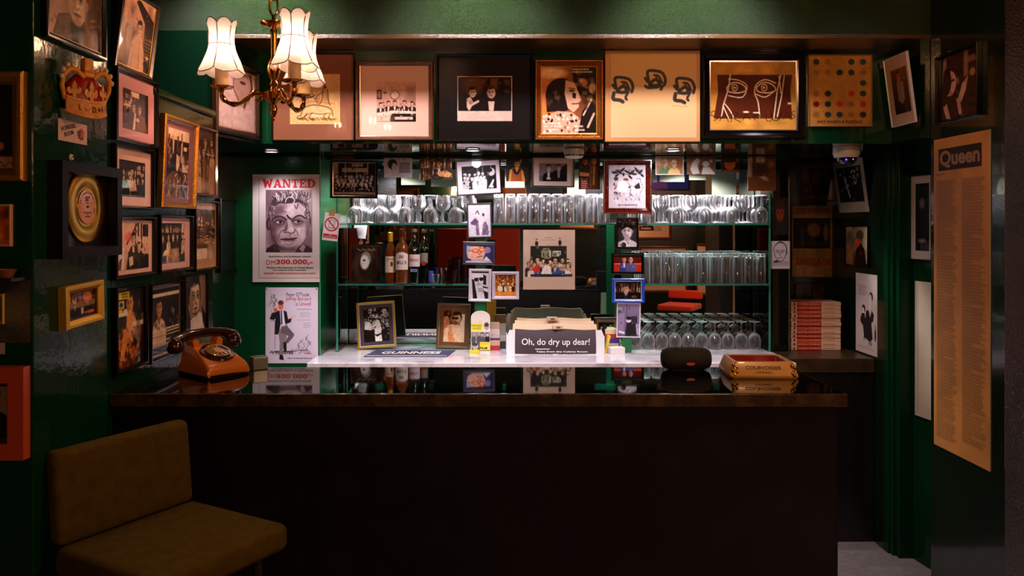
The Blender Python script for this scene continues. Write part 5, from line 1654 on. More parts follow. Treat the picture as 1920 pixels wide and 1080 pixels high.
def p_sidefig(c):
    """stage poster: a man in a dark jacket leaning on a pedestal with one leg raised"""
    c.fill('#d9cfe0')
    k = '#3a3444'
    q = random.Random(3)
    for i in range(16):
        x, y = q.uniform(0.07, 0.2), q.uniform(0.08, 0.22)
        c.curve([(x, y), (x + .02, y + .02), (x - .01, y + .05)], 0.006, k, .7)
    c.line([(0.1, 0.44), (0.2, 0.44)], 0.006, k)
    c.line([(0.18, 0.46), (0.18, 0.8)], 0.006, k, 0.7)
    c.line([(0.12, 0.26), (0.11, 0.42)], 0.004, k, 0.6)
    for i in range(50):
        x, y = q.uniform(0.5, 0.86), q.uniform(0.6, 0.84)
        if y > 0.95 - 0.42 * x:
            c.curve([(x, y), (x + q.uniform(-.04, .04), y + 0.02), (x + q.uniform(-.05, .06), y + 0.04)], 0.005, k, 0.75)
    c.curve([(0.08, 0.86), (0.3, 0.84), (0.5, 0.84), (0.8, 0.82)], 0.01, k, 0.8)
    for i in range(30):
        x = q.uniform(0.08, 0.5)
        c.curve([(x, 0.86), (x + .03, 0.84), (x + .05, 0.88)], 0.006, k, .8)
    # legs
    c.poly([(0.24, 0.56), (0.4, 0.5), (0.4, 0.66), (0.34, 0.78), (0.32, 0.9), (0.26, 0.9), (0.27, 0.74)], '#8a7c80')
    c.poly([(0.3, 0.52), (0.4, 0.5), (0.55, 0.62), (0.52, 0.66), (0.42, 0.74), (0.37, 0.71), (0.44, 0.64), (0.3, 0.6)], '#6a5c62')
    c.poly([(0.34, 0.72), (0.4, 0.72), (0.4, 0.84), (0.36, 0.86), (0.34, 0.8)], '#1c141c')
    c.poly([(0.27, 0.89), (0.33, 0.89), (0.35, 0.96), (0.26, 0.95)], '#1c141c')
    # shirt, jacket, tie
    c.poly([(0.24, 0.3), (0.36, 0.3), (0.4, 0.48), (0.28, 0.5)], '#eee8f2')
    c.poly([(0.2, 0.32), (0.27, 0.3), (0.29, 0.48), (0.24, 0.62), (0.17, 0.62), (0.18, 0.46)], '#1a1622')
    c.poly([(0.34, 0.3), (0.4, 0.32), (0.43, 0.42), (0.5, 0.4), (0.48, 0.46), (0.4, 0.48), (0.42, 0.52), (0.37, 0.47)], '#1a1622')
    c.poly([(0.2, 0.32), (0.24, 0.36), (0.16, 0.43), (0.08, 0.42), (0.1, 0.37)], '#1a1622')
    c.poly([(0.08, 0.41), (0.12, 0.34), (0.17, 0.32), (0.17, 0.37)], '#1a1622')
    c.line([(0.3, 0.31), (0.31, 0.48)], 0.018, '#26306a')
    c.ell(0.19, 0.295, 0.04, 0.026, '#e0604a')
    c.poly([(0.48, 0.4), (0.52, 0.36), (0.57, 0.36), (0.55, 0.39), (0.51, 0.42)], '#e8b8a8')
    c.ell(0.29, 0.245, 0.05, 0.05, '#e07054')
    c.ell(0.29, 0.2, 0.055, 0.03, '#5a3020')
    for j, (w, n) in enumerate(((0.3, 1), (0.2, 4), (0.18, 3))):
        pass
    c.lines(0.6, 0.275, 0.88, 0.3, 1, '#8a8494', 0.8, ragged=0)
    c.lines(0.66, 0.32, 0.88, 0.4, 4, '#a49cac', 0.7, ragged=.2)
    c.lines(0.6, 0.42, 0.88, 0.44, 1, '#c08a94', 0.6, ragged=.1)
    c.lines(0.72, 0.46, 0.88, 0.54, 3, '#a49cac', 0.7, ragged=.2)
    c.lines(0.74, 0.86, 0.88, 0.885, 1, '#d8503c', 0.9, ragged=0)
    c.lines(0.42, 0.925, 0.88, 0.945, 1, '#3a3444', 0.9, ragged=0)
    for x, y in ((0.02, 0.02), (0.97, 0.02), (0.03, 0.97)):
        c.ell(x, y, 0.013, 0.009, '#1c1620')

def p_queen(c):
    c.fill('#b87838')
    c.noise(0.08, 5, 4)
    for x0, x1, y0, y1, sd, n in ((0.06, 0.44, 0.135, 0.97, 3, 112), (0.54, 0.94, 0.135, 0.95, 8, 110)):
        c.lines(x0, y0, x1, y1, n, '#4a3018', 0.62, th=0.55, ragged=0.22, seed=sd)
    for y in (0.29, 0.37, 0.5, 0.62, 0.7, 0.83, 0.9):
        c.rect(0.2, y, 0.45, y + 0.006, '#b87838', 0.9)
        c.rect(0.7, y + 0.02, 0.95, y + 0.027, '#b87838', 0.9)
    c.lines(0.04, 0.112, 0.22, 0.118, 1, '#3a2412', 0.9, ragged=0)

# ================================================================ HANGING THE PICTURES
XN, XL = -1.0, -1.043
G_LEFT = 'framed photographs on the green side wall'
def left(X, box, label, paint, prt=None, lean=0.0, tilt=0.0, xpad=0.0, **k):
    c, w, h, rz = on_x(X, *box)
    g = h / 2 * math.sin(abs(lean))
    c = (c[0] + g + 0.0005, c[1], c[2])
    pr = inner((box[0], box[1], box[2], box[3]), prt) if prt else None
    return framed(label, c, w - xpad, h, rz, paint, lean=lean, tilt=tilt, prt=pr, dens=k.pop('dens', 520), group=k.pop('group', G_LEFT), **k)

# pier by the crown
left(XN, (75, 190, -100, 68), 'black framed sepia portrait of an elderly man above the gold crown ornament', p_elder, fw=0.014, fd=0.016, fmat=BLACKF, lip=(0.004, BRIGHTMETAL))
# main wall, top to bottom
left(XL, (206, 276, -32, 122), 'dark wood framed sepia photo of a woman in a pale overcoat', p_coatwoman, fw=0.012, fd=0.016, fmat=DARKBROWN, lean=R(7), lip=(0.003, GOLDPALE))
left(XL, (208, 288, 122, 262), 'black framed sepia photo of a couple embracing, set in a pink mount', p_kiss, (222, 274, 152, 240), fw=0.012, fd=0.018, fmat=BLACKF, board='#c88f9a')
left(XL, (207, 281, 268, 390), 'black framed photo of a drinking party, set in a wide white mount', p_group_a, (216, 268, 292, 370), fw=0.009, fd=0.016, fmat=BLACKF, board='#dcb4ae')
left(XL, (292, 357, 211, 388), 'gold framed photo of a woman in profile, set in a mauve mount', p_profile_print, (301, 346, 226, 374), fw=0.014, fd=0.02, fmat=GOLD, board='#8a5a60', lean=R(2.5), lip=(0.003, BRIGHTMETAL))
left(XL, (359, 401, 232, 366), 'slim dark wood framed sepia photo hanging beside the gold framed profile', p_nude_reflect, fw=0.010, fd=0.016, fmat=WOODF)
left(XL, (207, 284, 404, 526), 'black framed photo of two people with cigars under a big window', p_cigar, (210, 276, 410, 516), fw=0.012, fd=0.018, fmat=BLACKF, board='#dab0a8')
left(XL, (291, 354, 402, 514), 'black framed photo of drinkers gathered around a table, pale mount', p_table_group, (295, 343, 413, 500), fw=0.010, fd=0.018, fmat=BLACKF, board='#cfa4a8')
left(XL, (358, 402, 374, 510), 'slim gold edged frame with a tall amber photo of a bar', p_tall_sepia, fw=0.009, fd=0.018, fmat=BLACKF, lip=(0.004, GOLDPALE))
left(XL, (208, 268, 540, 704), 'black frame with a figure in orange flowers and yellow tickets stuck in its corner', p_floral, fw=0.010, fd=0.018, fmat=BLACKF)
left(XL, (273, 336, 533, 684), 'silver edged frame with a photo of a man resting his chin, beside the telephone', p_lean_man, fw=0.013, fd=0.018, fmat=BLACKF, lip=(0.008, BRIGHTMETAL))
left(XL, (340, 384, 518, 641), 'narrow frame with a stark painted head of a man in a vest, above the telephone', p_bold_portrait, fw=0.006, fd=0.014, fmat=BLACKF)

# gold record in its box frame
c, w, h, rz = on_x(XN, 88, 204, 300, 486)
rec = empty('gold_record', (c[0] + 0.0005, c[1], c[2]), rz, 'gold record disc in a deep black box frame', 'framed record')
mb = MB()
ring(mb, w, h, [(0, 0.0005), (0, 0.034), (0.024, 0.034), (0.026, 0.004)], M('matt_black_box_frame', '#0e0704', 0.3, spec=0.1))
mb.box(-w / 2 + .002, w / 2 - .002, -0.004, -0.0005, -h / 2 + .002, h / 2 - .002, M('dark_brown_backing', '#1a0e08', 0.5, coat=0.4, spec=0.1))
mb.build('frame', parent=rec)
rx, rr = 0.012, 0.0875
rt = Matrix.Rotation(R(90), 4, 'X')
disc = MB().lathe([(0.0001, 0.010), (0.042, 0.010), (0.043, 0.0085), (0.05, 0.0085), (0.052, 0.0095), (rr - .003, 0.0095), (rr, 0.008), (rr, 0.006)], 56).xf(rt)
disc = disc.build('disc', M('gold_plated_vinyl', '#d09a2c', 0.22, metal=0.95, bump=(8, 0.02)), rec, loc=(rx, 0, 0.01))
lab = MB().lathe([(0.0001, 0.0107), (0.040, 0.0107), (0.0405, 0.0102)], 48).xf(rt).build('record_label', M('peach_paper', '#e89a60', 0.5, coat=0.6), disc)
INKB = M('black_ink', '#1a0e0a', 0.5)
lettering('50\u00b0', disc, 0, 0.019, h=0.013, mat=INKB, y=-0.0112, bold=0.03)
tl = MB()
for z_, w_ in ((0.009, 0.012), (-0.014, 0.036), (-0.0185, 0.006), (-0.0235, 0.022)):
    tl.box(-w_ / 2, w_ / 2, -0.0112, -0.0108, z_ - 0.0012, z_ + 0.0012)
tl.build('printed_line', INKB, disc, smooth=0)
for i, ch in enumerate('i.d./a. board enterprises'):
    if ch == ' ':
        continue
    a = R(205) - R(230) * i / 24
    ob = lettering(ch, disc, 0.034 * math.cos(a), 0.034 * math.sin(a), h={'.': 0.0012, '/': 0.006}.get(ch, 0.0048), mat=INKB, y=-0.0112, bold=0.02, rot=a - R(90))
MB().ball((0, -0.0115, 0), 0.003, M('black_spindle_hole', '#080605', 0.5), sz=1).build('spindle_hole', parent=disc)
c, w, h, rz = on_x(XN, 127, 139, 288, 300)
hk = empty('wall_hook', (c[0], c[1], c[2]), rz, 'small white hook on the green wall above the gold record', 'hook')
MB().lathe([(0.0001, 0.004), (0.006, 0.004), (0.008, 0.0002)], 16).xf(rt).build('plate', RING, hk)
MB().tube([(0, -0.003, 0.002), (0, -0.012, 0), (0, -0.013, 0.006)], 0.0018, 8).build('peg', M('dark_hook_peg', '#2a1410', 0.4), hk)

c, w, h, rz = on_x(XN, 108, 180, 536, 619)
framed('small gold framed colour photo of a man at a bar, below the gold record', (c[0] + 0.0005, c[1], c[2]), w, h, rz, p_barcolor, 0.018, 0.022, GOLDPALE, dens=520, tilt=R(-2), lip=(0.003, WOODF))

# frontal face of the near wall, at the edge of the view
YN = 1.7175
def near(box, label, paint, prt=None, **k):
    c, w, h, rz = on_y(YN, *box)
    return framed(label, c, w, h, 0, paint, prt=inner(box, prt) if prt else None, dens=480, **k)
near((-70, 52, 136, 340), 'gilt framed dark portrait with a signature strip at its foot', p_signed, fw=0.022, fd=0.02, fmat=GOLD, lip=(0.006, WOODF))
c, w, h, rz = on_y(YN, -70, 25, 383, 462)
framed('cream edged amber picture below the gilt signed portrait', c, w, h, 0, p_ember, 0.006, 0.01, M('cream_frame', '#c89a6a', 0.4), dens=420)
c, w, h, rz = on_y(YN, -50, 12, 550, 607)
framed('small yellow framed card beside the glittering black paint', c, w, h, 0, lambda c: (c.fill('#d8a860'), c.lines(0.1, 0.2, 0.9, 0.8, 4, '#5a3a1c')), 0.008, 0.01, GOLDPALE)
c, w, h, rz = on_y(YN, -50, 9, 610, 664)
sheet('paper_note', 'plain pale paper note under the small yellow framed card', c, w, h, 0, lambda c: c.fill('#a8988a'), cat='paper')
near((-90, 57, 685, 857), 'orange wooden frame with a bearded face on a cream card', p_face_card, fw=0.034, fd=0.026, fmat=ORANGEWOOD, lip=(0.010, M('maroon_inner_frame', '#3a100c', 0.3)), style='flat')
# patch of glittering textured paint and the ledge with two dishes
struct('trim_glitter_panel', MB().box(-1.3, -1.004, 1.7135, 1.7175, 1.25, 1.385), M('black_glitter_paint', '#120a06', 0.1, coat=1.0, bump=(420, 1.0, 2), spec=1.0))
lg = tag(MB().rbox(-1.3, -1.01, 1.66, 1.717, 1.383, 1.392, 0.002).build('wall_ledge', BLACK_WOOD), 'narrow black ledge on the near wall carrying two brass dishes', 'shelf')
for x, lb in ((-1.075, 'small brass dish at the open end of the black ledge'), (-1.045, None)):
    pass
BRASS = M('aged_brass', '#b0803a', 0.22, metal=1.0, bump=(90, 0.08))
for x, rr_, lb in ((-1.085, 0.021, 'shallow brass dish at the edge of the view on the black ledge'), (-1.040, 0.020, 'shallow brass dish at the corner end of the black ledge')):
    tag(MB().lathe([(0.0001, 0), (rr_ * .6, 0), (rr_, 0.017), (rr_ * .93, 0.017), (rr_ * .55, 0.004), (0.0001, 0.004)], 24).build('brass_dish', M('warm_brass_dish', '#b8703a', 0.35, metal=0.6), loc=(x, 1.690, 1.392)), lb, 'dish')

# angled frame at the soffit corner
framed('dark framed charcoal drawing of a face hanging behind the brass chandelier', (-1.0500, 3.185, 2.003), 0.325, 0.285, math.atan2(0.976, 0.217), p_sketch_girl, 0.022, 0.022, DARKBROWN, prt=(0.05, 0.02, 0.95, 0.98), board='#c09088', dens=480, lip=(0.006, BRIGHTMETAL))

# along the soffit
def sof(box, label, paint, prt=None, fmat=BLACKF, **k):
    c, w, h, rz = on_y(D_SOF - 0.0006, *box)
    return framed(label, c, w, h, 0, paint, prt=inner(box, prt) if prt else None, fmat=fmat, dens=470, group='framed pictures along the soffit over the bar', **k)
sof((511, 666, 100, 265), 'thin black framed sketch of a rider and animals in a wide brown mount', p_horse, (543, 640, 138, 235), fw=0.006, fd=0.02, board='#7e4c34')
sof((668, 813, 116, 264), 'wood framed photo of diners under a round mirror, pink mount', p_dinner, (703, 785, 150, 233), WOODF, fw=0.017, fd=0.026, board='#d8a894', lip=(0.003, BRIGHTMETAL))
sof((817, 1000, 102, 266), 'black framed photo of two people in dark coats in a wide black mount', p_two_men, (854, 964, 140, 231), fw=0.014, fd=0.02, board='#0c0604')
sof((1003, 1130, 114, 263), 'carved gold frame with a close photo of a woman in profile', p_profile_gold, None, COPPER, fw=0.026, fd=0.026, style='scoop', lip=(0.003, GOLDPALE))
root = sof((1313, 1508, 99, 261), 'glossy black framed tan print of two outlined eyes with a scrawled signature', p_eyes, None, fw=0.036, fd=0.026, style='scoop', lip=(0.005, BRIGHTMETAL))
root = sof((1514, 1633, 103, 238), 'thin framed ochre board with rows of red and dark green spots', p_dots, None, M('thin_tan_frame', '#a07c54', 0.3), fw=0.004, fd=0.014)
lettering('NOT WORTH A PUDDING', root, 0.0, -0.131, w=0.19, mat=INKB, y=-0.0062, bold=0.02)
# the canvas
c, w, h, _ = on_y(D_SOF, 1133, 1310, 97, 267)
cv = empty('stretched_canvas', c, 0, 'frameless cream board with three curling black ink heads', 'painting', 'framed pictures along the soffit over the bar')
MB().rbox(-w / 2, w / 2, -0.026, -0.0006, -h / 2, h / 2, 0.003).build('stretcher', M('tan_board_edge', '#c08a50', 0.5), cv)
link_mesh('print', print_mesh('print', w * 0.9, h * 0.93, p_inkheads, 470, PRINT_MATT), cv, (0.004, -0.0268, 0.003))
# beyond the soffit
c, w, h, rz = on_x(1.66, 1677, 1722, 113, 240)
framed('tilted white mounted photo on the return beside the spotted board', (c[0] - 0.021, c[1], c[2]), w, h, rz, p_lean_white, 0.004, 0.010, WHITEF, board='#c8a890', prt=(0.22, 0.18, 0.9, 0.84), lean=R(7.5), dens=430)
c, w, h, rz = on_x(1.70, 1762, 1842, 108, 234)
framed('dark framed dim photo of two faces above the Queen article', (c[0] - 0.0005, c[1], c[2]), w, h, rz, p_dim_pair, 0.012, 0.02, BLACKF, dens=430)

# ---------------------------------------------------------------- Queen article
c, w, h, rz = on_x(1.70, 1753, 1858, 263, 832)
q = sheet('article_print', 'tall tan page of two columns headed Queen on the dark panel', (c[0] - 0.004, c[1], c[2]), w, h, rz, p_queen, cat='poster', thick=0.0035, dens=200)
q.data.name = 'article_print'
MB().box(-w * 0.40, w * 0.37, -0.0012, -0.0004, h * (0.5 - 0.104), h * (0.5 - 0.034)).build('heading_block', M('dark_brown_ink', '#2a1708', 0.6, spec=0.1), q)
lettering('Queen', q, -w * 0.015, h * (0.5 - 0.069), w=w * 0.72, h=h * 0.058, mat=M('brown_ink', '#8a5c30', 0.5), y=-0.0016, bold=0.035)

# ---------------------------------------------------------------- posters on the back wall
D_P = 3.8755
RED_INK = M('red_ink', '#c4202c', 0.5)
c, w, h, _ = on_y(D_P, 474, 600.5, 327, 529)
wp = empty('wanted_poster', c, 0, 'white poster headed Wanted with a drawn face of a man', 'poster')
MB().rbox(-w / 2, w / 2 - 0.002, -0.006, -0.0003, -h / 2, h / 2, 0.0015).build('backing_board', M('poster_white', '#dccfcb', 0.45, coat=0.15), wp)
def at(x, y):       # photograph position on this poster, in its own plane
    return ((x - VX) / F * D_P - c[0], EYE - (y - VY) / F * D_P - c[2])
(a0, b0), (a1, b1) = at(499, 356), at(586, 473)
link_mesh('portrait_print', print_mesh('portrait_print', a1 - a0, b0 - b1, p_wanted, 620, PRINT_MATT), wp, ((a0 + a1) / 2, -0.0066, (b0 + b1) / 2))
(a0, b0), (a1, b1) = at(486, 334), at(599.5, 521)
bl = MB()
for r4 in ((a0, a1, b0 - .0012, b0), (a0, a1, b1, b1 + .0012), (a0, a0 + .0012, b1, b0)):
    bl.box(r4[0], r4[1], -0.0066, -0.006, r4[2], r4[3])
bl.build('border_line', M('grey_ink', '#4a3c40', 0.5), wp)
SLAB = {
    'W': ([[(.04, 1), (.30, 1), (.42, .3), (.38, 0), (.22, 0)], [(.22, 0), (.38, 0), (.58, .86), (.42, .86)], [(.62, 0), (.78, 0), (.58, .86), (.42, .86)], [(.62, 0), (.78, 0), (.96, 1), (.78, 1)]], [(0, .84, .36, 1), (.68, .84, 1, 1)]),
    'A': ([[(.06, 0), (.24, 0), (.56, 1), (.38, 1)], [(.38, 1), (.62, 1), (.96, 0), (.66, 0)]], [(.25, .24, .75, .4), (0, 0, .36, .16), (.58, 0, 1, .16)]),
    'N': ([[(.08, 1), (.36, 1), (.9, 0), (.64, 0)]], [(.08, 0, .26, 1), (.74, 0, .9, 1), (0, .84, .3, 1), (0, 0, .38, .16), (.62, .84, 1, 1)]),
    'T': ([], [(.36, 0, .64, 1), (.02, .82, .98, 1), (.02, .6, .16, 1), (.84, .6, .98, 1), (.22, 0, .78, .16)]),
    'E': ([], [(.1, 0, .38, 1), (0, .84, .9, 1), (0, 0, .94, .16), (.1, .42, .64, .58), (.76, .62, .9, 1), (.8, 0, .95, .38), (.54, .32, .66, .68)]),
}
def slab_text(txt, parent, x0, x1, z0, z1, mat, y):
    mb = MB()
    wts = [{'W': 1.35, 'A': 1.1, 'N': 1.1, 'D': 1.05}.get(ch, 0.95) for ch in txt]
    unit = (x1 - x0) / (sum(wts) + 0.05 * (len(txt) - 1))
    ox = x0 - unit * 0.05
    cw = 0
    for ch, wt in zip(txt, wts):
        ox += cw + unit * 0.05
        cw = wt * unit
        def T(p):
            return (ox + p[0] * cw, y, z0 + p[1] * (z1 - z0))
        if ch == 'D':
            polys, rects = [], [(.1, 0, .38, 1), (0, .84, .55, 1), (0, 0, .55, .16)]
            out = [(.5 + .48 * math.cos(t), .5 + .5 * math.sin(t)) for t in [math.pi * (k / 12 - .5) for k in range(13)]]
            inn = [(.5 + .2 * math.cos(t), .5 + .34 * math.sin(t)) for t in [math.pi * (k / 12 - .5) for k in range(13)]]
            for k in range(12):
                polys.append([out[k], out[k + 1], inn[k + 1], inn[k]])
        else:
            polys, rects = SLAB[ch]
        for n_, p in enumerate(polys + [[(r_[0], r_[1]), (r_[2], r_[1]), (r_[2], r_[3]), (r_[0], r_[3])] for r_ in rects]):
            off = n_ * 0.00012 if ch != 'D' or n_ >= 12 else 0
            mb.add([(a_, b_ - off, c_) for a_, b_, c_ in [T(q_) for q_ in p]], [tuple(range(len(p)))])
    return mb.build('lettering', mat, parent, smooth=0)
(a0, b0), (a1, b1) = at(492.5, 336), at(592, 352)
slab_text('WANTED', wp, a0, a1, b1, b0, RED_INK, -0.0068)
def wl(txt, x0, x1, y, mat, hpx=None, **k):
    (p0, _), (p1, z) = at(x0, y), at(x1, y)
    lettering(txt, wp, (p0 + p1) / 2, z, w=p1 - p0, h=hpx / F * D_P if hpx else None, mat=mat, y=-0.0068, **k)
wl('Geschichten und Anekdoten gesucht', 504, 584, 481, INKB, 4, bold=0.02)
wl('DM', 500, 517, 492, RED_INK, 8.5)
wl('300.000,-', 518.5, 587, 491.5, RED_INK, 10.5, bold=0.03, space=1.05)
wl('Weitere Informationen zu Francis Bacon', 500, 588, 501.5, INKB, 4, bold=0.02)
wl('und anderen Soho-Legenden:', 512, 576, 506.5, INKB, 4, bold=0.02)
wl('talesfromthecolonyroom.com', 495, 592, 512.5, RED_INK, 5.5, bold=0.014)

c, w, h, _ = on_y(D_P, 498, 596.5, 539, 681)
sp = sheet('stage_poster', 'white stage poster of a man in a dark jacket with one knee raised', (c[0], D_P - 0.001, c[2]), w, h, 0, p_sidefig, cat='poster', dens=560, thick=0.001)
def sl_(txt, x1, y, hh, mat, ww=None):
    X = (x1 - VX) / F * D_P - c[0]
    Z = EYE - (y - VY) / F * D_P - c[2]
    lettering(txt, sp, X, Z, h=hh / F * D_P, w=ww / F * D_P if ww else None, mat=mat, y=-0.0006, align='R', bold=0.004)
NAVY = M('slate_blue_ink', '#3c4458', 0.5)
ROSE = M('rose_ink', '#b04a5c', 0.5)
sl_("Peter O'Toole", 580, 552, 7.5, NAVY, 43)
sl_('Jeffrey Bernard', 583, 561, 9, ROSE, 47)
sl_('is Unwell', 583, 569.5, 7.5, ROSE, 28.5)

c, w, h, rz = on_x(-1.28, 408, 444, 372, 512)
framed('very dark framed picture in the shadowed recess beside the Wanted poster', (c[0] + 0.0005, c[1], c[2]), w, h, rz, lambda c: (c.grad('#0c1a14', '#06100a'), c.noise(0.5, 4, 2)), 0.008, 0.016, BLACKF, dens=200)

# no phones notice
root = empty('no_phones_notice', (px(621, 425, 3.862).x, 3.866, px(621, 425, 3.862).z), 0, 'small white no phones notice taped to the green corner', 'sign', tilt=R(7))
MB().box(-0.038, 0.037, -0.0008, 0.0, -0.068, 0.066).build('paper', M('notice_white', '#e6dcdc', 0.5), root, smooth=0)
NOSIGN = M('sign_red', '#c81c24', 0.45)
circ = MB()
ro, ri, cz = 0.0345, 0.0285, 0.012
for k in range(40):
    t0, t1 = 2 * math.pi * k / 40, 2 * math.pi * (k + 1) / 40
    circ.add([(ro * math.cos(t0), -0.0012, cz + ro * math.sin(t0)), (ro * math.cos(t1), -0.0012, cz + ro * math.sin(t1)), (ri * math.cos(t1), -0.0012, cz + ri * math.sin(t1)), (ri * math.cos(t0), -0.0012, cz + ri * math.sin(t0))], [(0, 1, 2, 3)])
circ.add([(-.0235, -.0014, cz + .0195), (-.0195, -.0014, cz + .0235), (.0235, -.0014, cz - .0195), (.0195, -.0014, cz - .0235)], [(0, 1, 2, 3)])
circ.build('prohibition_ring', NOSIGN, root, smooth=0)
ph = MB()
for bx in ((-.012, -.0105, -.02, .02), (.0105, .012, -.02, .02), (-.012, .012, .0185, .02), (-.012, .012, -.02, -.0185), (-.004, .004, -.017, -.0155)):
    ph.box(bx[0], bx[1], -0.0012, -0.0009, bx[2], bx[3])
ph.build('phone_pictogram', INKB, root, loc=(0, 0, cz), rot=(0, R(10), 0), smooth=0)
MB().box(-0.034, 0.034, -0.0012, -0.0008, -0.056, -0.036).build('red_panel', NOSIGN, root, smooth=0)
lettering('NO\nMOBILE PHONES', root, 0, -0.046, w=0.056, h=0.014, mat=PAPER, y=-0.0016, bold=0.01)
MB().box(-0.014, 0.014, -0.0014, -0.0009, 0.052, 0.082).build('masking_tape', M('tan_tape', '#b8924a', 0.5), root, rot=(0, R(-5), 0), smooth=0)

# ---------------------------------------------------------------- the mirror bay: row under the soffit
Y_T = 3.93
def bay(box, label, paint, prt=None, fmat=None, D=Y_T, tilt=0.0, **k):
    c, w, h, _ = on_y(D, *box)
    if fmat:
        return framed(label, c, w, h, 0, paint, prt=inner(box, prt) if prt else None, fmat=fmat, tilt=tilt, dens=470, **k)
    return sheet('photo_print', label, c, w, h, 0, paint, tilt=tilt, dens=520, **k)
def bordered(p, col='#e6ddd8', b=0.05):
    def f(c):
        p(c)
        for r_ in ((0, 0, b * c.h / c.w, 1), (1 - b * c.h / c.w, 0, 1, 1), (0, 0, 1, b), (0, 1 - b, 1, 1)):
            c.rect(*r_, col)
    return f
bay((620, 709, 301, 372), 'black framed photo of a large crowd outside a building', p_team, None, BLACKF, fw=0.011, fd=0.016, lip=(0.003, BRIGHTMETAL), tilt=R(0.7))
o = bay((720, 773, 296, 333), 'white card with a woman in profile beside printed lines', p_profile_card)
bay((786, 848, 293, 337), 'unframed amber photo of a bartender in front of bottles', p_goldbar)
bay((855, 940, 299, 366), 'black framed photo of a party of men and women, white mount, hung askew', p_party, (864, 933, 309, 357), BLACKF, fw=0.008, fd=0.016, board='#ddd0d6', tilt=R(-3))
bay((949, 992, 297, 340), 'unframed amber photo of a woman in an orange waistcoat', p_orangewoman, D=3.945)
bay((996, 1077, 294, 351), 'dark framed photo of two men in suits set in a cream mount', p_two_suits, (1009, 1065, 305, 342), DARKBROWN, fw=0.007, fd=0.016, board='#dccac0', tilt=R(0.8))
bay((1085, 1125, 295, 355), 'unframed photo of two people hugging beside a striped apron', p_hugging, D=3.945)
bay((1130, 1221, 299, 401), 'mahogany framed line illustration of figures under leaves', p_foliage, None, REDBROWN, fw=0.028, fd=0.026, style='scoop', D=3.915)
bay((1229, 1282, 293, 328), 'white bordered photo of a smiling couple, one in a green top', bordered(p_couple_green), D=3.945)
bay((1288, 1342, 293, 327), 'unframed sepia photo of two pale figures leaning together', p_sepia_pair, D=3.945)
bay((1352, 1389, 293, 323), 'unframed dim photo of a glowing orange face', p_red_face, D=3.945)
bay((1402, 1455, 293, 358), 'unframed brown photo of a room corner with a lamp', p_corner_bar, D=3.945)
# the green painted lip the row is pinned to
struct('trim_soffit_lip', MB().rbox(-0.862, 1.44, 3.946, 3.962, Z_SOF - 0.022, Z_SOF, 0.002), GREEN_SMOOTH)

# hung on the posts and in the middle of the bay
bay((876, 922, 381, 446), 'grey framed violet sketch of a figure raising an arm', p_violet_sketch, None, GREYF, fw=0.007, fd=0.012, D=3.9685, tilt=R(-1.5))
bay((868, 928, 453, 496), 'slate framed comic drawing of a face in orange glasses', p_comic, None, GREYF, fw=0.018, fd=0.014, D=3.9685, tilt=R(1))
bay((879, 921, 504, 565), 'white framed black and white picture of a person in sunglasses', p_shades, None, WHITEF, fw=0.013, fd=0.014, D=3.9685, tilt=R(1))
bay((922.5, 973, 509, 561), 'pale square frame with a glowing orange photo of a fireside group', p_fireplace, None, LILACF, fw=0.016, fd=0.012, D=3.9685)
bay((981, 1078, 431, 543), 'large unframed print of a crowd posing, two figures sitting above them', p_bigcrowd, D=3.9685)
bay((1155, 1197, 408, 466), 'black framed portrait of a curly haired man, topmost on the green post', p_curlyman, None, BLACKF, fw=0.009, fd=0.012, D=3.9685)
bay((1146, 1207, 474, 514), 'black framed colour photo of two people on a red bench', p_red_couple, None, BLACKF, fw=0.012, fd=0.012, D=3.9685)
bay((1147, 1208, 522, 567), 'bright blue framed photo of a man in a dark pub', p_darkpub, None, BLUEF, fw=0.014, fd=0.012, D=3.9685, lip=(0.003, WHITEF))
m8 = bay((1156, 1201, 568, 633), 'white bordered violet photo of a hatted person in a room', bordered(p_interior, '#ddd6e2', 0.035), D=3.9695, tilt=R(1))

# ---------------------------------------------------------------- nook by the books
c, w, h, _ = on_y(4.2855, 1500, 1567, 305, 378)
framed('very dim framed sketch on the nook wall above the Disease poster', c, w, h, 0, p_dim_sketch, 0.008, 0.012, M('dim_wood_frame', '#3a2a14', 0.4), dens=300)
c, w, h, _ = on_y(4.2855, 1484, 1567, 385, 520)
dp = framed('tan poster with red lettering about a disease, hung above the books', c, w, h, 0, p_disease, 0.004, 0.010, M('tan_thin_frame', '#6a5230', 0.4), dens=420)
FADED = M('faded_red_ink', '#8a2c14', 0.5)
lettering('CRYPTOR', dp, 0, 0.162, w=0.19, h=0.034, mat=FADED, y=-0.005, bold=0.03)
lettering('DISEASE', dp, 0.0, -0.108, w=0.19, h=0.036, mat=FADED, y=-0.005, bold=0.03)
c, w, h, _ = on_y(4.2855, 1490, 1546, 530, 562)
framed('low dim brown picture just above the stacked books', c, w, h, 0, p_vivid_back, 0.005, 0.010, DARKBROWN, dens=300)
c, w, h, rz = on_x(1.785, 1573, 1630, 305, 400)
sheet('instant_photo', 'tilted cream bordered instant photo below the dome camera', (c[0] - 0.0172, c[1], c[2]), w, h, rz, p_polaroid, lean=R(7.5), dens=520, thick=0.001)
c, w, h, rz = on_x(1.785, 1587, 1632, 423, 497)
framed('black framed photo of a figure with a red smear, below the instant photo', (c[0] - 0.0005, c[1], c[2]), w, h, rz, p_abstract_man, 0.007, 0.014, BLACKF, dens=430)
c, w, h, rz = on_x(1.785, 1605, 1645, 511, 656)
sheet('cartoon_poster', 'white poster with a cartoon of two black haired figures and a bottle', (c[0] - 0.001, c[1], c[2]), w, h, rz, p_cartoon_pair, dens=520, cat='poster')
c, w, h, _ = on_y(3.999, 1448, 1477, 370, 440)
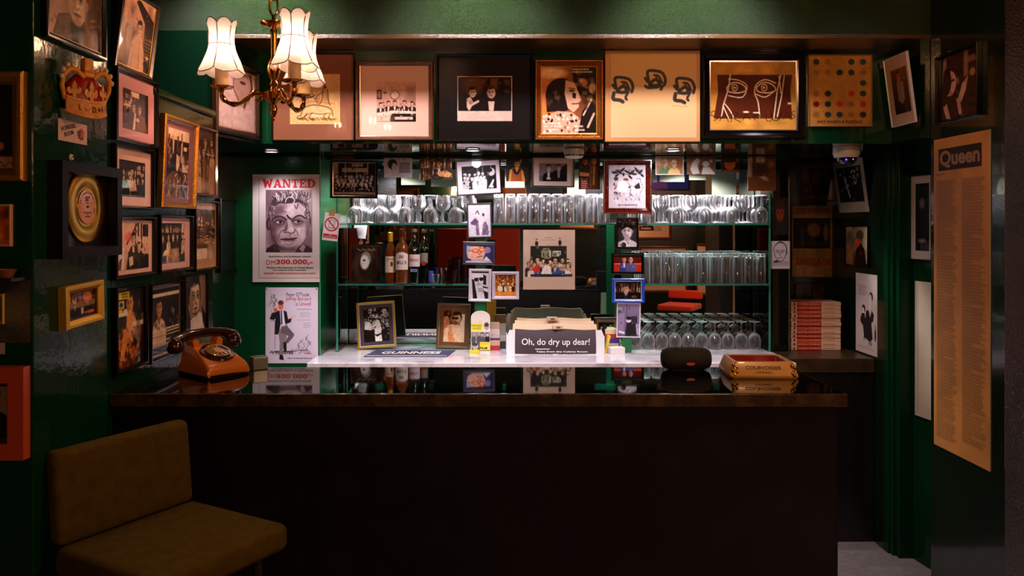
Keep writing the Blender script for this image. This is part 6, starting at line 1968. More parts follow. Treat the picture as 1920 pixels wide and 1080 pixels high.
sheet('photo_print', 'dark photo of a glowing orange face pinned on the black pier', (c[0], 3.9985, c[2]), w, h, 0, p_redface2, dens=520)
c, w, h, _ = on_y(3.9945, 1445, 1481, 452, 504)
sheet('drawing_card', 'white card with a line drawing of a bald head on the black pier', c, w, h, 0, p_linehead, dens=560, cat='drawing')
a = math.atan2(-0.991, 0.131)
framed('white mounted dark photo half hidden behind the panel with the Queen article', (1.8755, 3.545, 1.5378), 0.155, 0.38, a, lambda c: (c.fill('#0d0b08'), c.noise(.5, 5, 2), c.ell(.5, .3, .2, .08, '#8a7c68', .7, soft=.5), c.ell(.5, .85, .3, .03, '#a09480', .7, soft=.5)), 0.006, 0.012, BLACKF, board='#b8a89c', prt=(0.26, 0.09, 0.9, 0.9), dens=300)
sheet('paper_strip', 'long pale paper strip half hidden behind the panel with the Queen article', (1.8735, 3.52, 0.955), 0.13, 0.60, a, lambda c: (c.fill('#b8a68c'), c.line([(0.15, 0.02), (0.15, 0.98)], 0.004, '#6a5a44')), cat='paper', dens=260)

# ================================================================ OBJECTS
Z_BAR, Z_BC = 1.051, 0.872
def on_bc(x, y):            # a foot point on the back counter
    D = (EYE - Z_BC) * F / (y - VY)
    return (x - VX) / F * D, D
def on_bar(x, y):
    D = (EYE - Z_BAR) * F / (y - VY)
    return (x - VX) / F * D, D

# ---------------------------------------------------------------- crown ornament
c, w, h, rz = on_x(XN, 100, 170, 120, 216)
cr = empty('crown_ornament', (c[0] + 0.030, c[1] - 0.01, c[2] + 0.008), R(58), 'gold painted plaster crown with red lining on the green wall', 'wall ornament')
cr.scale = (0.76, 0.85, 1.04)
CG = M('gold_paint', '#e08a18', 0.38, coat=0.3, var=(60, '#e9a63a', 0.35, 0.65), bump=(70, 0.3))
CRED = M('red_lining_paint', '#9c1210', 0.35, coat=0.3, bump=(40, 0.3))
PEARL = M('cream_pearl_paint', '#e0c8a0', 0.35, coat=0.2)
def bend(mb, amp=0.034, wd=0.155):
    mb.v = [(x, y - amp * math.cos(max(-1.57, min(1.57, math.pi * x / wd))), z) for x, y, z in mb.v]
    return mb
k = h / 0.13
def strip(z0, z1, x0, x1, y0=0.0, y1=0.006, n=16, arc=0.0):
    m = MB()
    for i in range(n):
        a0, a1 = x0 + (x1 - x0) * i / n, x0 + (x1 - x0) * (i + 1) / n
        f0, f1 = arc * (a0 / x1) ** 2, arc * (a1 / x1) ** 2
        m.add([(a0, -y1, z0 + f0), (a1, -y1, z0 + f1), (a1, -y1, z1 + f1), (a0, -y1, z1 + f0), (a0, y0, z0 + f0), (a1, y0, z0 + f1), (a1, y0, z1 + f1), (a0, y0, z1 + f0)],
              [(0, 1, 2, 3), (4, 7, 6, 5), (0, 4, 5, 1), (3, 2, 6, 7)])
    return m
bend(strip(-0.060, -0.026, -0.062, 0.062, arc=0.012)).build('band', CG, cr)
bend(strip(-0.063, -0.056, -0.064, 0.064, 0.0, 0.009, arc=0.012)).build('rim', CG, cr)
bend(strip(-0.030, -0.024, -0.064, 0.064, 0.0, 0.008, arc=0.010)).build('rim', CG, cr)
MB().lathe([(0.0001, -0.05), (0.05, -0.045), (0.06, -0.02), (0.055, 0.015), (0.03, 0.035), (0.0001, 0.038)], 24, rfun=lambda t, r_, z: (r_, z)).xf(Matrix.Diagonal((1.0, 0.5, 1.0, 1))).build('cap', CRED, cr, loc=(0, -0.004, 0))
FLEUR = [(-.004, 0), (-.006, .012), (-.014, .010), (-.021, .018), (-.019, .028), (-.012, .030), (-.011, .022), (-.006, .026), (-.007, .034), (0, .048), (.007, .034), (.006, .026), (.011, .022), (.012, .030), (.019, .028), (.021, .018), (.014, .010), (.006, .012), (.004, 0)]
for x0, sc in ((0, 1.0), (-0.045, 0.8), (0.045, 0.8)):
    m = MB().prism([(x0 + p[0] * sc, -0.028 + (0.008 if x0 else 0) + p[1] * sc) for p in FLEUR], -0.007, 0.0)
    bend(m).build('fleur_de_lis', CG, cr)
for s_ in (-1, 1):
    pts = [(s_ * 0.062, -0.006, -0.022), (s_ * 0.074, -0.012, 0.006), (s_ * 0.072, -0.018, 0.028), (s_ * 0.056, -0.022, 0.043), (s_ * 0.036, -0.024, 0.042), (s_ * 0.014, -0.026, 0.028)]
    MB().tube(pts, [0.006, 0.007, 0.007, 0.007, 0.006, 0.006], 10).build('arch', CG, cr)
    for i, (px_, pz_) in enumerate(((0.079, 0.024), (0.074, 0.040), (0.060, 0.051), (0.044, 0.053), (0.029, 0.046))):
        MB().ball((s_ * px_, -0.02, pz_), 0.0062, seg=10).build('pearl', PEARL, cr)
fin = MB().rbox(-0.015, 0.015, -0.030, -0.004, 0.040, 0.072, 0.005).rbox(-0.017, 0.017, -0.032, -0.004, 0.028, 0.041, 0.005)
fin.build('finial', CG, cr)
for ch, x0, m_ in (('I.', -0.032, INKB), ('D.', 0.010, INKB), ('A.', 0.042, INKB)):
    yy = -0.0066 - 0.034 * math.cos(math.pi * x0 / 0.155)
    o = lettering(ch, cr, x0, -0.044 + 0.012 * (x0 / 0.062) ** 2, h=0.013, mat=m_, y=yy - 0.0012, bold=0.02)
    o.rotation_euler = (0, 0, math.atan(0.034 * math.pi / 0.155 * math.sin(math.pi * x0 / 0.155)))
for x0, m_, sz_ in ((-0.012, CRED, (0.007, 0.004)), (0.026, INKB, (0.004, 0.006)), (0.056, CRED, (0.004, 0.005))):
    yy = -0.0066 - 0.034 * math.cos(math.pi * x0 / 0.155)
    MB().prism([(-sz_[0], 0), (0, -sz_[1]), (sz_[0], 0), (0, sz_[1])], -0.0015, 0.0).build('painted_jewel', m_, cr, loc=(x0, yy, -0.044 + 0.012 * (x0 / 0.062) ** 2))
c, w, h, rz = on_x(XN, 108, 162, 221, 262)
hr = sheet('name_card', 'small white card reading Horrors Room under the gold crown', (c[0] + 0.0015, c[1], c[2]), w, h, rz, lambda c: (c.fill('#d8b8ac'), [c.ell(0.78 + 0.1 * math.cos(i * 2.4) * (i % 5) / 4, 0.5 + 0.26 * math.sin(i * 2.4) * (i % 5) / 4, 0.045, 0.07, ['#b82418', '#d88a28', '#3a2a4a', '#c83a2a', '#5a4a20'][i % 5]) for i in range(26)]), cat='card', dens=620)
lettering('HORRORS\nROOM', hr, -w * 0.16, h * 0.04, w=w * 0.5, h=h * 0.5, mat=INKB, y=-0.0006, bold=0.03, rot=R(14))
tag(strip(-0.012, 0.012, -0.06, 0.06, 0.0005, 0.003).build('glitter_strip', M('silver_green_glitter', '#7a8a6a', 0.15, metal=0.9, bump=(500, 1.0, 2)), loc=(XN + 0.001, c[1] + 0.004, c[2] + h / 2 + 0.012), rot=(0, 0, rz)), 'strip of silvery glitter between the gold crown and the Horrors Room card', 'decoration')

# ---------------------------------------------------------------- chandelier
CX, CD, CZ = -0.703, 2.5, 1.905
ch = empty('chandelier', (CX, CD, CZ), 0, 'brass three arm chandelier with pale scalloped lamp shades', 'chandelier')
CH_B = M('polished_brass', '#c8883c', 0.16, metal=1.0)
SHADE_M = bpy.data.materials.new('lit_glass_shade')
SHADE_M.use_nodes = True
nt = SHADE_M.node_tree
nt.nodes.clear()
out = nt.nodes.new('ShaderNodeOutputMaterial')
tl_ = nt.nodes.new('ShaderNodeBsdfTranslucent'); tl_.inputs[0].default_value = (0.26, 0.24, 0.28, 1)
tp_ = nt.nodes.new('ShaderNodeBsdfTransparent'); tp_.inputs[0].default_value = (1.0, 0.86, 0.74, 1)
df_ = nt.nodes.new('ShaderNodeBsdfDiffuse'); df_.inputs[0].default_value = (0.28, 0.25, 0.26, 1)
m1 = nt.nodes.new('ShaderNodeMixShader'); m1.inputs[0].default_value = 0.35
m2 = nt.nodes.new('ShaderNodeMixShader'); m2.inputs[0].default_value = 0.30
nt.links.new(tl_.outputs[0], m1.inputs[1]); nt.links.new(df_.outputs[0], m1.inputs[2])
nt.links.new(m1.outputs[0], m2.inputs[1]); nt.links.new(tp_.outputs[0], m2.inputs[2])
nt.links.new(m2.outputs[0], out.inputs[0])
CANDLE = M('cream_candle_tube', '#e8c9a0', 0.45, coat=0.1)
SEAM = M('dark_leaded_seam', '#2a1a1c', 0.4)
MB().lathe([(0.0001, -0.078), (0.005, -0.072), (0.004, -0.066), (0.011, -0.05), (0.013, -0.04), (0.008, -0.026), (0.012, -0.022), (0.022, -0.014), (0.028, -0.008), (0.028, 0.012), (0.022, 0.018), (0.014, 0.022)], 28).build('hub', CH_B, ch)
MB().lathe([(0.013, 0.02), (0.008, 0.03), (0.013, 0.04), (0.008, 0.05), (0.016, 0.064), (0.021, 0.085), (0.018, 0.105), (0.010, 0.118), (0.009, 0.13), (0.0095, 0.19), (0.011, 0.205), (0.009, 0.212), (0.012, 0.216)], 24).build('stem', CH_B, ch)
MB().lathe([(0.010, 0.214), (0.022, 0.218), (0.036, 0.226), (0.038, 0.23), (0.03, 0.228), (0.011, 0.224), (0.007, 0.236), (0.005, 0.25), (0.0001, 0.252)], 24, rfun=lambda t, r_, z: (r_ * (1 + 0.12 * abs(math.cos(3 * t)) * (r_ > 0.02)), z)).build('petal_dish', CH_B, ch)
for i, z0 in enumerate((0.282, 0.330, 0.378, 0.426, 0.474, 0.522, 0.570, 0.618, 0.666, 0.714, 0.762)):
    lk = [(0.013 * math.cos(t) * (i % 2 == 0), 0.013 * math.cos(t) * (i % 2 == 1), z0 + 0.030 * math.sin(t)) for t in [2 * math.pi * j / 16 for j in range(17)]]
    MB().tube(lk, 0.0036, 8, cap=False).build('chain_link', CH_B, ch)
ARM = [(0.02, -0.002), (0.035, 0.008), (0.052, 0.012), (0.068, 0.004), (0.084, -0.012), (0.104, -0.024), (0.126, -0.026), (0.146, -0.016), (0.156, 0.000), (0.157, 0.014)]
NP = 6
def shade_pt(th, z):
    """bell shade with eight lobed panels; z from 0 (bottom) to 1 (top)"""
    lob = abs(math.cos(th * NP / 2))
    if z < 0.55:
        t = z / 0.55
        r_ = 0.072 * (1 - t) ** 1.35 + 0.040 * (1 - (1 - t) ** 1.35)
    else:
        t = (z - 0.55) / 0.45
        r_ = 0.040 - 0.004 * math.sin(t * math.pi) + 0.005 * t
    r_ *= 0.95 + 0.06 * lob
    zz = z * 0.135
    if z > 0.8:
        zz += (z - 0.8) / 0.2 * (0.020 * lob ** 0.5)
    if z < 0.2:
        zz -= (0.2 - z) / 0.2 * (0.014 * lob ** 0.5)
    return r_, zz
for ai, ang in enumerate((188, 308, 68)):
    a = R(ang)
    d = Vector((math.cos(a), math.sin(a), 0))
    P = [d * r_ + Vector((0, 0, z)) for r_, z in ARM]
    fine = []
    for i in range(len(P) - 1):
        p0, p1, p2, p3 = P[max(0, i - 1)], P[i], P[i + 1], P[min(len(P) - 1, i + 2)]
        for j in range(4):
            t = j / 4
            fine.append(0.5 * (2 * p1 + (p2 - p0) * t + (2 * p0 - 5 * p1 + 4 * p2 - p3) * t * t + (3 * p1 - p0 - 3 * p2 + p3) * t ** 3))
    fine.append(P[-1])
    am = MB().tube(fine, [0.0075 + 0.0015 * math.sin(i * 0.9) for i in range(len(fine))], 10)
    # leaf scroll under the arm
    sc = [d * (0.05 + 0.018 * math.cos(t) * (1 - t / 9)) + Vector((0, 0, -0.006 + 0.016 * math.sin(t) * (1 - t / 9))) for t in [j * 0.4 for j in range(15)]]
    am.tube(sc, 0.0045, 8)
    arm = am.build('arm', CH_B, ch)
    e = d * 0.157
    MB().lathe([(0.006, 0.012), (0.010, 0.018), (0.030, 0.022), (0.037, 0.027), (0.036, 0.029), (0.02, 0.026), (0.0001, 0.026)], 28, rfun=lambda t, r_, z: (r_ * (1 + 0.05 * math.cos(8 * t) * (r_ > 0.025)), z)).build('drip_pan', CH_B, arm, loc=e)
    MB().lathe([(0.0001, 0.027), (0.0195, 0.027), (0.0195, 0.100), (0.016, 0.103), (0.0001, 0.103)], 24).build('candle_tube', CANDLE, arm, loc=e)
    bp = e + Vector((0, 0, 0.135))
    MB().lathe([(0.0001, 0.103), (0.006, 0.105), (0.009, 0.120), (0.010, 0.132), (0.006, 0.148), (0.0001, 0.158)], 16).build('bulb', M('lit_candle_bulb', '#ffffff', emit=('#ffe0c0', 6.0)), arm, loc=e)
    lamp('chandelier_bulb_light', 'POINT', Vector((CX, CD, CZ)) + e + Vector((0, 0, 0.134)), 16.0, WARM, 0.016)
    sh = MB()
    NS, NZ = 96, 22
    vs, fs = [], []
    for iz in range(NZ + 1):
        for k in range(NS):
            th = 2 * math.pi * k / NS + a
            r_, zz = shade_pt(th, iz / NZ)
            vs.append((r_ * math.cos(th), r_ * math.sin(th), zz + 0.078))
    for iz in range(NZ):
        for k in range(NS):
            k2 = (k + 1) % NS
            fs.append((iz * NS + k, iz * NS + k2, (iz + 1) * NS + k2, (iz + 1) * NS + k))
    sh.add(vs, fs, SHADE_M)
    for k in range(NP):
        th = 2 * math.pi * (k + 0.5) / NP
        sh.tube([Vector((shade_pt(th, z)[0] * 1.01 * math.cos(th), shade_pt(th, z)[0] * 1.01 * math.sin(th), shade_pt(th, z)[1] + 0.078)) for z in [j / 12 for j in range(13)]], 0.0014, 5, SEAM)
    for zr in (0.0, 0.57, 1.0):
        sh.tube([Vector((shade_pt(t, zr)[0] * 1.008 * math.cos(t), shade_pt(t, zr)[0] * 1.008 * math.sin(t), shade_pt(t, zr)[1] + 0.078)) for t in [2 * math.pi * j / 64 for j in range(65)]], 0.0014, 5, SEAM, cap=False)
    sh.build('lamp_shade', parent=arm, loc=e, smooth=60)

# ---------------------------------------------------------------- telephone
tp = empty('telephone', (-0.868, 2.435, Z_BAR), R(50), 'orange rotary dial telephone with a dark brown handset on the bar', 'telephone')
ORANGE = M('orange_plastic', '#d67a30', 0.22, coat=0.5)
DKB = M('dark_brown_plastic', '#2c0f0a', 0.14, coat=0.8)
bw, bd = 0.066, 0.085
body = MB()
secs = []      # cross-sections front to back: (y, half width, height)
for (y, hw, hh) in ((-bd, bw - .004, 0.012), (-bd - .002, bw, 0.020), (-bd + .002, bw, 0.034), (-bd + .012, bw - .001, 0.042), (-0.02, bw - .008, 0.066), (0.03, bw - .014, 0.082), (0.055, bw - .017, 0.088), (bd - .012, bw - .016, 0.086), (bd, bw - .012, 0.074), (bd, bw - .01, 0.012)):
    secs.append((y, hw, hh))
vs, fs = [], []
for y, hw, hh in secs:
    b_ = bw + 0.004
    prof = [(-b_, 0.010), (-b_, 0.016), (-hw - .004, hh * .55), (-hw, hh - .006), (-hw + .004, hh - .001), (-hw + .010, hh), (hw - .010, hh), (hw - .004, hh - .001), (hw, hh - .006), (hw + .004, hh * .55), (b_, 0.016), (b_, 0.010)]
    vs += [(x, y, z) for x, z in prof]
n = 12
for i in range(len(secs) - 1):
    for j in range(n - 1):
        fs.append((i * n + j, i * n + j + 1, (i + 1) * n + j + 1, (i + 1) * n + j))
fs.append(tuple(range(n)))
fs.append(tuple((len(secs) - 1) * n + j for j in range(n - 1, -1, -1)))
body.add(vs, fs)
body.build('body', ORANGE, tp, smooth=40)
MB().rbox(-bw - .002, bw + .002, -bd, bd, 0.0, 0.012, 0.003).build('base', M('brown_base_plastic', '#1c0c08', 0.3), tp)
for s_ in (-1, 1):
    MB().prism([(s_ * 0.046, 0.078), (s_ * 0.026, 0.080), (s_ * 0.030, 0.100), (s_ * 0.040, 0.106), (s_ * 0.050, 0.098)], 0.030, 0.070).build('cradle_horn', ORANGE, tp)
# dial on the slope
sl = math.atan2(0.082 - 0.042, 0.03 + bd - 0.012)
dr = empty('dial', (0, 0, 0))
bpy.data.objects.remove(dr)
dial = MB().lathe([(0.0001, 0.004), (0.036, 0.004), (0.050, 0.003), (0.052, 0.0), (0.05, -0.004)], 44).build('dial', DKB, tp, loc=(0, -0.022, 0.0675), rot=(sl, 0, 0))
fwm = MB()
holes = [R(60 + 28 * i) for i in range(10)]
fwm.lathe([(0.0001, 0.0085), (0.014, 0.0085), (0.0145, 0.0075)], 30).lathe([(0.033, 0.0065), (0.0345, 0.0085), (0.036, 0.0085), (0.037, 0.0065)], 44)
for t in holes:
    fwm.lathe([(0.0048, 0.0065), (0.0055, 0.009), (0.0066, 0.0085), (0.0068, 0.0065)], 14, c=(0.0245 * math.cos(t), 0.0245 * math.sin(t), 0))
for i in range(10):
    t = R(60 + 28 * i + 14)
    a0, a1 = Vector((0.0145 * math.cos(t), 0.0145 * math.sin(t), 0.0078)), Vector((0.034 * math.cos(t), 0.034 * math.sin(t), 0.0078))
    fwm.tube([a0, a1], 0.0022, 6)
fwm.build('finger_wheel', M('clear_amber_plastic', '#c89a5a', 0.1, coat=1.0, metal=0.3), dial)
MB().lathe([(0.0001, 0.0096), (0.012, 0.0096), (0.0125, 0.0088)], 28).build('number_label', M('dial_label', '#e0b08a', 0.4), dial)
MB().tube([(0.022, -0.034, 0.004), (0.020, -0.028, 0.0095), (0.016, -0.024, 0.0095)], 0.0012, 6).build('finger_stop', M('steel', '#b8b0a8', 0.2, metal=1.0), dial)
hs = MB()
hp = []
for i in range(25):
    t = -1 + 2 * i / 24
    hp.append((0.102 * t, 0.052, 0.121 - 0.020 * abs(t) ** 2.6))
hs.tube(hp, [0.014 + 0.004 * abs(-1 + 2 * i / 24) ** 3 for i in range(25)], 14)
for s_ in (-1, 1):
    cap = MB().lathe([(0.0001, -0.024), (0.022, -0.024), (0.026, -0.019), (0.025, -0.006), (0.018, 0.008), (0.008, 0.016), (0.0001, 0.018)], 24)
    cap.xf(Matrix.Translation((s_ * 0.098, 0.046, 0.098)) @ Matrix.Rotation(s_ * R(12), 4, 'Y') @ Matrix.Rotation(R(14), 4, 'X'))
    hs.add(cap.v, cap.f)
hs.build('handset', DKB, tp, smooth=60)
cord = [(0.105 + 0.0, 0.052, 0.075)]
for i in range(120):
    t = i / 119
    cx_, cy_, cz_ = 0.103 - 0.03 * t + 0.012 * math.sin(t * 3.1), 0.055 + 0.05 * t, 0.072 - 0.062 * t
    cord.append((cx_ + 0.0052 * math.cos(i * 0.9), cy_ + 0.0052 * math.sin(i * 0.9), cz_))
MB().tube(cord, 0.0018, 6).build('coiled_cord', DKB, tp)
X, D = on_bar(461, 690)
tag(MB().rbox(-0.024, 0.024, -0.022, 0.022, 0, 0.040, 0.003).build('metal_box', M('grey_steel_box', '#8a938c', 0.3, metal=0.5), loc=(-0.755, 2.515, Z_BAR), rot=(0, 0, R(35))), 'small grey metal box behind the orange telephone', 'box')

# ---------------------------------------------------------------- ashtray
at_ = empty('ashtray', (0.787, 2.435, Z_BAR), R(-3), 'large square gold cognac ashtray with a red bowl on the bar', 'ashtray')
ASH = M('gold_glazed_ceramic', '#b08038', 0.38, metal=0.0, coat=0.25)
OXB = M('oxblood_glaze', '#7a140c', 0.18, coat=0.6)
def sqloop(hx, hy, z, r_, n=5):
    o_ = []
    for cx_, cy_, a0 in ((hx - r_, hy - r_, 0), (-hx + r_, hy - r_, 90), (-hx + r_, -hy + r_, 180), (hx - r_, -hy + r_, 270)):
        for i in range(n):
            t = R(a0 + 90 * i / (n - 1))
            o_.append((cx_ + r_ * math.cos(t), cy_ + r_ * math.sin(t), z))
    return o_
def loft(loops, caps=(True, True)):
    m_ = MB()
    vs, fs = [], []
    n = len(loops[0])
    for l_ in loops:
        vs += l_
    for i in range(len(loops) - 1):
        for j in range(n):
            fs.append((i * n + j, i * n + (j + 1) % n, (i + 1) * n + (j + 1) % n, (i + 1) * n + j))
    if caps[0]:
        fs.append(tuple(range(n - 1, -1, -1)))
    if caps[1]:
        fs.append(tuple((len(loops) - 1) * n + j for j in range(n)))
    return m_.add(vs, fs)
loft([sqloop(.098, .080, 0.0, .012), sqloop(.101, .083, .006, .012), sqloop(.100, .082, .011, .012), sqloop(.088, .071, .046, .012), sqloop(.084, .067, .049, .012), sqloop(.074, .057, .046, .012)], (True, False)).build('tray', ASH, at_, smooth=50)
loft([sqloop(.075, .058, .047, .012), sqloop(.062, .046, .012, .012), sqloop(.01, .01, .011, .004)], (False, True)).build('bowl', OXB, at_, smooth=50)
q = random.Random(5)
for sx in (-1, 1):
    m_ = MB()
    for i in range(12):
        m_.ball((sx * (.088 + q.uniform(-.009, .003)), -.080 + q.uniform(-.003, .003) + .0095 * (i / 11), .010 + .030 * i / 11), 0.0052, seg=8)
    m_.build('corner_relief', M('gold_relief', '#c08a34', 0.2, metal=0.9), at_, smooth=60)
th = math.atan2(0.011, 0.035)
ly = lambda z: -(0.082 - 0.011 * (z - 0.011) / 0.035) - 0.0006
lettering('COURVOISIER', at_, -.002, 0.031, w=0.104, h=0.0105, mat=INKB, y=ly(0.031), bold=0.018, lean=-th)
lettering('COGNAC', at_, -.002, 0.0185, w=0.048, h=0.0065, mat=INKB, y=ly(0.0185), bold=0.01, lean=-th)

# ---------------------------------------------------------------- portable speaker
X, D = on_bar(1291, 697)
sk = empty('portable_speaker', (X, D + 0.035, Z_BAR), R(-2), 'black barrel shaped portable speaker with a red badge on the bar', 'speaker')
prof = [(0.0001, -0.076), (0.020, -0.076), (0.027, -0.072), (0.034, -0.055), (0.036, -0.03), (0.036, 0.03), (0.034, 0.055), (0.027, 0.072), (0.020, 0.076), (0.0001, 0.076)]
MB().lathe(prof, 30).xf(Matrix.Translation((0, 0, 0.035)) @ Matrix.Rotation(R(90), 4, 'Y')).build('body', M('black_speaker_mesh', '#050505', 0.8, bump=(600, 0.4)), sk, smooth=50)
MB().rbox(-0.045, 0.045, -0.02, 0.02, 0.0, 0.004, 0.0015).build('foot', M('black_rubber', '#070707', 0.7), sk)
MB().lathe([(0.0001, 0.0018), (0.013, 0.0018), (0.014, 0.0)], 24).xf(Matrix.Rotation(R(90), 4, 'X') @ Matrix.Diagonal((1, 0.42, 1, 1))).build('badge', M('red_badge', '#a01810', 0.3, coat=0.5), sk, loc=(0.008, -0.0345, 0.024), rot=(R(-18), 0, 0))

# ---------------------------------------------------------------- bar chair
st = empty('bar_chair', (-0.865, 1.893, 0), R(60), 'olive upholstered bar chair with a low padded back', 'chair')
OLIVE = M('olive_upholstery', '#4c3c08', 0.9, bump=(260, 0.25, 4), var=(35, '#3e3006', 0.35, 0.7), spec=0.15)
# local frame: x across the seat, -y towards the sitter's front
seat = MB().rbox(-0.185, 0.185, -0.325, 0.02, 0.735, 0.80, 0.022, seg=4)
seat.build('seat', OLIVE, st, smooth=50)
bk = MB().rbox(-0.178, 0.178, 0.0, 0.045, 0.797, 1.003, 0.017, seg=4)
bk.v = [(x, y + (z - 0.8) * 0.10, z) for x, y, z in bk.v]
bk.build('backrest', OLIVE, st, smooth=50)
CHL = M('black_steel_leg', '#0a0908', 0.4)
for sx in (-1, 1):
    for y0, y1 in ((-0.25, -0.28), (-0.02, 0.03)):
        MB().tube([(sx * 0.15, y0, 0.736), (sx * 0.17, y1, 0.0)], 0.013, 10).build('leg', CHL, st)
MB().tube([(-0.163, -0.268, 0.25), (0.163, -0.268, 0.25)], 0.010, 8).build('foot_rail', CHL, st)
MB().rbox(-0.16, 0.16, -0.27, 0.0, 0.715, 0.736, 0.004).build('seat_frame', CHL, st)

# ---------------------------------------------------------------- back counter things
def standing(x, y, wpx, hpx, label, paint, prt, fw, fmat, tilt, **k):
    X, D = on_bc(x, y)
    s_ = F / D
    w, h = wpx / s_, hpx / s_
    lean = R(k.pop('lean_deg', -9))
    root = framed(label, (X, D + 0.02, Z_BC + h / 2 * math.cos(lean) + abs(math.sin(tilt)) * w / 2 + 0.001), w, h, k.pop('rz', 0), paint, fw, 0.018, fmat, prt=prt, tilt=tilt, lean=lean, dens=520, cat='framed photo', **k)
    MB().prism([(-0.02, -h * 0.46), (0.02, -h * 0.46), (0.012, h * 0.2), (-0.012, h * 0.2)], 0.0, 0.004).build('easel_strut', BLACK_WOOD, root, rot=(R(16), 0, 0), loc=(0, 0.012, 0))
    return root
standing(705, 655, 72, 86, 'gold framed black and white photo standing beside the dark bar towel', p_blackdress, (0.13, 0.1, 0.87, 0.9), 0.010, GOLDPALE, R(-4), board='#4a4046', lip=(0.003, WHITEF))
standing(850, 655, 63, 84, 'bronze framed colour photo of a man in sunglasses and a cream shirt', p_sunman, (0.16, 0.13, 0.88, 0.9), 0.011, GREYWOOD, R(2), lean_deg=-5, board='#6a4a2c', lip=(0.003, BRIGHTMETAL))
# bar towel
X0, D0 = on_bc(684, 669.5)
X1, D1 = on_bc(832, 657.5)
tw = empty('bar_towel', ((X0 + X1) / 2 + 0.012, (D0 + D1) / 2, Z_BC), 0, 'flat dark violet bar towel with pale lettering on the marble', 'bar towel')
mb = MB()
tw_w, tw_d = 0.40, D1 - D0
mb.add([], [])
mb.zprism([(-tw_w / 2, -tw_d / 2), (tw_w / 2, -tw_d / 2), (tw_w / 2 + .03, tw_d / 2), (-tw_w / 2 + .03, tw_d / 2)], 0.0005, 0.004)
mb.build('cloth', M('dark_violet_cloth', '#3b3557', 0.85, bump=(300, 0.3)), tw)
o = lettering('GUINNESS', tw, 0.02, 0.02, w=0.29, h=0.075, mat=M('pale_lettering', '#e0d6c4', 0.7), y=0, bold=0.03, shear=0.15)
o.rotation_euler = (R(-90), 0, 0)
o.location = (0.018, 0.01, 0.0046)
sb = MB().box(-tw_w / 2 + .01, tw_w / 2 - .002, -tw_d / 2 + .012, -tw_d / 2 + .022, 0.0041, 0.0044)
sb.build('stripe', M('pale_lettering', '#e0d6c4', 0.7), tw, smooth=0)

# brochure stand with a film booklet
X, D = on_bc(901, 661.5)
br = empty('film_booklet', (X, D, Z_BC), 0, 'round topped yellow and white film booklet standing before the green post', 'booklet')
s_ = F / D
bw_, bh_ = 36 / s_, 79 / s_
poly = [(-bw_ / 2, 0), (bw_ / 2, 0)] + [(bw_ / 2 * math.cos(t), bh_ - bw_ / 2 * 0.7 + bw_ / 2 * 0.7 * math.sin(t)) for t in [math.pi * j / 14 for j in range(15)]]
MB().prism(poly, -0.004, 0.0).build('card', M('booklet_white', '#d8cfc6', 0.5), br)
def p_booklet(c):
    c.fill('#d4ccc4')
    c.rect(0.0, 0.05, 0.62, 0.34, '#dcd24a')
    c.ell(0.82, 0.16, 0.14, 0.14, '#a09a98'); c.ell(0.82, 0.12, 0.12, 0.07, '#3a3438')
    c.rect(0, 0.36, 1, 0.68, '#8a8486')
    c.crowd([(0.44, 4, 0.05, 0.05, 0.95)], seed=3, **BW)
    c.ell(0.22, 0.84, 0.17, 0.13, '#a8a2a0'); c.ell(0.2, 0.78, 0.15, 0.06, '#3a3438')
    c.rect(0.46, 0.7, 1, 0.98, '#e0d040')
    c.lines(0.48, 0.72, 0.96, 0.8, 1, '#e8a83a', 0.9, th=.8, ragged=0)
    c.line([(0.4, -0.0), (0.56, 0.0)], 0.01, '#3a3438')
link_mesh('print', print_mesh('print', bw_ * 0.98, bh_ * 0.70, p_booklet, 620, PRINT_MATT), br, (0, -0.0046, bh_ * 0.40))
lettering('FOR PUZZLE\n& PUZZLE', br, -bw_ * 0.19, bh_ * 0.615, w=bw_ * 0.54, h=bh_ * 0.11, mat=INKB, y=-0.0052)
lettering('FILM', br, bw_ * 0.16, bh_ * 0.115, w=bw_ * 0.38, h=bh_ * 0.055, mat=INKB, y=-0.0052, bold=0.03)
bpy.context.view_layer.update()

def cbox(name, label, x0, x1, ytop, ybot, depth, col, cat='box', rz=0.0, text=None, dy=0.0, zbase=None, D=None, group=None, rough=0.5):
    """small carton; photograph box of its front face, standing on the back counter (or at zbase)"""
    if D is None:
        D = (EYE - Z_BC) * F / (ybot - VY)
    s_ = F / D
    w, h = (x1 - x0) / s_, (ybot - ytop) / s_
    z0 = Z_BC if zbase is None else zbase
    root = empty(name, (((x0 + x1) / 2 - VX) / s_, D + depth / 2 + dy, z0), rz, label, cat, group)
    MB().rbox(-w / 2, w / 2, -depth / 2, depth / 2, 0, h, min(0.0015, h * .2)).build('carton', M('card_' + col[1:], col, rough), root)
    if text:
        lettering(text[0], root, 0, h * 0.5, w=w * 0.7, h=h * text[2] if len(text) > 2 else None, mat=M('ink_' + text[1][1:], text[1], 0.5), y=-depth / 2 - 0.0006, bold=0.02)
    return root, z0 + h
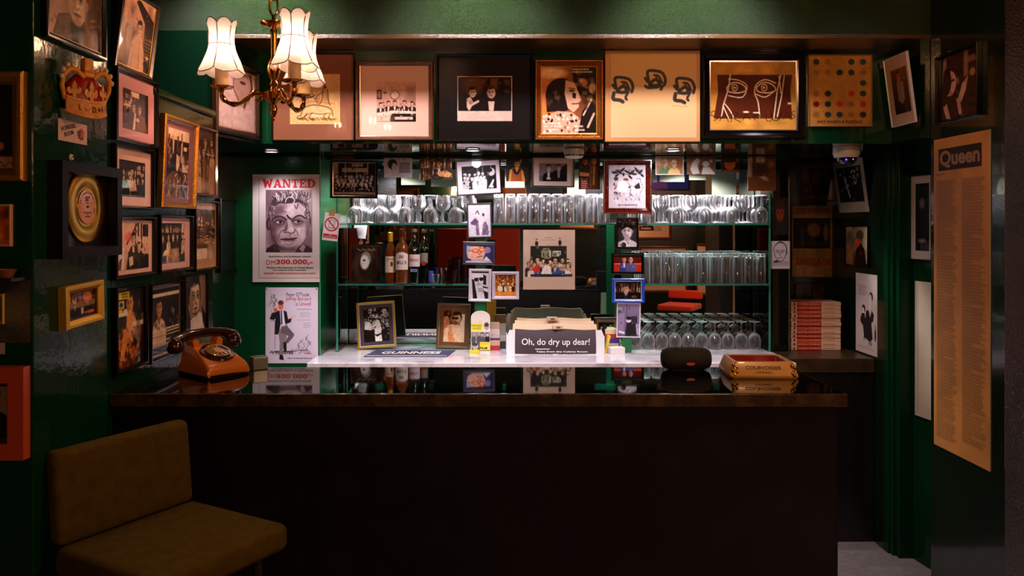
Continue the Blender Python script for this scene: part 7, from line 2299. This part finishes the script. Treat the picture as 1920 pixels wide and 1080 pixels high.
# two little towers of cartons beside the booklet
D_ = on_bc(900, 657)[1]
zt = Z_BC
for i, (hp, col, wd, lb) in enumerate(((9, '#c2282c', 19, 'red carton at the foot of the small carton tower'), (10, '#d8a890', 19, 'salmon carton, second from the foot of the tower'), (4, '#4a3a6a', 18, 'thin violet carton in the middle of the tower'), (7, '#d8b8b4', 19, 'pink carton above the thin violet one'), (10, '#e0d4cc', 18, 'white carton with grey print high in the tower'), (12, '#c8a898', 17, 'tan carton topping the tower by the film booklet'))):
    r_, zt = cbox('carton', lb, 928 - wd / 2, 928 + wd / 2, 656 - hp, 656, 0.03, col, zbase=zt, D=D_ + 0.0, rz=R((i % 3 - 1) * 4), group='cartons in the small tower')
zt = Z_BC
for i, (hp, col, wd, lb) in enumerate(((14, '#4a4448', 20, 'grey carton at the foot of the rear tower'), (12, '#d8d0cc', 20, 'white carton, second in the rear tower'), (12, '#b8b0ac', 20, 'pale grey carton in the rear tower'), (10, '#e0d8d2', 20, 'off white carton under the topmost of the rear tower'), (16, '#6a5236', 22, 'brown carton topping the rear tower'))):
    r_, zt = cbox('carton', lb, 938 - wd / 2, 938 + wd / 2, 656 - hp, 656, 0.03, col, zbase=zt, D=D_ + 0.05, rz=R((i % 2) * 5), group='cartons in the rear tower')
cbox('cigarette_pack', 'mustard yellow packet standing behind the film booklet', 912, 930, 563, 650, 0.025, '#c8961c', D=D_ + 0.11)
cbox('matchbox', 'tiny yellow matchbox lying near the front of the marble', 881, 899, 657, 663, 0.03, '#d8c828', rz=R(-8))
cbox('carton', 'small white carton lying in front of the green post', 1142, 1171, 652, 664, 0.045, '#ddd8d8', rz=R(14))
zt = Z_BC
for i, (hp, col, lb, tx) in enumerate(((16, '#d4c4ae', 'thick cream book at the foot of the little pile', None), (9, '#3a2a8a', 'violet book lying on the thick cream book', None), (8, '#a8241c', 'red book lying on the violet book', None), (9, '#d8c4a0', 'cream carton topping the little pile of books', None))):
    r_, zt = cbox('paperback', lb, 1133, 1160 - i, 655 - hp, 655, 0.10, col, cat='book', zbase=zt, D=4.0, rz=R(2 * i), group='little pile of books beside the newspaper tray')
yb, _ = cbox('paperback', 'yellow leaflet leaning against the newspaper tray', 1134, 1139, 622, 655, 0.06, '#d8b83a', cat='leaflet', D=3.955)
yb.rotation_euler = (0, R(14), 0)
yb.location.x -= 0.004
c_, w_, h_, _ = on_y(4.20, 1114, 1160, 592, 645)
framed('brown framed photo leaning behind the little pile of books', (c_[0], 4.20, Z_BC + h_ / 2 + 0.001), w_, h_, 0, p_group_a, 0.012, 0.014, WOODF, board='#b89a88', prt=(0.1, 0.12, 0.9, 0.9), dens=420, lean=R(-6))

# newspaper tray
nb = empty('newspaper_tray', (0, 0, Z_BC), 0, 'white tray of folded newspapers, the front one reading Oh do dry up dear', 'newspaper rack')
D_ = on_bc(1040, 665)[1]
s_ = F / D_
nx0, nx1 = (950 - VX) / s_, (1133 - VX) / s_
nb.location = ((nx0 + nx1) / 2, D_, Z_BC)
nw = (nx1 - nx0) / 2
TRAY = M('white_tray_card', '#dcdfe0', 0.4)
mb = MB().rbox(-nw, nw, -0.004, 0.16, 0.0, 0.004, 0.001)
mb.build('tray_floor', TRAY, nb)
for s2 in (-1, 1):
    pl = [(s2 * (nw - .040), 0), (s2 * nw, 0), (s2 * nw, 0.088), (s2 * (nw - .014), 0.122), (s2 * (nw - .040), 0.118)]
    MB().prism(pl if s2 > 0 else pl[::-1], -0.003, 0.0).build('front_flap', TRAY, nb)
    MB().box(s2 * nw - .0015, s2 * nw + .0015, 0.0, 0.16, 0.003, 0.09).build('side_wall', TRAY, nb)
def fold(y0, z1, hw, col, lean, name, mat=None):
    """a folded paper with a gently bowed face"""
    vs, fs = [], []
    NXX, NZ_ = 24, 8
    for layer in (0, 1):
        for i in range(NXX + 1):
            for j in range(NZ_ + 1):
                u, v = i / NXX * 2 - 1, j / NZ_
                zz = 0.005 + v * (z1 - 0.005) + (0.003 * math.sin(u * 5 + 1) * v)
                yy = y0 + lean * v - 0.010 * math.sin(v * math.pi) * (1 - 0.3 * u * u) - 0.002 * math.cos(u * 1.5) + 0.006 * max(0, 0.02 - abs(u)) / 0.02 + layer * 0.010
                vs.append((u * (hw - 0.012 * v * (name != 'front')), yy, zz))
    n = (NXX + 1) * (NZ_ + 1)
    for i in range(NXX):
        for j in range(NZ_):
            a_ = i * (NZ_ + 1) + j
            fs.append((a_, a_ + NZ_ + 1, a_ + NZ_ + 2, a_ + 1))
            fs.append((n + a_, n + a_ + 1, n + a_ + NZ_ + 2, n + a_ + NZ_ + 1))
    rim = [i * (NZ_ + 1) for i in range(NXX + 1)] + [NXX * (NZ_ + 1) + j for j in range(1, NZ_ + 1)] + [i * (NZ_ + 1) + NZ_ for i in range(NXX - 1, -1, -1)] + [j for j in range(NZ_ - 1, 0, -1)]
    for k_ in range(len(rim)):
        a_, b_ = rim[k_], rim[(k_ + 1) % len(rim)]
        fs.append((a_, a_ + n, b_ + n, b_))
    return MB().add(vs, fs)
DARKP = M('charcoal_newsprint', '#3b2f36', 0.7, bump=(50, 0.1))
NEWS = M('cream_newsprint', '#dcc0a0', 0.75, bump=(60, 0.2))
np_ = tag(fold(-0.004, 0.122, nw - .0415, 0, 0.012, 'front').build('newspaper', DARKP, loc=nb.location, smooth=60), 'charcoal front newspaper printed with Oh do dry up dear', 'newspaper')
lettering('Oh, do dry up dear!', np_, 0, 0.061, w=0.331, h=0.041, mat=M('newsprint_white', '#f0ecee', 0.6), y=-0.0185, bold=0.006)
MB().box(-0.10, -0.03, -0.0180, -0.0172, 0.0285, 0.0315).build('underline', M('newsprint_white', '#f0ecee', 0.6), np_, smooth=0)
lettering('Tales from the Colony Room', np_, 0.03, 0.016, w=0.25, h=0.010, mat=M('newsprint_white', '#f0ecee', 0.6), y=-0.0150, bold=0.02)
for i, (y0, z1, lb) in enumerate(((0.040, 0.142, 'cream folded newspaper just behind the charcoal one'), (0.070, 0.155, 'cream folded newspaper in the middle of the tray'), (0.100, 0.165, 'cream folded newspaper at the rear of the tray'))):
    tag(fold(y0, z1, nw - .02 - .01 * i, 0, 0.016, 'rear').build('newspaper', NEWS, loc=nb.location, smooth=60), lb, 'newspaper', 'cream newspapers in the tray')
for x_, y_, z_, lb in ((0.012, 0.012, 0.132, 'small cream price tag clipped over the charcoal newspaper'), (-0.012, 0.076, 0.166, 'small cream price tag clipped over the rear newspapers')):
    r_ = empty('price_tag', Vector(nb.location) + Vector((x_, y_, z_ - 0.008)), R(3), lb, 'tag')
    MB().rbox(-0.026, 0.026, -0.016, 0.016, 0, 0.018, 0.002).build('clip', M('tag_cream', '#c8ac90', 0.5), r_)
    MB().box(-0.009, 0.012, -0.0166, -0.0158, 0.004, 0.014).build('tag_face', M('tag_grey', '#6a5a50', 0.5), r_, smooth=0)
tag(MB().rbox(-0.010, 0.010, -0.004, 0.004, 0, 0.10, 0.002).build('black_marker', M('black_marker_plastic', '#0c0a0b', 0.3), loc=(nb.location[0] + nw - 0.018, nb.location[1] + 0.105, Z_BC + 0.036), rot=(0, R(22), 0)), 'black marker leaning in the corner of the newspaper tray', 'pen')

# ---------------------------------------------------------------- liquor bottles
CLEAR = glass_mat('clear_drinking_glass', (0.99, 0.99, 0.99), 1.6, rough=0.06, extra=1.3, edge_glint=(1, 1, 1))
def liquor(name, col, rough=0.02):
    m = bpy.data.materials.new(name)
    m.use_nodes = True
    b = m.node_tree.nodes['Principled BSDF']
    b.inputs['Base Color'].default_value = (*lin(col), 1)
    b.inputs['Roughness'].default_value = rough
    b.inputs['Transmission Weight'].default_value = 0.85
    b.inputs['IOR'].default_value = 1.36
    b.inputs['Coat Weight'].default_value = 0.6
    b.inputs['Coat Roughness'].default_value = 0.02
    tc = m.node_tree.nodes.new('ShaderNodeTexCoord')
    vo = m.node_tree.nodes.new('ShaderNodeTexVoronoi')
    vo.inputs['Scale'].default_value = 95
    bp = m.node_tree.nodes.new('ShaderNodeBump')
    bp.inputs['Strength'].default_value = 0.35
    bp.inputs['Distance'].default_value = 0.004
    m.node_tree.links.new(tc.outputs['Object'], vo.inputs['Vector'])
    m.node_tree.links.new(vo.outputs['Distance'], bp.inputs['Height'])
    m.node_tree.links.new(bp.outputs['Normal'], b.inputs['Normal'])
    return m
AMBER = liquor('amber_whisky', '#f08a3a')
RUM = liquor('dark_amber_rum', '#e8702a')
GREENB = M('dark_green_bottle_glass', '#06120a', 0.05, coat=1.0)
SH2D = 3.99
def bottle(x, foot_D, r_, h, glass, label, capm, cap_h, lab, neck=0.012, shoulder=0.62, sub=None):
    root = empty('liquor_bottle', ((x - VX) / F * foot_D, foot_D, SH2), 0, label, 'bottle', 'liquor bottles on the lower shelf')
    hs_ = h * shoulder
    MB().lathe([(0.0001, 0.003), (r_ * .9, 0.0005), (r_, 0.005), (r_, hs_), (r_ * .96, hs_ + h * .03), (r_ * .75, hs_ + h * .09), (neck * 1.15, hs_ + h * .15), (neck, hs_ + h * .19), (neck, h - cap_h)], 32).build('glass_body', glass, root, smooth=50)
    MB().lathe([(neck + .0008, h - cap_h - 0.002), (neck + .0012, h - cap_h), (neck + .0012, h - .002), (neck * .9, h), (0.0001, h)], 24).build('cap', capm, root)
    z0, z1, col, aw = lab
    m_ = MB()
    n = 20
    vs, fs = [], []
    for i in range(n + 1):
        t = R(-90) + aw * (i / n - 0.5)
        for z_ in (z0, z1):
            zz = z_ + (sub or 0) * (math.cos(math.pi * (i / n - .5)) if z_ == z1 else 0)
            vs.append(((r_ + .0006) * math.cos(t), (r_ + .0006) * math.sin(t), zz))
    for i in range(n):
        fs.append((2 * i, 2 * i + 2, 2 * i + 3, 2 * i + 1))
    m_.add(vs, fs).build('label', M('label_' + col[1:], col, 0.45), root)
    return root
def bent_text(txt, root, r_, z, w, h, mat, bold=0.02):
    o_ = lettering(txt, root, 0, z, w=w, h=h, mat=mat, y=0, bold=bold)
    me = o_.data
    for v in me.vertices:
        t = v.co.x / r_
        v.co.x, v.co.y = r_ * math.sin(t), -r_ * math.cos(t)
    return o_
INK_RED = M('label_red_ink', '#c8281c', 0.5)
INK_BLUE = M('label_blue_ink', '#26388a', 0.5)
b1 = bottle(732, 4.0, 0.0255, 0.255, RUM, 'amber liquor bottle with a yellow cap, first of the row', M('yellow_foil_cap', '#d8a42a', 0.35, metal=0.4), 0.045, (0.055, 0.135, '#d8c4b0', 2.6))
bent_text('CAPTAIN', b1, 0.0263, 0.121, 0.034, 0.009, INKB)
MB().prism([(-.004, -.012), (.006, -.012), (.008, .004), (.002, .014), (-.004, .006)], -0.0006, 0).build('label_figure', M('label_brown', '#5a2418', 0.5), b1, loc=(0.008, -0.0258, 0.098))
b2 = bottle(754, 3.985, 0.0335, 0.272, AMBER, 'amber whisky bottle with an arched white label', M('dark_red_cap', '#5c1410', 0.3, metal=0.3), 0.038, (0.07, 0.145, '#e2d6d2', 2.2), sub=0.012)
bent_text("BELL'S", b2, 0.0343, 0.105, 0.054, 0.017, INKB, bold=0.03)
for x_ in (-0.007, 0.0, 0.007):
    MB().prism([(-.0022, -.006), (.0022, -.006), (.0016, .007), (0, .011), (-.0016, .007)], -0.0006, 0).build('label_emblem', M('label_brown', '#5a2418', 0.5), b2, loc=(x_, -0.0342, 0.133))
b3 = bottle(777, 3.99, 0.0285, 0.272, GREENB, 'dark green bottle with a white label lettered in red', M('pale_gold_cap', '#b0a070', 0.3, metal=0.7), 0.014, (0.085, 0.145, '#d8cfd4', 2.6), neck=0.013)
bent_text('PERNOD', b3, 0.0293, 0.117, 0.05, 0.014, INK_RED, bold=0.035)
MB().rbox(-.015, .015, -.0008, 0, -.006, .006, .0003).build('oval_seal', M('label_white', '#dcd8e0', 0.4), b3, loc=(0.0, -0.0286, 0.066))
MB().rbox(-.012, .012, -.0008, 0, -.0035, .0035, .0003).build('seal_print', INK_BLUE, b3, loc=(0.0, -0.0292, 0.066))
b4 = bottle(795, 4.045, 0.0235, 0.268, GREENB, 'dark green bottle with a silver cap and a round red seal, last of the row', M('silver_cap', '#a8a098', 0.3, metal=0.8), 0.014, (0.10, 0.15, '#8a8474', 2.0), neck=0.0115)
MB().lathe([(0.0001, 0.0008), (0.011, 0.0008), (0.0115, 0)], 20).xf(rt).build('round_seal', M('label_red_seal', '#a8281c', 0.4), b4, loc=(0.0, -0.0236, 0.098))
c_, w_, h_, _ = on_y(4.05, 657, 714, 457, 526)
rc = framed('brown record cover with a white head, leaning behind the amber bottles', (c_[0], 4.06, SH2 + h_ / 2 + 0.001), w_, h_, 0, lambda c: (c.fill('#2a1710'), c.noise(.5, 5, 3), c.ell(.5, .55, .4, .42, '#6a5438', .6, soft=.5), c.ell(.56, .6, .34, .36, '#1c100a', .8, soft=.4), c.ell(.5, .36, .17, .2, '#8a8278'), c.ell(.46, .46, .15, .2, '#e0dcd6', soft=.2), c.ell(.44, .4, .05, .03, '#4a4440'), [c.line([(.2 + .06 * i, .06 + .03 * (i % 3)), (.26 + .06 * i, .12)], .02, '#b09878', .7) for i in range(11)]), 0.003, 0.006, M('dark_cover_edge', '#2a1409', 0.4, coat=.6), dens=520, lean=R(-4), cat='record cover', name='record_cover')

# shot glass and tumblers by the bottles
def shotglass(x, D, r0, r1, h, label, mat=CLEAR, base=0.008):
    return tag(MB().lathe([(0.0001, 0.0), (r0, 0.0), (r0, 0.002), (r1, h), (r1 - .0012, h), (r0 - .0015, base), (0.0001, base)], 26).build('short_glass', mat, loc=((x - VX) / F * D, D, SH2)), label, 'glass')
shotglass(817, 3.99, 0.013, 0.0175, 0.046, 'small shot glass next to the green bottles')
TINT = glass_mat('ruby_tinted_glass', (0.8, 0.36, 0.3), 1.5, extra=0.06, edge_glint=(1, .8, .75))
shotglass(843, 3.992, 0.030, 0.036, 0.066, 'wide ruby tumbler in front of the taller one', TINT, 0.012)
shotglass(850, 4.07, 0.032, 0.035, 0.115, 'tall ruby tumbler standing behind the wide one', TINT, 0.012)
shotglass(866, 4.10, 0.019, 0.022, 0.085, 'narrow ruby glass by the violet candle end of the shelf', TINT, 0.010)
tag(MB().lathe([(0.0001, 0), (0.019, 0), (0.019, 0.055), (0.0175, 0.055), (0.017, 0.004), (0.0001, 0.004)], 24).build('candle_glass', M('violet_glass', '#4a4690', 0.2, coat=0.6), loc=((806 - VX) / F * 4.13, 4.13, SH2)), 'small violet candle glass behind the shot glass', 'candle holder')

# ---------------------------------------------------------------- rows of glasses
def wine_mesh():
    return MB().lathe([(0.0001, 0.0035), (0.010, 0.0030), (0.0285, 0.0004), (0.0295, 0.0012), (0.0285, 0.0022), (0.008, 0.0065), (0.0042, 0.012), (0.0034, 0.025), (0.0034, 0.046), (0.0048, 0.056), (0.012, 0.061), (0.022, 0.070), (0.0295, 0.083), (0.0325, 0.098), (0.0322, 0.114), (0.0285, 0.140), (0.0278, 0.140), (0.0315, 0.114), (0.0316, 0.098), (0.0285, 0.084), (0.021, 0.0715), (0.010, 0.0635), (0.0001, 0.062)], 26)
def tumbler_mesh():
    return MB().lathe([(0.0001, 0.0), (0.0235, 0.0), (0.0245, 0.002), (0.0262, 0.145), (0.0252, 0.1455), (0.0238, 0.016), (0.020, 0.012), (0.0001, 0.011)], 26)
wine = None
def place_wine(x, y, z, up, label, group):
    global wine
    if wine is None:
        wine = wine_mesh().build('wine_glass', CLEAR, smooth=50)
        o_ = wine
    else:
        o_ = wine.copy()
        COL.objects.link(o_)
    o_.location = (x, y, z + (0 if up else 0.1402))
    o_.rotation_euler = (0 if up else math.pi, 0, (x * 37) % 3)
    tag(o_, label, 'wine glass', group)
tumbler = None
def place_tumbler(x, y, z, label, group):
    global tumbler
    if tumbler is None:
        tumbler = tumbler_mesh().build('tumbler', CLEAR, smooth=50)
        o_ = tumbler
    else:
        o_ = tumbler.copy()
        COL.objects.link(o_)
    o_.location = (x, y, z + 0.1457)
    o_.rotation_euler = (math.pi, 0, (x * 37) % 3)
    tag(o_, label, 'tumbler', group)
def row(n, x0, x1):
    return [x0 + (x1 - x0) * i / (n - 1) for i in range(n)]
for y in (4.005, 4.072, 4.140):
    for i, x in enumerate(row(10, -0.725, -0.155)):
        up = (i % 2 == 1)
        place_wine(x, y, SH1 + .0005, up, ('upright' if up else 'upturned') + ' wine glass among those above the liquor bottles', ('upright' if up else 'upturned') + ' wine glasses above the liquor bottles')
for y in (4.01, 4.07, 4.13):
    for x in row(10, 0.0, 0.53):
        place_tumbler(x, y, SH1 + .0005, 'upturned straight tumbler in the middle of the upper glass shelf', 'tumblers on the upper shelf')
for y in (4.005, 4.072, 4.140):
    for i, x in enumerate(row(10, 0.685, 1.315)):
        up = (i % 2 == 0)
        place_wine(x, y, SH1 + .0005, up, ('upright' if up else 'upturned') + ' wine glass on the upper shelf above the rows of tumblers', ('upright' if up else 'upturned') + ' wine glasses above the tumblers')
for y in (4.01, 4.07, 4.13, 4.19):
    for x in row(11, 0.735, 1.312):
        place_tumbler(x, y, SH2 + .0005, 'upturned straight tumbler in the rows on the short lower shelf', 'tumblers on the lower shelf')
for y in (4.095, 4.165, 4.235):
    for x in row(10, 0.70, 1.31):
        place_wine(x, y, Z_BC + .0005, False, 'upturned wine glass in the rows on the white marble', 'wine glasses on the marble counter')

# ---------------------------------------------------------------- stacked books
BOOKR = M('book_red', '#a81a12', 0.4, coat=0.2)
BOOKC = M('book_cream', '#d8b090', 0.45, coat=0.2)
PAGES = M('book_pages', '#d0c0a8', 0.8)
X0, D0 = (1483 - VX) / F * 4.04, 4.04
bwid, bth = 0.252, 0.0203
def make_book():
    root = empty('paperback', (0, 0, 0))
    # blocks: spine faces -y
    MB().rbox(0, bwid, 0.0, 0.16, 0.0004, bth - 0.0004, 0.0022).build('cover', BOOKC, root)
    MB().box(0.03, 0.152, -0.0005, 0.004, 0.0008, bth - 0.0008).build('red_spine_band', BOOKR, root, smooth=0)
    lettering('FACTUAL NONSENSE', root, 0.091, bth / 2, w=0.112, h=0.0088, mat=M('spine_gold_ink', '#e8a070', 0.45), y=-0.0010, bold=0.02)
    MB().lathe([(0.0001, 0.0006), (0.0065, 0.0006), (0.0068, 0)], 18).xf(rt).build('spine_badge', M('badge_maroon', '#7a3a28', 0.5), root, loc=(0.017, -0.0001, bth / 2))
    MB().box(0.160, 0.222, -0.0006, 0.0, bth * .36, bth * .62).build('author_line', M('spine_pale_brown', '#b87c54', 0.5), root, smooth=0)
    return root
book = make_book()
ORD = ['lowest', 'second from the shelf', 'third from the shelf', 'fourth from the shelf', 'fifth from the shelf', 'sixth from the shelf', 'sixth from the top', 'fifth from the top', 'fourth from the top', 'third from the top', 'second from the top', 'topmost']
q = random.Random(4)
for i in range(12):
    o_ = book if i == 0 else copy_tree(book)
    o_.location = (X0 + q.uniform(-.002, .002), D0 + q.uniform(-.004, .003), 0.8735 + bth * i)
    o_.rotation_euler = (0, 0, R(q.uniform(-.5, .5)))
    tag(o_, 'red and cream paperback, ' + ORD[i] + ' in the stack of twelve', 'book', 'stacked red and cream paperbacks')

# ================================================================ the room seen in the mirror
SC_SH = bpy.data.materials.new('lit_cream_shade')
SC_SH.use_nodes = True
nt = SC_SH.node_tree
nt.nodes.clear()
out = nt.nodes.new('ShaderNodeOutputMaterial')
a1_ = nt.nodes.new('ShaderNodeBsdfTranslucent'); a1_.inputs[0].default_value = (1.0, 0.8, 0.6, 1)
a2_ = nt.nodes.new('ShaderNodeBsdfTransparent'); a2_.inputs[0].default_value = (1.0, 0.85, 0.7, 1)
a3_ = nt.nodes.new('ShaderNodeMixShader'); a3_.inputs[0].default_value = 0.5
nt.links.new(a1_.outputs[0], a3_.inputs[1]); nt.links.new(a2_.outputs[0], a3_.inputs[2]); nt.links.new(a3_.outputs[0], out.inputs[0])
for (x, y, z), lb in zip(SCONCES, ('cream shaded wall lamp by the red chairs behind the viewer', 'cream shaded wall lamp between the big mounts behind the viewer', 'cream shaded wall lamp on the side wall of the room')):
    side = x > 2
    r_ = empty('wall_lamp', (x, y, z), 0, lb, 'lamp')
    MB().lathe([(0.075, -0.07), (0.06, 0.07)], 28).build('lamp_shade', SC_SH, r_, smooth=60)
    p1 = (0.075, 0, -0.09) if side else (0, -0.066, -0.09)
    MB().tube([(0, 0, -0.02), (0, 0, -0.09), p1], 0.008, 8).build('bracket', BRASS, r_)
RED_UP = M('red_upholstery', '#d0380f', 0.5, sheen=0.2)
for i, (x, y, a, lb) in enumerate(((-0.62, -0.75, 20, 'red padded chair seen in the mirror behind the liquor bottles'), (0.12, -0.85, -15, 'red padded chair seen in the mirror beside the crowd print'), (2.05, -0.5, 30, 'red padded chair seen in the mirror behind the marble counter glasses'))):
    r_ = empty('red_chair', (x, y, 0), R(a), lb, 'chair', 'red chairs in the room behind')
    zz, bh_ = (0.75, 0.72) if i < 2 else (0.62, 0.14)
    MB().rbox(-0.2, 0.2, -0.2, 0.2, zz - .07, zz, 0.02).build('seat', RED_UP, r_)
    MB().rbox(-0.2, 0.2, -0.24, -0.19, zz + .04, zz + bh_, 0.02).build('backrest', RED_UP, r_)
    for sx in (-1, 1):
        for sy in (-1, 1):
            MB().tube([(sx * .17, sy * .17, zz - .07), (sx * .18, sy * .18, 0)], 0.014, 8).build('leg', CHL, r_)
        MB().tube([(sx * .17, -.2, zz - .05), (sx * .17, -.215, zz + .06)], 0.012, 8).build('back_post', CHL, r_)
for x0, x1, z0, z1, p, bd, lb in ((1.72, 2.28, 1.32, 1.88, p_dinner, '#e8b890', 'big wood framed picture with a tan mount, reflected behind the tumblers'), (0.78, 1.3, 1.45, 1.95, p_table_group, '#e0a88a', 'wood framed picture beside a wall lamp, reflected in the mirror'), (0.0, 0.66, 1.5, 2.05, p_party, '#d8a080', 'wood framed picture with a pink mount, reflected in the mirror'), (-1.7, -1.05, 1.3, 2.0, p_profile_print, '#5a3a24', 'wood framed dark picture near the room corner, reflected in the mirror'), (1.85, 2.5, 0.62, 1.24, p_kiss, '#f0c49c', 'low wood framed picture with a peach mount, nearer the red chair in the mirror')):
    framed(lb, ((x0 + x1) / 2, -1.9995, (z0 + z1) / 2), x1 - x0, z1 - z0, R(180), p, 0.035, 0.02, WOODF, board=bd, prt=(0.2, 0.18, 0.8, 0.82), dens=160)
framed('blue framed picture high on the room wall, reflected above the wine glasses', (2.15, -1.9995, 2.12), 0.75, 0.3, R(180), lambda c: (c.fill('#1c3cb0'), c.crowd([(0.3, 4, 0.16, 0.45, 0.95)], coats=['#3a5ad0', '#6a4ab0'], skins=['#b0c0f0', '#8a9ae0'], hairs=['#1a2a6a'], seed=3)), 0.02, 0.02, BLACKF, dens=160)

r_ = empty('pendant_lamp', PENDANT, 0, 'hanging lamp with an open cream shade in the room before the bar', 'lamp')
MB().lathe([(0.09, -0.06), (0.05, 0.07)], 32).build('lamp_shade', SC_SH, r_, smooth=60)
MB().tube([(0, 0, 0.05), (0, 0, 2.70 - PENDANT[2])], 0.004, 8).build('cord', CHL, r_)

for y0, y1, p, lb in ((-1.9, -0.95, p_cigar, 'wide low wood framed picture on the side wall nearer the room corner'), (-0.85, 0.25, p_group_a, 'wide low wood framed picture on the side wall under its wall lamp')):
    framed(lb, (2.5995, (y0 + y1) / 2, 0.95), y1 - y0, 0.66, R(-90), p, 0.035, 0.02, WOODF, board='#f0c49c', prt=(0.25, 0.2, 0.75, 0.8), dens=120)
